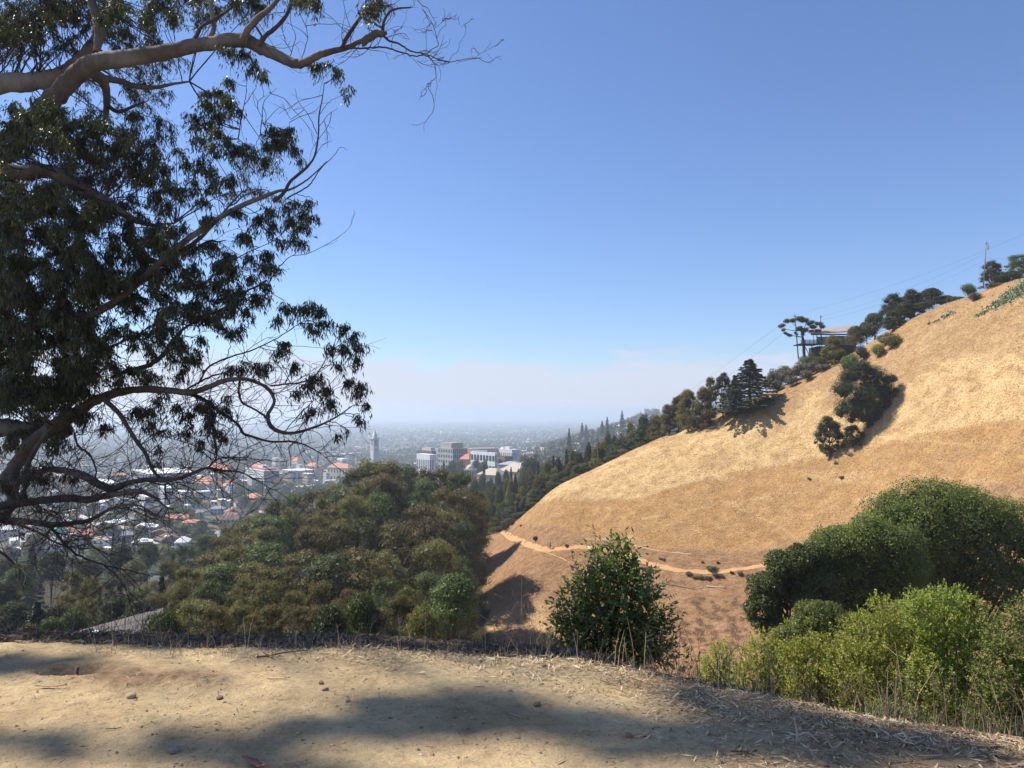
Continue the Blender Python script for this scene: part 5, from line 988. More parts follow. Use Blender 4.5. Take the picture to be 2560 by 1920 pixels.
c = mixc(t, tmath(t, 'MULTIPLY', sx.outputs[1], .8), c, ramp(t, f2, [(.35, (.28, .185, .10)), (.55, (.50, .34, .18)), (.7, (.64, .45, .24))]))
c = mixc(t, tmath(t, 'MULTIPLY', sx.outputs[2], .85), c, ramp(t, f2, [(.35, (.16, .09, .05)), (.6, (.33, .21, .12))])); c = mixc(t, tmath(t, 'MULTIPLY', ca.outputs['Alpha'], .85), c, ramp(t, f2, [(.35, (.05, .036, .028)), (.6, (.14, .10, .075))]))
c = mixc(t, .6, c, ramp(t, f3, [(.33, (.55, .55, .55)), (.5, (1.0, 1.0, 1.0)), (.7, (1.12, 1.12, 1.12))]), 'MULTIPLY')
t.links.new(c, p.inputs['Base Color']); hsum = tmath(t, 'ADD', f2, tmath(t, 'MULTIPLY', f3, .35)); bump(t, p, hsum, .9, .03)
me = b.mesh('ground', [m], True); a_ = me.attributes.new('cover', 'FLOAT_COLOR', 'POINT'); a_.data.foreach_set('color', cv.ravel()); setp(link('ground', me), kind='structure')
# ---- stones
rs = np.random.RandomState(91)
STONE = [flat('stone_tan', (.46, .34, .20), amt=.25, nscale=30), flat('stone_brown', (.27, .18, .11), amt=.25, nscale=30), flat('stone_grey', (.28, .23, .17), amt=.25, nscale=30)]
def stone_mesh(seed, mat):
    r_ = np.random.RandomState(seed); import bmesh
    bm = bmesh.new(); bmesh.ops.create_icosphere(bm, subdivisions=2, radius=1)
    a = unit(r_.normal(size=(7, 3)))
    for v in bm.verts:
        c = np.array(v.co); f = min([1.0] + [(.78 - .1 * k % 3 * .1) / max(np.dot(unit(c), a[k]), .01) for k in range(7)]); v.co = Vector(c * min(f, 1.15) * (1, .8, .6))
    me = bpy.data.meshes.new('stone'); bm.to_mesh(me); bm.free(); me.materials.append(mat); return me
SM = [stone_mesh(k, STONE[k % 3]) for k in range(9)]
big = [(137, 693, 5.5, 0, 'pale angular stone lying alone at the lower left of the dug hole'), (224, 694.5, 4.5, 1, 'small brown stone right of the pale angular one'), (324, 680, 3.5, 7, 'brown pebble above the small blackish one right of the hole'), (328, 686, 3.8, 2, 'tiny blackish stone beside the brown pebble'), (350, 697, 4, 3, 'flat grey brown chip in the mottled shade'),
       (181, 746, 6.5, 5, 'flat grey stone near the bottom left shade'), (537, 701, 5, 4, 'dark rounded stone at the edge of the central shade'), (544, 663, 3, 4, 'small dark stone in the sunlit middle of the dirt'), (510, 687, 3.2, 0, 'sunlit pale pebble left of the curled bark strip'), (835, 652, 2.5, 1, 'small stone in the straw at right'),
       (362, 640.5, 5.5, 1, 'dark brown clod at the upper edge of the dirt'), (932, 716, 3.5, 1, 'dark clod in the shaded litter at right'), (818, 759, 5.5, 1, 'lumpy clod at the bottom in the shade'), (627, 731, 5, 7, 'dark stone inside the central shade'), (958, 708, 3.4, 6, 'pale stone chip near the lime bushes'), (655, 722, 3, 3, 'pale grey pebble in the central shade'), (455, 713, 2.6, 4, 'small dark pebble right of the lower left shade')]
for px, py, r, i, lb in big:
    g = gpt(px, py); s = r / F * g[1]; o = link('stone', SM[i], None, (g[0], g[1], g[2] + s * .25), rs.rand() * 6, s); setp(o, lb, 'stone', 'loose stones on the dirt')
mb = MB(); ico = np.array([v.co[:] for v in SM[1].vertices]); tri = np.array([[*f.vertices] for f in SM[1].polygons])
oct_ = np.array([(1, 0, 0), (0, 1, 0), (-1, 0, 0), (0, -1, 0), (0, 0, .7), (0, 0, -.7)], float); ot = np.array([[0, 1, 4], [1, 2, 4], [2, 3, 4], [3, 0, 4], [1, 0, 5], [2, 1, 5], [3, 2, 5], [0, 3, 5]])
n = 24000; x = rs.uniform(-5, 4.5, n); y = rs.uniform(2.6, 6.3, n); s = .0018 + .010 * rs.rand(n) ** 8; cl = fbm(x * 3, y * 3, 3) > .46; x, y, s = x[cl], y[cl], s[cl]; n = len(x); z = FG(x, y)
V = oct_[None] * s[:, None, None] * (1 + .35 * rs.normal(size=(n, 6, 1))) * [1.2, 1, .8] + np.stack([x, y, z + s * .2], 1)[:, None]
mb.add(V.reshape(-1, 3), None, (np.arange(n)[:, None, None] * 6 + ot).reshape(-1, 3), tint=np.repeat(rs.rand(n), 8))
GRV, t, p = M('grit', 1, .05); t.links.new(ramp(t, attr(t, 'tint'), [(0, (.20, .13, .07)), (.5, (.40, .28, .155)), (1, (.62, .47, .28))]), p.inputs['Base Color']); setp(mb.obj('gravel', GRV), 'scattered grit and crumbs of soil on the dirt', 'gravel', kind='stuff')
# ---- bark strips and leaf litter
BARKS = [flat('bark_strip_grey', (.42, .31, .20), amt=.25, nscale=20), flat('bark_strip_tan', (.56, .40, .25), amt=.2, nscale=20), flat('bark_strip_dark', (.12, .08, .06), amt=.25, nscale=20), flat('red_leaf', (.42, .17, .12), .6, amt=.2, nscale=20)]
def strip_mesh(seed, mat, curl=.5):
    r_ = np.random.RandomState(seed); n = 8; t_ = np.linspace(0, 1, n); P_ = np.stack([t_ - .5, .10 * np.sin(t_ * 3.3 + r_.rand() * 3), .03 + .10 * curl * (t_ - .5) ** 2 * 2 + .03 * r_.rand(n)], 1); w_ = .075 * np.sin(np.clip(t_ * 3.0 + .12, 0, 3.05)) ** .6 * (1 + .15 * r_.randn(n))
    b = MB(); L_ = P_ + np.stack([0 * w_, w_, .03 + 0 * w_], 1); R2 = P_ - np.stack([0 * w_, w_, -.02 + 0 * w_], 1); V = np.stack([L_, P_, R2, P_ - [0, 0, .02]], 1).reshape(-1, 3)
    i = np.arange(n - 1)[:, None] * 4; j = np.arange(4)[None]; b.add(V, np.stack([i + j, i + (j + 1) % 4, i + 4 + (j + 1) % 4, i + 4 + j], -1).reshape(-1, 4)); return b.mesh('bark_strip', [mat], True)
BM = [strip_mesh(k, BARKS[k % 3], .3 + .2 * k) for k in range(9)]
def lay(px, py, lpx, ang, me, label, group='bark strips shed on the ground', name='bark_strip', cat='bark', zs=1.0, wid=1.0):
    g = gpt(px, py); s = lpx / F * g[1]; o = link(name, me, None, (g[0], g[1], g[2] + .004), math.radians(ang), (s, s * wid, s * zs)); return setp(o, label, cat, group)
lay(515, 712, 24, -32, BM[1], 'curled tan bark strip next to the dark rounded stone', wid=.8); lay(58, 684, 30, 12, BM[0], 'grey bark strip in the left shade below the dug hole', wid=.6); lay(282, 676, 22, 14, BM[1], 'pale bark strip on the loose soil right of the hole', wid=.7)
lay(258, 762, 34, -20, strip_mesh(33, BARKS[3], 1.6), 'reddish curled leaf at the bottom edge of the picture', name='curled_leaf', cat='leaf', wid=1.7, zs=1.6)
lay(712, 770, 40, 4, BM[1], 'pale strip cut by the bottom edge, near centre', wid=.5)
sp_ = [(862, 735, 34, -20, 0), (780, 728, 26, 15, 3), (806, 718, 20, -45, 1), (838, 733, 24, -40, 3), (906, 739, 34, 22, 6), (898, 722, 30, -12, 0), (884, 706, 22, 12, 3), (740, 748, 26, 12, 2), (842, 757, 26, -30, 1), (872, 686, 22, -8, 3), (948, 728, 36, -25, 0), (968, 741, 40, -28, 6), (990, 752, 36, -20, 3), (925, 752, 30, 18, 0), (1005, 733, 26, -14, 1), (700, 688, 20, -20, 1), (756, 671, 18, 14, 3), (780, 683, 20, -12, 0), (664, 702, 18, 10, 3), (590, 728, 18, 8, 0), (650, 690, 16, 10, 6), (622, 676, 14, 20, 4), (1010, 760, 34, 12, 1), (610, 752, 14, 10, 1), (560, 756, 16, 60, 3),
       (430, 741, 12, -12, 1), (398, 664, 12, 12, 0), (345, 720, 12, -8, 4), (300, 758, 22, 30, 0), (200, 722, 16, -8, 1), (172, 655, 16, 10, 1), (30, 640, 18, 6, 0), (250, 712, 10, 4, 4), (890, 756, 30, -8, 3), (770, 757, 22, 10, 0), (672, 750, 16, 30, 1), (480, 684, 10, 10, 2), (120, 725, 14, 20, 2)]
posn = lambda px, py: ('in the right litter' if px > 700 else 'near the centre' if px > 450 else 'on the left dirt')
bb = defaultdict(list) if 'defaultdict' in globals() else {}
for px, py, l_, a, i in sp_: bb.setdefault(posn(px, py), []).append((px, py, l_, a, i))
OR_ = ['leftmost', 'second from left', 'third from left', 'fourth from left', 'fifth from left', 'sixth from left', 'seventh from left', 'eighth from left', 'ninth from left', 'tenth from left', 'eleventh from left', 'twelfth from left', 'thirteenth from left', 'fourteenth from left', 'fifteenth from left', 'sixteenth from left', 'seventeenth from left', 'eighteenth from left', 'nineteenth from left', 'twentieth from left', 'second from right', 'rightmost']
for pn, L_ in bb.items():
    L_.sort()
    for k, (px, py, l_, a, i) in enumerate(L_):
        lay(px, py, l_, a, BM[i], f"{['grey', 'tan', 'dark'][i % 3]} bark strip {pn}, {OR_[min(k, 21)]} of these strips", wid=.55 + .3 * rs.rand())
def litter(n, xr, yr, ln, wd, cols, name, label, cat, seed, cond, hgt=.01, up_=.15):
    rs = np.random.RandomState(seed); x = rs.uniform(*xr, n); y = rs.uniform(*yr, n); k_ = cond(x, y, rs); x, y = x[k_], y[k_]; n = len(x); z = FG(x, y) + hgt * rs.rand(n) + .002
    a = rs.rand(n) * 6.283; td = np.stack([np.cos(a), np.sin(a) , up_ * rs.normal(size=n)], 1); nr = np.stack([.3 * rs.normal(size=n), .3 * rs.normal(size=n), np.ones(n)], 1)
    b = MB(); L_ = ln * (.4 + 1.2 * rs.rand(n) ** 2); cards(b, np.stack([x, y, z + abs(td[:, 2]) * L_ * .5], 1), nr, L_, wd, rs.rand(n), td, rs)
    m_, t, p = M(name, 1, .05); t.links.new(ramp(t, attr(t, 'tint'), cols), p.inputs['Base Color']); return setp(b.obj(name, m_), label, cat, kind='stuff')
ycx = lambda x: pchip(CX, CY, np.clip(x, -12, 9))
litter(42000, (-3.2, 3.2), (3.6, 6.5), .060, .13, [(0, (.36, .24, .12)), (.5, (.64, .48, .27)), (1, (.85, .70, .44))], 'straw_litter', 'pale trampled straw along the ledge edge', 'straw', 101, lambda x, y, r: (ycx(x) - y + .5 * (fbm(x * 2.2, y * 2.2, 3) - .5) < .62 - .5 * r.rand(len(x)) ** .7) & (ycx(x) - y > -.08) & (r.rand(len(x)) < sst(-2.8, .6, x) + .08))
litter(60000, (.2, 4.8), (2.6, 5.8), .046, .15, [(0, (.14, .085, .045)), (.4, (.42, .28, .155)), (.8, (.66, .47, .27)), (1, (.80, .61, .37))], 'leaf_litter', 'dry eucalyptus leaf and bark litter at the right', 'litter', 102, lambda x, y, r: (x + (5 - y) * -.15 - .9 + 1.6 * (fbm(x * 1.6, y * 1.6, 3) - .5) + 1.3 * r.rand(len(x)) > .75) & (fbm(x * 4, y * 4, 3) + .3 * r.rand(len(x)) > .52) & (y < ycx(x) + .12))
litter(5200, (-5, 2), (2.6, 6.2), .04, .10, [(0, (.16, .11, .07)), (.6, (.40, .31, .20)), (1, (.60, .49, .34))], 'twig_crumbs', 'sparse twigs and leaf crumbs on the bare dirt', 'litter', 103, lambda x, y, r: (y < ycx(x)) & (fbm(x * 2.5, y * 2.5, 3) > .44))
litter(40000, (-7, 4), (5.0, 8.0), .085, .14, [(0, (.05, .034, .022)), (.5, (.16, .11, .070)), (1, (.32, .24, .15))], 'bank_litter', 'dark litter, toned as in tree shade, on the bank beyond the ledge edge', 'litter', 104, lambda x, y, r: (y > ycx(x) - .02) & (y < ycx(x) + 1.6), .02)
# ---- stake in the dug hole
b = MB(); tube(b, [(0, 0, -.05), (.002, .005, .05), (.01, .01, .125)], [.014, .013, .012], 7, cap=True); o = b.obj('wooden_stake', [WOODD], smooth=True); o.location = (HOLE[0], HOLE[1] - .02, float(FG(*HOLE)) + .05); setp(o, 'short dark wooden stub sticking out of the dug hole', 'stake')
# forked twig on the dirt, charred stump bit and dark wood lumps at right
def twig3(px, py, segs, mat, label, name='fallen_twig', cat='twig', r=.008):
    g = gpt(px, py); b = MB()
    for sg in segs:
        P_ = smooth_path([np.array(q) for q in sg], 3); tube(b, P_, np.linspace(r, r * .4, len(P_)), 5)
    o = b.obj(name, [mat], smooth=True); o.location = g; return setp(o, label, cat)
twig3(272, 654, [[(-.08, -.02, .01), (0, .0, .012), (.12, .06, .02), (.26, .14, .01)], [(0, 0, .012), (.05, -.06, .03)], [(.0, 0, .01), (-.06, .05, .02)]], WOODD, 'dark forked twig above the loose soil')
twig3(855, 689, [[(-.16, -.02, .01), (-.04, 0, .05), (.06, 0, .02)], [(.02, -.02, 0), (.05, .0, .09), (.10, .02, .11)], [(.0, 0, 0), (.12, 0, .06), (.16, .02, .09)], [(-.04, 0, .04), (.02, -.05, -.01)]], WOODD, 'gnarled black root piece at the litter edge below the lime bushes', 'root_piece', 'root', .016)
twig3(884, 701, [[(-.05, 0, .0), (0, 0, .045), (.03, 0, .03), (.06, .0, 0)]], WOODD, 'stubby charred wood chunk right of the gnarled root', 'wood_chunk', 'wood', .024)
twig3(792, 738, [[(0, 0, 0), (.0, .0, .06), (-.01, .01, .13)], [(0, 0, .04), (.05, -.01, .06), (.10, -.03, .02)]], WOODP, 'small upright twig in the shaded litter at right centre')
# ---- dry stalks along the edge
def stalks(n, cond, hr, name, label, seed, xr, off, mat, branch=True, rad=.0016):
    rs = np.random.RandomState(seed); b = MB(); k = 0
    while k < n:
        x = rs.uniform(*xr); y = float(ycx(x)) + rs.uniform(*off); 
        if not cond(x, rs): continue
        k += 1; z = float(FG(x, y)); h = hr[0] + (hr[1] - hr[0]) * rs.rand() ** 2.2; ln = rs.normal(size=2) * .28 * h
        P_ = np.array([(x, y, z), (x + ln[0] * .3, y + ln[1] * .3, z + h * .5), (x + ln[0], y + ln[1], z + h)]); tube(b, P_, [rad, rad * .8, rad * .4], 3, tint=rs.rand())
        if branch and rs.rand() < .5:
            for q in range(2): m_ = P_[1] + (P_[2] - P_[1]) * rs.rand() * .8; tube(b, [m_, m_ + np.array([rs.randn() * .12 * h, rs.randn() * .12 * h, h * .22 * rs.rand()])], [rad * .6, rad * .3], 3, tint=rs.rand())
    return setp(b.obj(name, mat), label, 'dry grass', kind='stuff')
STK, t, p = M('dry_stalk', 1, .05); t.links.new(ramp(t, attr(t, 'tint'), [(0, (.24, .16, .10)), (.5, (.46, .34, .20)), (1, (.70, .56, .36))]), p.inputs['Base Color'])
STD, t, p = M('dry_stalk_dark', 1, .05); t.links.new(ramp(t, attr(t, 'tint'), [(0, (.08, .06, .045)), (.6, (.22, .16, .11)), (1, (.40, .30, .20))]), p.inputs['Base Color'])
stalks(900, lambda x, r: True, (.02, .14), 'edge_grass', 'short dry grass blades along the sunlit ledge edge', 111, (-3.2, 3.2), (-.3, .05), STK)
stalks(46, lambda x, r: True, (.10, .34), 'tall_dry_stalks', 'single tall dry stalks standing along the ledge edge', 112, (-2.2, 1.9), (-.05, .25), STK, True, .0026)
stalks(1500, lambda x, r: True, (.06, .36), 'weeds', 'tangled brown weeds on the bank beyond the ledge', 113, (-7, 4.0), (.35, 2.6), STD, True, .0022)
stalks(500, lambda x, r: True, (.10, .42), 'weeds_at_bushes', 'dry twiggy weeds between the laurel and the lime bushes', 114, (1.0, 3.4), (.05, .9), STD, True, .0020)
stalks(600, lambda x, r: True, (.25, .75), 'brambles', 'thin bare brown stems in front of the shingled roof', 115, (-6.3, -2.6), (1.2, 2.6), STD, True, .0030)
stalks(14, lambda x, r: True, (.6, 1.1), 'tall_bare_stems', 'few very tall thin bare stems left of the laurel bush', 116, (.05, .42), (1.3, 1.9), STD, True, .0025)
# ---- broadleaf bushes with real leaves: laurel in the centre
LF_LAU = leafmat('leaf_laurel', (.035, .065, .016), (.15, .21, .055), .36, .0, accent=(.20, .24, .06), rough=.35, spec=.5)
def leafy(name, cat, label, lobes, d, n, ll, leaf, seed, asp=.3, upr=.7, stem=BARK_D, spires=(), group=None, dens=1.0, dep=.55):
    """bush of shoots: every shoot carries pairs of pointed leaves, all of it rooted at the base"""
    s = d / F; cx = np.mean([l_[0] for l_ in lobes]); by = min(EYE - (max(l_[1] + l_[2] for l_ in lobes) - HY) * s, float(H((cx - 512) * s, d)) if d > 9.5 else 9); g = Vector(((cx - 512) * s, d, by)); root = empty(name, g, label, cat, group); rs = np.random.RandomState(seed)
    L_ = np.array([(l_[0], l_[1], l_[2]) for l_ in lobes], float); wgt = L_[:, 2] ** 2; wgt /= wgt.sum(); b = MB(); tb = MB(); C_ = []; N_ = []; T_ = []; S_ = []; ti = []
    for k in range(n):
        i = rs.choice(len(L_), p=wgt); u = unit(rs.normal(size=3)); rr_ = L_[i, 2] * s * (0.35 + .65 * rs.rand() ** .5)
        c = np.array([(L_[i, 0] - cx) * s, 0, EYE - (L_[i, 1] - HY) * s - g.z]) + u * rr_ * [1, dep * 1.6, 1]
        dr_ = unit(u * [1, 1, .6] + np.array([0, 0, upr]) + .3 * rs.normal(size=3)); ln = ll * (2.2 + 2.2 * rs.rand()); m_ = 7 + rs.randint(5)
        if k % 3 == 0: tube(tb, [c - dr_ * ln * 1.5, c, c + dr_ * ln], [ll * .035, ll * .025, ll * .01], 3)
        tt = rs.rand()
        for q in range(m_):
            w_ = unit(np.cross(dr_, rs.normal(size=3))); pos = c + dr_ * ln * (q / m_) ; td = unit(dr_ * (.5 + .5 * q / m_) + w_ * .9); C_.append(pos + td * ll * .45); T_.append(td); N_.append(unit(np.cross(td, np.cross(dr_, td)) + .4 * rs.normal(size=3))); S_.append(ll * (.7 + .5 * rs.rand())); ti.append(np.clip(tt * .5 + .5 * rs.rand(), 0, 1))
    cards(b, np.array(C_), np.array(N_), np.array(S_), asp, np.array(ti), np.array(T_), rs); b.obj('foliage', [leaf], root)
    for k in range(12):
        i = rs.choice(len(L_), p=wgt); e_ = np.array([(L_[i, 0] - cx) * s, 0, EYE - (L_[i, 1] - HY) * s - g.z]) + rs.normal(size=3) * L_[i, 2] * s * .4; P_ = smooth_path([(rs.normal() * .1, 0, 0), e_ * .5 + [0, 0, .1], e_], 4); tube(tb, P_, np.linspace(.02, .006, len(P_)) * (d / 9), 5)
    tb.obj('stems', [stem], root); return root
lau = [(608, 600, 26), (585, 615, 24), (632, 612, 26), (600, 635, 28), (575, 640, 22), (640, 642, 26), (620, 655, 28), (655, 640, 18), (598, 575, 16), (612, 568, 16), (628, 575, 16), (636, 592, 16), (585, 590, 14), (604, 556, 9), (620, 553, 7), (606, 545, 4.5), (618, 541, 4), (563, 652, 16), (572, 610, 12), (566, 628, 10), (655, 615, 12), (662, 628, 9), (648, 600, 8), (560, 644, 6), (668, 655, 12), (685, 664, 9), (577, 582, 6), (571, 597, 6)]
leafy('laurel_bush', 'bush', 'glossy dark green laurel bush standing alone at the centre of the ledge', [(608 + (a - 608) * (.90 if b_ > 585 else 1), b_, c_) for a, b_, c_ in lau], 8.2, 1150, .066, LF_LAU, 201, .38, .7)
# ---- lime green coyote brush at right
LF_COY = leafmat('leaf_coyote_brush', (.10, .125, .018), (.42, .44, .10), .4, .0, accent=(.42, .34, .08), rough=.55)
LF_COY2 = leafmat('leaf_coyote_brush_dull', (.06, .085, .02), (.24, .26, .07), .33, .0, accent=(.34, .24, .07), rough=.6)
GC = 'lime green brush along the ledge at right'
for lobes, d, n, leaf, sd, lb in [
    ([(715, 665, 16), (720, 650, 10), (708, 678, 14), (730, 675, 14)], 9.5, 520, LF_COY, 211, 'smallest lime green bush, leftmost of the brush row'),
    ([(755, 655, 16), (762, 640, 10), (745, 675, 18), (775, 675, 20), (790, 690, 18)], 9.0, 900, LF_COY, 212, 'thin lime bush second from the left of the brush row'),
    ([(805, 665, 26), (815, 645, 12), (790, 650, 12), (830, 680, 26), (808, 695, 26), (786, 626, 5), (845, 650, 14)], 8.6, 1500, LF_COY, 213, 'yellowish green bush with several upright shoots, third in the row'),
    ([(865, 640, 26), (880, 612, 16), (850, 665, 28), (885, 670, 34), (860, 700, 30), (905, 700, 32), (840, 628, 8), (905, 632, 24)], 8.2, 2600, LF_COY, 214, 'brightest lime bush in the middle of the brush row'),
    ([(930, 620, 28), (945, 600, 14), (912, 605, 12), (965, 606, 12), (950, 650, 34), (925, 680, 34), (965, 690, 34), (940, 715, 22), (980, 630, 14)], 7.8, 3200, LF_COY, 215, 'tallest lime bush, rising in front of the huge oak'),
    ([(1005, 640, 24), (1020, 615, 16), (1030, 660, 30), (1000, 680, 30), (1015, 710, 34), (985, 715, 26), (1045, 690, 40), (1035, 725, 26)], 7.2, 3200, LF_COY2, 216, 'duller orange tinged bush at the right picture edge'),
    ([(900, 722, 12), (920, 730, 12), (880, 715, 14), (950, 738, 14), (980, 740, 18), (1010, 742, 16)], 6.2, 800, LF_COY2, 217, 'low dull green growth at the foot of the brush row')]:
    leafy('coyote_brush', 'bush', lb, lobes, d, n, .030, leaf, sd, .5, .9, WOODD, group=GC)
# ---- low bushes right behind the ledge
leafy('weed_bush', 'bush', 'small dead reddish weed clump left of the laurel bush', [(552, 640, 8), (546, 650, 8)], 7.6, 40, .03, LF_BRN, 221, .25, 1.2, WOODD)
# ---- shingled roof below the ledge with a roof vent
def near_roof():
    d = 36; s = d / F; root = empty('shingled_house', ((115 - 512) * s, d, EYE - (650 - HY) * s), 'house just below the ledge showing only its sloping grey brown roof', 'house'); q = lambda px, py, dy: ((px - 115) * s, dy, (650 - py) * s)
    m_, t, p = M('shingle_roof', .95, .1); f = nnoise(t, 3.5, 5, .6); c = ramp(t, f, [(.3, (.13, .11, .10)), (.7, (.21, .185, .17))]); t.links.new(c, p.inputs['Base Color'])
    A, B_ = np.array(q(78, 629.5, 0)), np.array(q(156, 612, 1.2)); dn = np.array([.9, -4.2, -1.9]); nrm = unit(np.cross(B_ - A, -dn))
    b = MB(); V = [A, B_, B_ + dn, A + dn]; V2 = [v + nrm * -.15 for v in V]; b.add(V + V2, BQ); b.add([A, B_, B_ + [0, 3, -2], A + [0, 3, -2]], [[0, 3, 2, 1]]); b.obj('roof', [m_], root)
    rf = root.children[0]
    for k in range(9):                                           # shingle courses
        o0, o1 = A + dn * (k / 9), B_ + dn * (k / 9); b = MB(); l0, l1, l2 = nrm * .014, nrm * .024, nrm * .006; b.add([o0 + l0, o1 + l0, o1 + dn / 9 + l1, o0 + dn / 9 + l1, o0 + l2, o1 + l2, o1 + dn / 9 + l2, o0 + dn / 9 + l2], BQ, tint=.5); b.obj('shingle_course', [m_], rf)
    b = MB(); box(b, (84 - 115) * s, .3, -7, (140 - 115) * s, 3, -.4); b.obj('wall', [BROWNW], root)
    v0 = np.array(q(109, 628, -1.2)); b = MB(); box(b, v0[0], v0[1], v0[2], v0[0] + .33, v0[1] + .3, v0[2] + .28); vt = b.obj('roof_vent', [WHITE], root); b = MB(); box(b, v0[0] - .03, v0[1] - .02, v0[2] + .05, v0[0] + .16, v0[1] - .005, v0[2] + .22); b.obj('vent_panel', [GLASSB], vt)
near_roof()
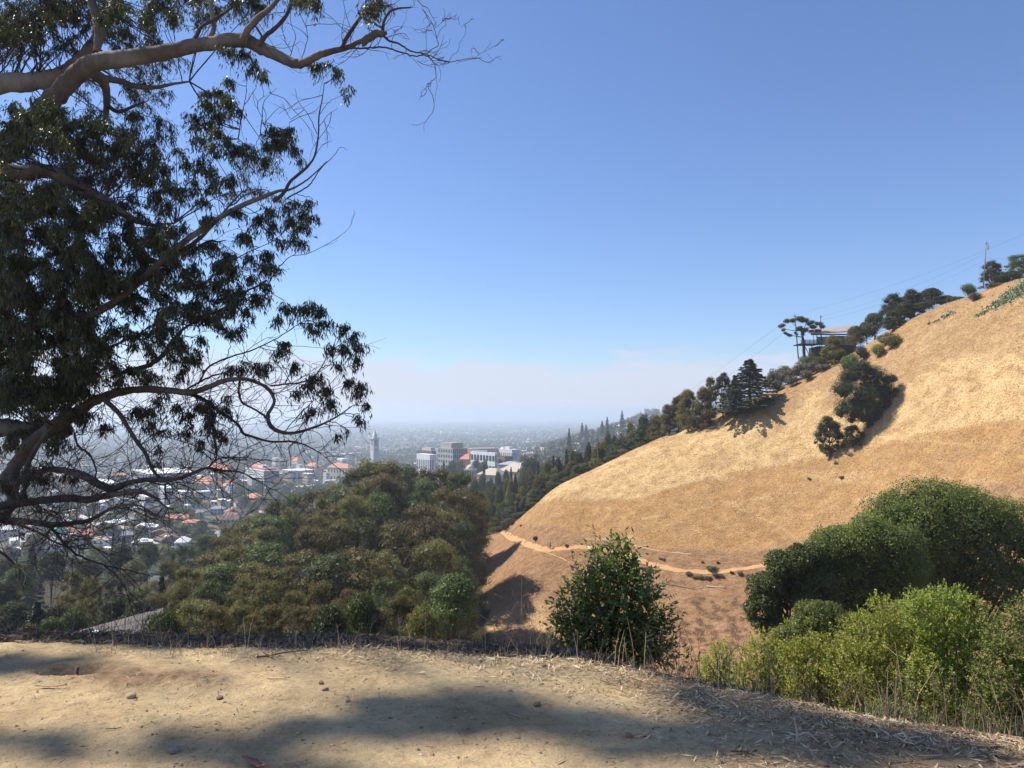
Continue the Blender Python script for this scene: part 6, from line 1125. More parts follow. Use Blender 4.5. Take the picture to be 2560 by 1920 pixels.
# ------------------------------------------------------------------ the big eucalyptus at the left: limbs traced, twigs and leaves grown on them
SA = .1736
def cv_(tag, x, y):
    return (x * SA, y * SA) if tag == 'A' else (x * SA, 280 + y * SA) if tag == 'B' else (360 + x / 12.2, y / 12.2)
TD_ = 14.0
LIMBS = [   # tag, [(x, y, width)], depth at start, depth at end
 ('A', [(-260, 1250, 150), (-60, 890, 135), (110, 730, 125), (220, 590, 118), (330, 470, 112), (430, 375, 108), (540, 320, 102), (700, 300, 96), (900, 268, 88), (1100, 226, 82), (1260, 200, 80), (1380, 195, 80), (1480, 238, 72), (1580, 290, 64), (1680, 333, 56), (1740, 325, 50), (1800, 290, 44), (1880, 262, 38), (1960, 245, 32), (2060, 200, 26), (2140, 165, 24), (2212, 150, 22)], 14.5, 13.0),
 ('A', [(-300, 520, 120), (-40, 450, 112), (120, 445, 108), (260, 425, 100), (350, 380, 92), (420, 320, 84), (500, 215, 76), (545, 130, 66), (600, 20, 56), (640, -90, 46)], 15.2, 15.5),
 ('A', [(512, 262, 34), (528, 160, 56), (518, 90, 56), (490, 0, 50), (470, -80, 44)], 14.3, 14.4),
 ('A', [(440, 370, 60), (540, 420, 66), (575, 500, 44), (578, 590, 34), (570, 680, 24)], 14.6, 15.4),
 ('A', [(570, 420, 40), (660, 440, 34), (760, 470, 30), (860, 475, 24), (960, 455, 16), (1060, 440, 10)], 14.9, 15.2),
 ('A', [(580, 580, 26), (650, 620, 22), (730, 590, 16), (800, 560, 10)], 15.1, 15.8),
 ('A', [(-250, 930, 100), (-40, 960, 92), (100, 985, 86), (200, 970, 84), (290, 985, 80), (380, 1035, 78), (480, 1090, 72), (570, 1140, 66), (650, 1195, 52), (720, 1240, 42), (800, 1275, 28), (900, 1290, 20), (990, 1275, 10)], 13.6, 14.2),
 ('A', [(570, 1150, 60), (500, 1200, 50), (460, 1290, 44), (430, 1400, 36), (380, 1470, 30), (360, 1600, 26)], 14.0, 14.6),
 ('A', [(730, 1250, 36), (740, 1340, 40), (700, 1370, 36), (780, 1420, 38), (830, 1480, 40), (900, 1510, 30)], 14.2, 14.6),
 ('B', [(-250, 360, 62), (-20, 315, 56), (130, 285, 52), (260, 235, 50), (400, 215, 48), (520, 195, 44), (640, 130, 42), (740, 50, 42), (860, -60, 42), (960, -150, 40), (1070, -245, 36), (1180, -320, 34), (1290, -395, 30), (1400, -450, 28), (1500, -490, 24), (1590, -525, 18), (1660, -535, 13), (1740, -580, 10), (1800, -630, 8), (1870, -700, 6)], 13.2, 13.0),
 ('A', [(1560, 1150, 22), (1620, 1100, 20), (1660, 1030, 18), (1740, 960, 16), (1790, 900, 12), (1812, 820, 10), (1820, 730, 9), (1822, 640, 8), (1840, 540, 6), (1850, 450, 4)], 13.0, 12.8),
 ('A', [(1090, 1445, 24), (1130, 1420, 22), (1200, 1380, 16), (1240, 1385, 9), (1290, 1375, 3)], 13.6, 13.8),
 ('A', [(520, 1659, 34), (700, 1640, 34), (830, 1560, 36), (960, 1490, 34), (1050, 1430, 30), (1130, 1370, 22), (1200, 1300, 16), (1300, 1180, 12), (1380, 1090, 7)], 13.8, 14.2),
 ('B', [(-250, 870, 120), (-30, 850, 110), (120, 860, 104), (260, 870, 90), (340, 880, 78), (410, 862, 66)], 14.2, 14.0),
 ('B', [(-150, 1300, 60), (60, 1120, 70), (180, 950, 80), (300, 850, 78), (430, 775, 72), (520, 710, 60), (620, 665, 52), (720, 640, 46), (850, 628, 42), (1000, 640, 38), (1100, 648, 36), (1190, 620, 32), (1290, 580, 28), (1400, 570, 22), (1490, 595, 20), (1550, 635, 20), (1580, 690, 18), (1570, 730, 18), (1545, 775, 22), (1560, 840, 24), (1620, 875, 22), (1700, 880, 18), (1800, 852, 15), (1880, 820, 12), (1960, 775, 9), (2030, 725, 6)], 13.8, 12.8),
 ('B', [(1040, 640, 28), (1120, 665, 26), (1190, 700, 22), (1270, 760, 16), (1370, 830, 14), (1400, 880, 15), (1450, 900, 14), (1560, 930, 12), (1680, 930, 11), (1760, 950, 8), (1850, 1000, 5), (1920, 1060, 3)], 13.7, 13.0),
 ('B', [(1380, 575, 14), (1375, 650, 14), (1400, 710, 12), (1470, 745, 12), (1530, 790, 14), (1565, 850, 14)], 13.3, 13.0),
 ('B', [(1560, 610, 12), (1640, 600, 10), (1730, 592, 10), (1800, 560, 8), (1850, 500, 7), (1885, 430, 5)], 13.0, 12.8),
 ('B', [(1350, 600, 6), (1300, 540, 8), (1200, 560, 12), (1110, 610, 12), (1060, 640, 14)], 13.5, 13.4),
 ('B', [(600, 690, 30), (680, 760, 28), (740, 850, 24), (800, 940, 22), (850, 1010, 20), (880, 1080, 18), (920, 1130, 18), (960, 1150, 16)], 13.4, 13.1),
 ('B', [(-150, 1360, 62), (20, 1300, 50), (150, 1280, 46), (300, 1262, 44), (420, 1255, 44), (520, 1262, 42), (620, 1240, 38), (720, 1225, 32), (810, 1215, 26), (900, 1250, 16), (960, 1300, 12), (1010, 1320, 8)], 13.0, 12.6),
 ('B', [(60, 1200, 40), (180, 1130, 36), (300, 1090, 34), (420, 1105, 40), (500, 1130, 46), (580, 1175, 44), (660, 1200, 42), (740, 1170, 32), (840, 1150, 28), (960, 1150, 26), (1040, 1140, 22), (1120, 1110, 20), (1200, 1082, 14), (1290, 1095, 10), (1390, 1105, 8), (1480, 1150, 6), (1580, 1210, 3)], 13.2, 12.6),
 ('B', [(1200, 1082, 12), (1260, 1030, 9), (1340, 1020, 8), (1430, 1025, 6), (1560, 1040, 4)], 12.8, 12.6),
 ('B', [(1240, 1050, 10), (1255, 980, 9), (1230, 900, 8), (1200, 830, 6)], 12.8, 12.9),
 ('B', [(-120, 1420, 50), (60, 1385, 40), (200, 1392, 34), (330, 1405, 30), (440, 1395, 28), (540, 1375, 22), (640, 1320, 18), (740, 1290, 13), (840, 1305, 9), (860, 1340, 5)], 12.8, 12.4),
 ('B', [(250, 1400, 20), (320, 1430, 18), (380, 1500, 16), (440, 1560, 14), (520, 1600, 12), (640, 1640, 9), (760, 1665, 7), (900, 1700, 4)], 12.4, 12.0),
 ('B', [(620, 1640, 8), (690, 1690, 7), (740, 1760, 6), (770, 1840, 6), (800, 1930, 4), (850, 1990, 3)], 12.0, 12.0),
 ('B', [(-60, 1490, 22), (40, 1570, 16), (100, 1620, 12), (140, 1640, 6)], 12.0, 12.0),
 ('B', [(120, 1400, 18), (220, 1440, 14), (330, 1500, 10), (420, 1530, 8), (500, 1520, 5), (610, 1510, 4)], 12.2, 12.0),
 ('B', [(430, 880, 12), (460, 960, 10), (520, 1000, 12), (560, 1080, 10), (560, 1140, 10)], 13.3, 13.3),
 ('B', [(960, 1170, 12), (965, 1230, 9), (990, 1290, 7)], 12.9, 12.8),
 ('B', [(100, 1300, 70), (85, 1200, 66), (95, 1080, 62), (150, 960, 58), (230, 880, 50)], 13.6, 13.9),
 ('B', [(20, 1380, 40), (150, 1220, 36), (170, 1060, 32), (260, 900, 28), (380, 760, 22), (500, 600, 18), (640, 470, 12)], 13.4, 13.6),
 ('A', [(1370, 195, 44), (1400, 130, 40), (1460, 60, 36), (1530, 0, 28), (1590, -70, 20)], 13.5, 13.2),
 ('A', [(1160, 200, 30), (1200, 120, 26), (1180, 0, 22), (1190, -80, 18)], 13.8, 13.8),
 ('A', [(1090, 190, 24), (1130, 110, 20), (1200, 70, 18), (1300, 0, 14)], 13.8, 13.6),
 ('A', [(1470, 232, 20), (1500, 172, 26), (1560, 120, 24), (1620, 50, 22), (1650, -20, 18)], 13.3, 13.2),
 ('A', [(1475, 225, 12), (1478, 165, 12), (1450, 120, 12), (1420, 70, 3)], 13.4, 13.4),
 ('A', [(1950, 240, 24), (1990, 160, 24), (2050, 70, 20), (2120, -20, 16)], 13.1, 13.0),
 ('D', [(-20, 450, 100), (80, 380, 95), (170, 325, 90), (250, 330, 80)], 13.0, 13.0),
 ('D', [(245, 335, 46), (250, 240, 40), (270, 150, 34), (340, 45, 30), (450, 5, 24), (600, -5, 18)], 13.0, 12.9),
 ('D', [(-60, 60, 34), (60, 160, 30), (170, 215, 30), (245, 265, 26)], 13.2, 13.0),
 ('D', [(255, 350, 34), (330, 420, 28), (460, 460, 24), (600, 545, 20), (780, 580, 17), (870, 620, 14), (1000, 675, 13), (1110, 682, 11), (1220, 655, 9), (1380, 635, 7), (1490, 625, 4)], 13.0, 12.5),
 ('D', [(-200, 510, 26), (0, 512, 24), (150, 500, 22), (300, 505, 21), (420, 545, 20), (550, 585, 19), (650, 615, 18), (780, 600, 16), (880, 690, 12), (905, 780, 10), (912, 880, 8)], 13.1, 12.7),
 ('D', [(912, 880, 8), (815, 985, 8), (860, 1090, 8), (885, 1280, 7), (780, 1440, 5), (765, 1490, 4), (765, 1560, 2)], 12.7, 12.6),
 ('D', [(912, 880, 6), (920, 1000, 4), (892, 1190, 2)], 12.7, 12.7), ('D', [(815, 985, 5), (745, 1055, 4), (710, 1160, 2)], 12.7, 12.7), ('D', [(780, 1440, 3), (690, 1480, 3), (610, 1470, 2)], 12.6, 12.6),
 ('D', [(880, 690, 6), (950, 750, 5), (970, 860, 4), (945, 940, 2)], 12.7, 12.7), ('D', [(800, 575, 12), (860, 525, 11), (935, 480, 10), (925, 400, 9), (890, 270, 7), (830, 130, 6), (750, 30, 5), (745, -30, 4)], 12.8, 12.7),
 ('D', [(925, 390, 7), (970, 265, 6), (1025, 225, 6), (1030, 160, 5), (1005, 0, 4)], 12.8, 12.8), ('D', [(890, 265, 5), (990, 180, 5), (1090, 135, 4), (1160, 85, 2)], 12.8, 12.8), ('D', [(1090, 135, 3), (1085, 50, 2)], 12.8, 12.8),
 ('D', [(800, 560, 6), (785, 360, 5), (790, 280, 4), (830, 200, 2)], 12.8, 12.8), ('D', [(840, 595, 5), (960, 520, 4), (1060, 480, 4), (1085, 390, 2)], 12.8, 12.8), ('D', [(1075, 675, 6), (1125, 590, 6), (1190, 540, 5), (1205, 440, 4), (1265, 350, 3), (1285, 240, 2)], 12.7, 12.7),
 ('D', [(1380, 635, 4), (1500, 560, 4), (1590, 510, 3), (1650, 480, 2)], 12.5, 12.5), ('D', [(1500, 560, 3), (1560, 490, 3), (1595, 430, 2)], 12.5, 12.5), ('D', [(365, 515, 8), (362, 420, 7), (405, 310, 6), (470, 255, 5), (530, 140, 4), (545, 20, 2)], 12.9, 12.9),
 ('D', [(560, 600, 6), (640, 660, 5), (740, 770, 2)], 12.9, 12.9), ('D', [(630, 655, 4), (760, 712, 2)], 12.9, 12.9), ('D', [(200, 495, 5), (165, 370, 3)], 13, 13), ('D', [(270, 340, 8), (330, 420, 8)], 13, 13), ('D', [(920, 390, 4), (830, 230, 3), (825, 150, 2)], 12.8, 12.8),
 # bare upright sprays right of the crown
 ('A', [(1640, 1130, 10), (1760, 1060, 8), (1800, 1010, 7), (1830, 960, 6), (1900, 890, 4), (1950, 830, 3), (1990, 850, 2)], 13.0, 12.8), ('A', [(1810, 750, 5), (1760, 640, 4), (1700, 560, 3), (1680, 480, 2)], 12.9, 12.9), ('A', [(1822, 640, 4), (1880, 560, 3), (1960, 520, 2)], 12.9, 12.9), ('A', [(1815, 720, 4), (1870, 640, 3), (1930, 600, 2)], 12.9, 12.9),
 ('A', [(1480, 750, 6), (1490, 640, 5), (1500, 560, 4), (1570, 480, 2)], 13.2, 13.2), ('A', [(1490, 650, 4), (1450, 580, 3), (1430, 500, 2)], 13.2, 13.2), ('A', [(1495, 700, 4), (1560, 620, 3), (1600, 590, 2)], 13.2, 13.2), ('A', [(1350, 780, 7), (1370, 640, 6), (1390, 540, 4), (1400, 420, 3)], 13.4, 13.4),
 ('A', [(1740, 970, 5), (1700, 870, 4), (1660, 760, 3), (1650, 680, 2)], 13, 13), ('A', [(1790, 900, 4), (1840, 820, 3), (1900, 790, 2)], 13, 13), ('A', [(1650, 290, 5), (1680, 170, 4), (1650, 90, 3), (1650, 0, 2)], 13.1, 13.1), ('A', [(1720, 300, 5), (1750, 180, 4), (1740, 90, 3), (1760, 20, 2)], 13.1, 13.1),
 ('A', [(1530, 1640, 8), (1580, 1560, 7), (1640, 1490, 5), (1700, 1450, 3)], 13.2, 13.0), ('A', [(1130, 1659, 12), (1250, 1560, 10), (1330, 1500, 8), (1430, 1440, 5), (1560, 1380, 4), (1650, 1300, 3)], 13.4, 13.2), ('B', [(1140, 600, 12), (1200, 500, 12), (1330, 440, 10), (1460, 400, 8), (1600, 330, 6), (1720, 250, 4)], 13.3, 13.2),
 ('B', [(960, 380, 14), (1040, 290, 16), (1150, 220, 14), (1300, 150, 14), (1400, 70, 13), (1530, 0, 10)], 13.4, 13.3), ('B', [(640, 560, 18), (740, 520, 26), (860, 490, 28), (950, 410, 26), (1040, 290, 20)], 13.6, 13.4), ('B', [(360, 560, 16), (560, 420, 14), (760, 330, 12), (900, 250, 8), (1100, 260, 5)], 13.8, 13.6),
 ('B', [(1640, 880, 6), (1720, 780, 5), (1800, 700, 4), (1900, 640, 3), (2000, 600, 2)], 12.9, 12.9), ('B', [(1700, 880, 5), (1820, 740, 4), (1900, 600, 4), (2000, 500, 2)], 12.9, 12.8)]
tree = empty('eucalyptus_tree', (-12.4, 14.6, float(H(-12.4, 14.6)) - .4), 'huge pale barked eucalyptus whose limbs and drooping leaves fill the left side', 'tree'); TO = np.array(tree.location)
LM_E = leafmat('eucalyptus_leaf', (.016, .023, .010), (.070, .078, .030), .34, .0, accent=(.17, .16, .07), rough=.38, spec=.45)
BARK_M, t, p = M('eucalyptus_bark', .8, .15); f = nnoise(t, 1.1, 7, .68, stretch=(1, 1, .6)); c = ramp(t, f, [(.30, (.05, .036, .025)), (.46, (.115, .09, .068)), (.62, (.19, .16, .125)), (.75, (.26, .23, .19))]); t.links.new(c, p.inputs['Base Color']); bump(t, p, nnoise(t, 6, 7, .7), .35, .02)
TWIG = flat('twig_brown', (.075, .052, .040), amt=.25, nscale=4)
rs = np.random.RandomState(400)
SAMP = []; SID = []; limb_objs = []; SW = []
for li, (tag, pts, d0, d1) in enumerate(LIMBS):
    a = []
    for k, (x, y, w_) in enumerate(pts):
        px, py = cv_(tag, x, y); wpx = w_ * (SA if tag != 'D' else 1 / 12.2); d = d0 + (d1 - d0) * k / (len(pts) - 1); a.append((*P3(px, py, d), wpx / F * d / 2))
    a = np.array(a)
    if pts[0][0] < 0 and tag != 'D' and pts[0][2] >= 40:      # carry the limb on to the trunk outside the frame
        z_ = a[0, 2] - .8 * abs(a[0, 0] + 12.2); a = np.vstack([[-12.2, 14.6, max(z_, -5), a[0, 3] * 1.35], a])
    S = smooth_path(a, 5); S[:, 3] = np.maximum(S[:, 3], .0028)
    big_ = S[0, 3] > .03
    wob_ = S[:, 3:4] * .05 * rs.normal(size=(len(S), 3)) if big_ else .004 * rs.normal(size=(len(S), 3)); S[:, :3] += wob_; S[:, 3] *= 1 + .04 * rs.normal(size=len(S))
    b = MB(); tube(b, S[:, :3] - TO, S[:, 3], 12 if big_ else 5)
    o = b.obj('limb' if S[0, 3] > .012 else 'branch', [BARK_M if S[:, 3].max() > .045 else TWIG], tree, True); limb_objs.append(o)
    SAMP.append(S[:, :3]); SID += [li] * len(S); SW.append(S[:, 3])
SAMP = np.vstack(SAMP); SID = np.array(SID); SW = np.concatenate(SW)
TRK = smooth_path([(-12.4, 14.6, TO[2]), (-12.2, 14.6, -4), (-12.5, 14.8, 3), (-13.2, 14.6, 9), (-14.0, 14.2, 16), (-14.6, 13.6, 24)], 6); b = MB(); tube(b, TRK - TO, np.linspace(.62, .16, len(TRK)), 12); b.obj('trunk', [BARK_M], tree, True)
CL = []   # px, py, r px, count factor, depth offset
def cl(tag, L_, f=1.0, dz=0.0, sz=1.0):
    for x, y, r in L_: CL.append((*cv_(tag, x, y), r * SA, f, dz + rs.uniform(-.5, .5), sz))
cl('A', [(1290, 310, 70), (1380, 330, 70), (1440, 390, 70), (1490, 410, 50), (1260, 270, 40), (1830, 390, 60), (1920, 410, 60), (1790, 370, 40), (1870, 360, 40), (2010, 490, 30), (1985, 545, 28), (1300, 480, 60), (1230, 560, 90), (1160, 620, 80), (1310, 600, 80), (1060, 680, 60), (1250, 700, 80), (1360, 640, 40), (1150, 540, 50),
         (1220, 780, 80), (1300, 840, 80), (1350, 900, 80), (1090, 820, 60), (1000, 880, 60), (960, 740, 40), (1560, 790, 80), (1640, 800, 80), (1600, 880, 80), (1530, 860, 60), (1680, 870, 50), (1540, 750, 40), (1660, 760, 45), (1620, 840, 60), (1120, 950, 80), (1200, 1010, 80), (1060, 950, 60), (1440, 920, 60), (1500, 960, 70), (1720, 935, 36),
         (1100, 1080, 70), (1300, 1050, 80), (1200, 1100, 60), (1700, 1200, 60), (1760, 1190, 50), (1800, 1270, 50), (1740, 1260, 60), (1720, 1340, 70), (1680, 1400, 50), (1740, 1430, 45), (1650, 1230, 60), (1560, 1260, 70), (1480, 1310, 80), (1400, 1400, 80), (1560, 1340, 70), (1660, 1300, 60), (1620, 1420, 50), (1530, 1520, 80), (1560, 1570, 60), (1500, 1560, 50), (1440, 1520, 60),
         (970, 1330, 40), (1000, 1450, 70), (900, 1420, 60), (1080, 1480, 80), (1200, 1450, 80), (1280, 1500, 80), (1220, 1580, 70), (1100, 1590, 80), (950, 1600, 80), (1340, 1600, 70), (1440, 1620, 60), (1200, 870, 70), (1150, 740, 60), (1080, 750, 50), (1420, 860, 50)], 1.0)
cl('A', [(900, 380, 60), (960, 350, 50), (880, 460, 70), (940, 540, 50), (800, 440, 60), (830, 530, 70), (780, 620, 60), (860, 660, 50), (1060, 370, 40), (700, 520, 60), (740, 380, 60), (640, 400, 50), (680, 640, 60), (500, 480, 60), (450, 560, 60), (820, 380, 70), (900, 600, 50), (760, 560, 60), (1500, 1130, 70), (1600, 1180, 60), (1400, 1080, 60), (1580, 1000, 60), (1340, 1150, 60), (1430, 1020, 60)], .9, 4.0, .8)
cl('A', [(420, 720, 70), (500, 760, 80), (600, 720, 70), (680, 730, 50), (740, 790, 60), (450, 830, 80), (350, 700, 60), (560, 850, 70), (640, 820, 60), (800, 840, 60), (860, 900, 70), (900, 980, 80), (820, 1050, 80), (940, 1080, 80), (1020, 1130, 70), (700, 900, 80), (760, 980, 80), (1130, 1180, 60), (1180, 1290, 70), (1040, 1330, 60), (1350, 1250, 60), (880, 1150, 80), (950, 1220, 70)], 1.1)
cl('B', [(1380, 100, 80), (1450, 150, 80), (1230, 60, 80), (1300, 200, 70), (1520, 60, 60), (1510, 130, 50), (1400, 220, 60), (1380, 300, 50), (1330, 330, 60), (1640, 180, 60), (1720, 200, 70), (1800, 180, 70), (1850, 220, 60), (1600, 250, 50), (1900, 290, 60), (1980, 310, 60), (2050, 350, 60), (2085, 400, 50), (1980, 430, 60), (2040, 480, 60), (1960, 530, 50), (1900, 420, 50), (1820, 320, 50), (1760, 280, 40), (1640, 410, 60), (1600, 450, 50), (1700, 520, 60), (1480, 530, 60), (1400, 520, 60), (1320, 540, 60), (1540, 520, 50),
         (1850, 600, 70), (1780, 640, 60), (1880, 660, 60), (1720, 690, 50), (1900, 740, 60), (1820, 780, 50), (1760, 800, 40), (2020, 620, 60), (2090, 640, 60), (2060, 700, 50), (2110, 740, 40), (2090, 840, 36), (2060, 810, 30), (2010, 880, 22), (1950, 905, 20), (1160, 380, 60), (1090, 500, 70), (1050, 560, 60), (1120, 450, 60), (760, 560, 70), (840, 590, 60), (660, 560, 80), (700, 620, 50),
         (780, 790, 70), (860, 800, 80), (920, 740, 60), (960, 690, 40), (1010, 790, 60), (1060, 830, 60), (1150, 790, 80), (1200, 750, 70), (1230, 850, 60), (1300, 780, 60), (1260, 910, 50), (1180, 880, 60), (1100, 900, 60), (1160, 960, 50), (960, 900, 50), (920, 980, 36), (930, 1070, 20), (1310, 920, 18), (430, 800, 80), (520, 830, 80), (620, 880, 60), (440, 1160, 36), (380, 1150, 26), (1320, 700, 40), (880, 860, 50)], 1.0)
def region(tag, x0, y0, x1, y1, n, f, dz=0, sz=1.0, rr=(45, 85)):
    for k in range(n): CL.append((*cv_(tag, rs.uniform(x0, x1), rs.uniform(y0, y1)), rs.uniform(*rr) * SA, f, dz + rs.uniform(-1.2, 2.2), sz))
region('A', -80, -60, 1000, 190, 90, .85, 1.5, .9); region('A', 950, -60, 1500, 90, 22, .7, 1.5, .9); region('A', 1650, -60, 1850, 30, 7, .8); region('A', -80, 180, 900, 330, 26, .55, 2.5, .85); region('A', -80, 560, 380, 960, 44, .9); region('A', 150, 640, 960, 1010, 40, .9, 1.5)
region('A', -80, 1020, 560, 1659, 120, 1.1); region('A', 500, 1250, 1000, 1659, 46, 1.0); region('A', 380, 960, 900, 1250, 26, .9, 2.0, .85); region('B', -80, 0, 560, 700, 135, 1.15); region('B', 500, -60, 1050, 420, 52, 1.0); region('B', 1000, -60, 1350, 300, 22, 1.0); region('B', -80, 680, 420, 1000, 26, .7); region('B', -60, 1000, 330, 1300, 16, .5, 0, .8, (30, 60)); region('B', 350, 450, 1050, 640, 16, .6)
region('B', -60, 300, 500, 700, 30, 1.1); region('D', 0, -40, 300, 130, 5, .6, 0, 1, (60, 90))
region('B', -60, 1300, 260, 1480, 8, .4, 0, .7, (20, 40))
lf = defaultdict(lambda: [[], [], [], [], []]); tw = defaultdict(MB)
for (px, py, r, f_, dz, sz) in CL:
    d = 13.4 + dz; c = P3(px, py, d); R_ = r / F * d
    far_ = np.linalg.norm((SAMP - c) * [1, .6, 1], axis=1) + .25 * (SAMP[:, 2] > c[2] + .6); far_ = far_ + .5 * (SAMP[:, 0] > c[0] + .1)
    j = int(np.argmin(far_)); li = SID[j]; st = SAMP[j]
    dist = np.linalg.norm(c - st); md = (st + c) / 2 + np.array([rs.randn() * .10, rs.randn() * .1, .10 * dist]); top_ = c + np.array([0, 0, R_ * .75])
    P_ = smooth_path([st, md, top_], 5); P_[1:-1] += .012 * rs.normal(size=P_[1:-1].shape); r0 = min(.018, .004 + .006 * dist); tube(tw[li], P_ - TO, np.linspace(r0, .004, len(P_)), 4)
    ns = 11 + int(rs.randint(6)); N0 = int(215 * f_ * (r / 11) ** 2 / sz ** 1.2)
    per = max(3, N0 // ns)
    for k in range(ns):
        u = unit(rs.normal(size=3)); e_ = c + u * R_ * np.array([1.25, 1.25, 1.0]) * (.5 + .5 * rs.rand()); base_ = P_[-1 - rs.randint(min(4, len(P_) - 1))]
        m2_ = (base_ + e_) / 2 + np.array([0, 0, .25 * R_]); sp2 = smooth_path([base_, m2_, e_], 4); tube(tw[li], sp2 - TO, np.linspace(.004, .002, len(sp2)), 3)
        u_ = rs.rand(per, 1) * (len(sp2) - 1.01); i_ = u_.astype(int)[:, 0]; q = sp2[i_] + (sp2[i_ + 1] - sp2[i_]) * (u_ - i_[:, None]) + .03 * rs.normal(size=(per, 3))
        td = unit(rs.normal(size=(per, 3)) * [.42, .42, .35] + np.array([0, 0, -1.15]) + u * .12); ln = .098 * sz ** .4 * (.6 + .7 * rs.rand(per)); L_ = lf[li]
        L_[0].append(q + td * ln[:, None] * .5); L_[1].append(unit(rs.normal(size=(per, 3)) * [1, 1, .6])); L_[2].append(td); L_[3].append(ln); L_[4].append(np.clip(.15 + .55 * rs.rand(per) + .3 * rs.rand(), 0, 1))
for li, L_ in lf.items():
    b = MB(); c, nr, td, ln, ti = [np.concatenate(q) for q in L_]; nr = unit(nr - td * np.sum(nr * td, 1, keepdims=True)); bt = np.cross(nr, td); hw = (ln * .105)[:, None]; sag = nr * (ln * .10)[:, None]
    c = c - TO; l2 = ln[:, None] / 2; V = np.stack([c - td * l2, c - td * l2 * .25 + bt * hw + sag, c - td * l2 * .25 - bt * hw + sag, c + td * l2], 1)      # pointed sickle leaf, folded
    n = len(c); ix = np.arange(n)[:, None] * 4; b.add(V.reshape(-1, 3), None, np.concatenate([ix + [0, 2, 1], ix + [1, 2, 3]]), tint=np.concatenate([ti, ti]))
    b.obj('foliage', LM_E, limb_objs[li])['kind'] = 'stuff'
# bare twigs
cand = np.where((SAMP[:, 0] > -9.5) & (SW < .09))[0]
def bare(n, cond, ln_, seed, down=.0):
    rq_ = np.random.RandomState(seed); k = 0; tr = 0
    while k < n and tr < n * 80:
        tr += 1; j = cand[rq_.randint(len(cand))]; s_ = SAMP[j]; px = 512 + F * s_[0] / s_[1]; py = HY - (s_[2] - EYE) / s_[1] * F
        if not cond(px, py): continue
        k += 1; L_ = rq_.uniform(*ln_); dr_ = unit(np.array([rq_.normal() + .35, .4 * rq_.normal(), rq_.normal() * .9 + down])); P_ = [s_]; li = SID[j]
        for q in range(5): dr_ = unit(dr_ + .38 * rq_.normal(size=3)); P_.append(P_[-1] + dr_ * L_ / 5)
        P_ = np.array(P_); tube(tw[li], smooth_path(P_, 2) - TO, np.linspace(.0075, .0025, 11), 3)
        for q in (1, 2, 3, 4):
            if rq_.rand() < .75:
                d2 = unit(unit(P_[q + 1] - P_[q]) + .8 * rq_.normal(size=3)); m_ = P_[q] + d2 * L_ * .16; tube(tw[li], np.array([P_[q], m_, m_ + unit(d2 + .4 * rq_.normal(size=3)) * L_ * .16]) - TO, [.004, .003, .002], 3)
bare(330, lambda x, y: x < 240 and 395 < y < 545, (.5, 1.9), 1); bare(90, lambda x, y: 180 < x < 340 and 390 < y < 490, (.3, 1.1), 2, -.2); bare(120, lambda x, y: x < 320 and 200 < y < 400, (.5, 1.5), 3); bare(60, lambda x, y: x < 380 and y < 120, (.4, 1.3), 4); bare(26, lambda x, y: 385 < x < 500 and y < 110, (.2, .5), 5, .2); bare(40, lambda x, y: x < 150 and 520 < y < 600, (.5, 1.5), 6, -.5)
for li, m_ in tw.items(): m_.obj('twigs', [TWIG], limb_objs[li])['kind'] = 'stuff'
# ---- unseen high crown beyond the frame, clumps placed along sun rays to shade the dirt
SH = [(393, 712, 80, 20, 15), (330, 722, 60, 14, 5), (470, 706, 70, 17, 13), (545, 716, 75, 16, 13), (640, 735, 70, 16, 12), (700, 738, 60, 22, 10), (770, 745, 60, 12, 6), (850, 742, 60, 10, 5), (940, 742, 50, 10, 4), (20, 660, 60, 9, 8), (60, 668, 45, 7, 3), (150, 741, 70, 14, 5), (60, 745, 60, 12, 5), (260, 735, 70, 16, 4), (740, 702, 60, 12, 8), (820, 712, 50, 10, 4), (905, 728, 40, 8, 3), (690, 690, 30, 5, 3), (985, 752, 40, 8, 3),
      (300, 757, 60, 9, 3), (200, 700, 60, 6, 1)]
pf = []; tsv = np.array(ts)
rs = np.random.RandomState(77)
for px, py, rx, ry, n in SH:
    for k in range(int(n * .8)):
        a, q = rs.rand() * 6.283, 1.3 * rs.rand() ** .75; g = gpt(px + rx * q * math.cos(a), py + ry * q * math.sin(a)); zt = rs.uniform(22, 34); c = g + tsv * (zt / tsv[2]); r = rs.uniform(.11, .24); pf.append((*(c - TO), r, r, r))
for k in range(90):                      # band that shades the bank beyond the edge
    x = rs.uniform(-5, 2.0); y = float(ycx(x)) + rs.uniform(.04, 1.05); g = np.array([x, y, float(FG(x, y)) ]); zt = rs.uniform(11, 16); c = g + tsv * (zt / tsv[2]); r = rs.uniform(.16, .26); pf.append((*(c - TO), r, r * .6, r))
for k in range(70):                      # outer clumps added to keep the visible limbs in shade
    g = np.array([rs.uniform(-10, -2), rs.uniform(13, 15), rs.uniform(-3, 8)]); c = g + tsv * rs.uniform(9, 20); px_ = 512 + F * c[0] / c[1]; py_ = HY - (c[2] - EYE) / c[1] * F
    if px_ > -25 and py_ > -25: continue
    r = rs.uniform(.35, .7); pf.append((*(c - TO), r, r, r * .8))
b = MB(); crown(b, pf, 52000, .13, rs, .22, .25, 1.0, .9, .3, 1.25); up_l = smooth_path([TRK[-14] - TO, np.mean(np.array(pf)[:, :3], 0) - [2, 0, 3], np.mean(np.array(pf)[:, :3], 0)], 5)
lb_ = MB(); tube(lb_, up_l, np.linspace(.22, .06, len(up_l)), 9); ul = lb_.obj('limb', [BARK_M], tree, True); b.obj('foliage', LM_E, ul)['kind'] = 'stuff'; lb_ = MB()
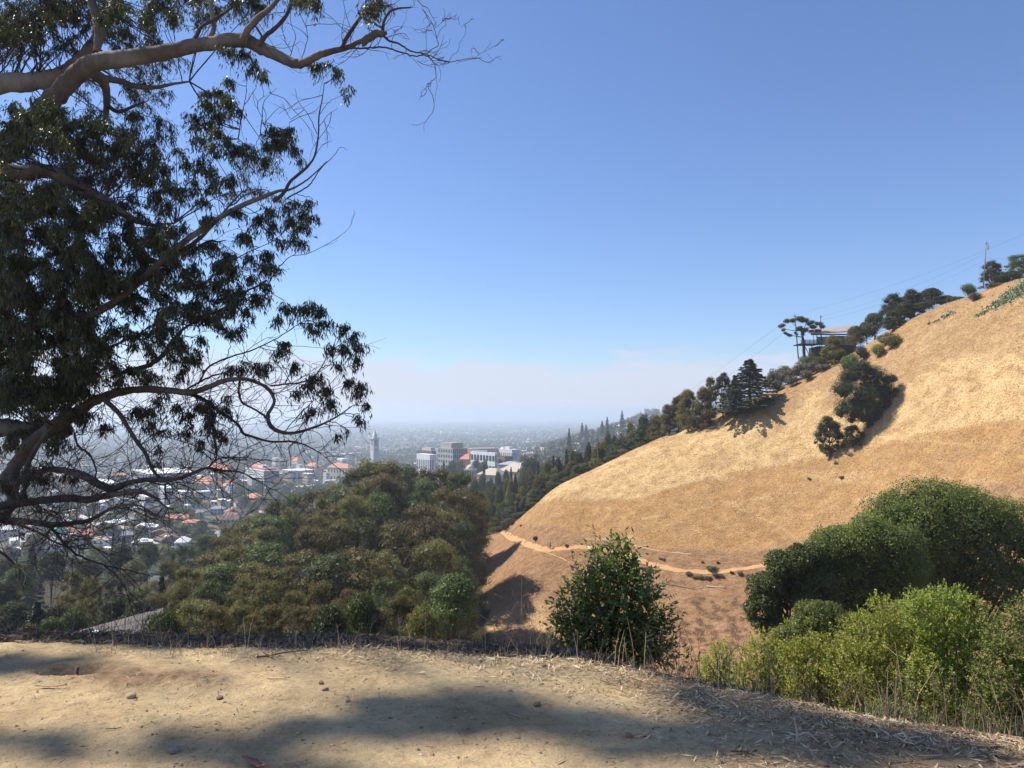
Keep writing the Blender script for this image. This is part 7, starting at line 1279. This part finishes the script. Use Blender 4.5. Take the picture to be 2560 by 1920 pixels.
for q in pf[::3]:
    s_ = up_l[rs.randint(3, len(up_l))]; e_ = np.array(q[:3]); P_ = smooth_path([s_, (s_ + e_) / 2 + [0, 0, .5], e_], 3); tube(lb_, P_, np.linspace(.03, .008, len(P_)), 4)
lb_.obj('twigs', [TWIG], ul)['kind'] = 'stuff'
# ------------------------------------------------------------------ labels for the plants placed in rows: kind, area, order from the left
ORD = ['leftmost', 'second from left', 'third from left', 'fourth from left', 'fifth from left', 'sixth from left', 'seventh from left', 'eighth from left', 'ninth from left', 'tenth from left', 'eleventh from left', 'twelfth from left', 'thirteenth from left', 'fourteenth from left', 'fifteenth from left', 'sixteenth from left', 'seventeenth from left', 'eighteenth from left', 'nineteenth from left', 'twentieth from left']
ORR = ['rightmost'] + [o.replace('left', 'right') for o in ORD[1:]]
def order_labels(recs):
    dd = defaultdict(list)
    for o, adj, px, area in recs: dd[(adj, area)].append((px, o))
    for (adj, area), L_ in dd.items():
        L_.sort(key=lambda r: r[0]); n = len(L_)
        for k, (px, o) in enumerate(L_):
            tail = '' if n == 1 else f', {ORD[k]}' if k < (n + 1) // 2 and k < len(ORD) else f', {ORR[n - 1 - k]}' if n - 1 - k < len(ORR) else ', in the middle'
            o['label'] = (f'{adj} {area}' + tail) if n > 1 else f'single {adj} {area}'
order_labels([(r[0], ADJ[r[1]], r[2], r[5]) for r in PLANTS if r[6] is None])
order_labels([(r[0], r[1], r[2], r[5]) for r in HOUSES]); order_labels([(r[0], r[1], r[2], r[5]) for r in BLK])
# ------------------------------------------------------------------ haze: one closed box of even air
b = MB(); box(b, -34000, -3000, -176.5, 34000, 26500, 62)
hm = bpy.data.materials.new('haze'); hm.use_nodes = True; t = hm.node_tree; t.nodes.remove(t.nodes['Principled BSDF'])
v = t.nodes.new('ShaderNodeVolumePrincipled'); v.inputs['Color'].default_value = (.80, .90, 1, 1); v.inputs['Density'].default_value = HAZE
v.inputs['Anisotropy'].default_value = 0.3
t.links.new(v.outputs[0], t.nodes['Material Output'].inputs['Volume'])
setp(b.obj('haze', hm), kind='stuff')
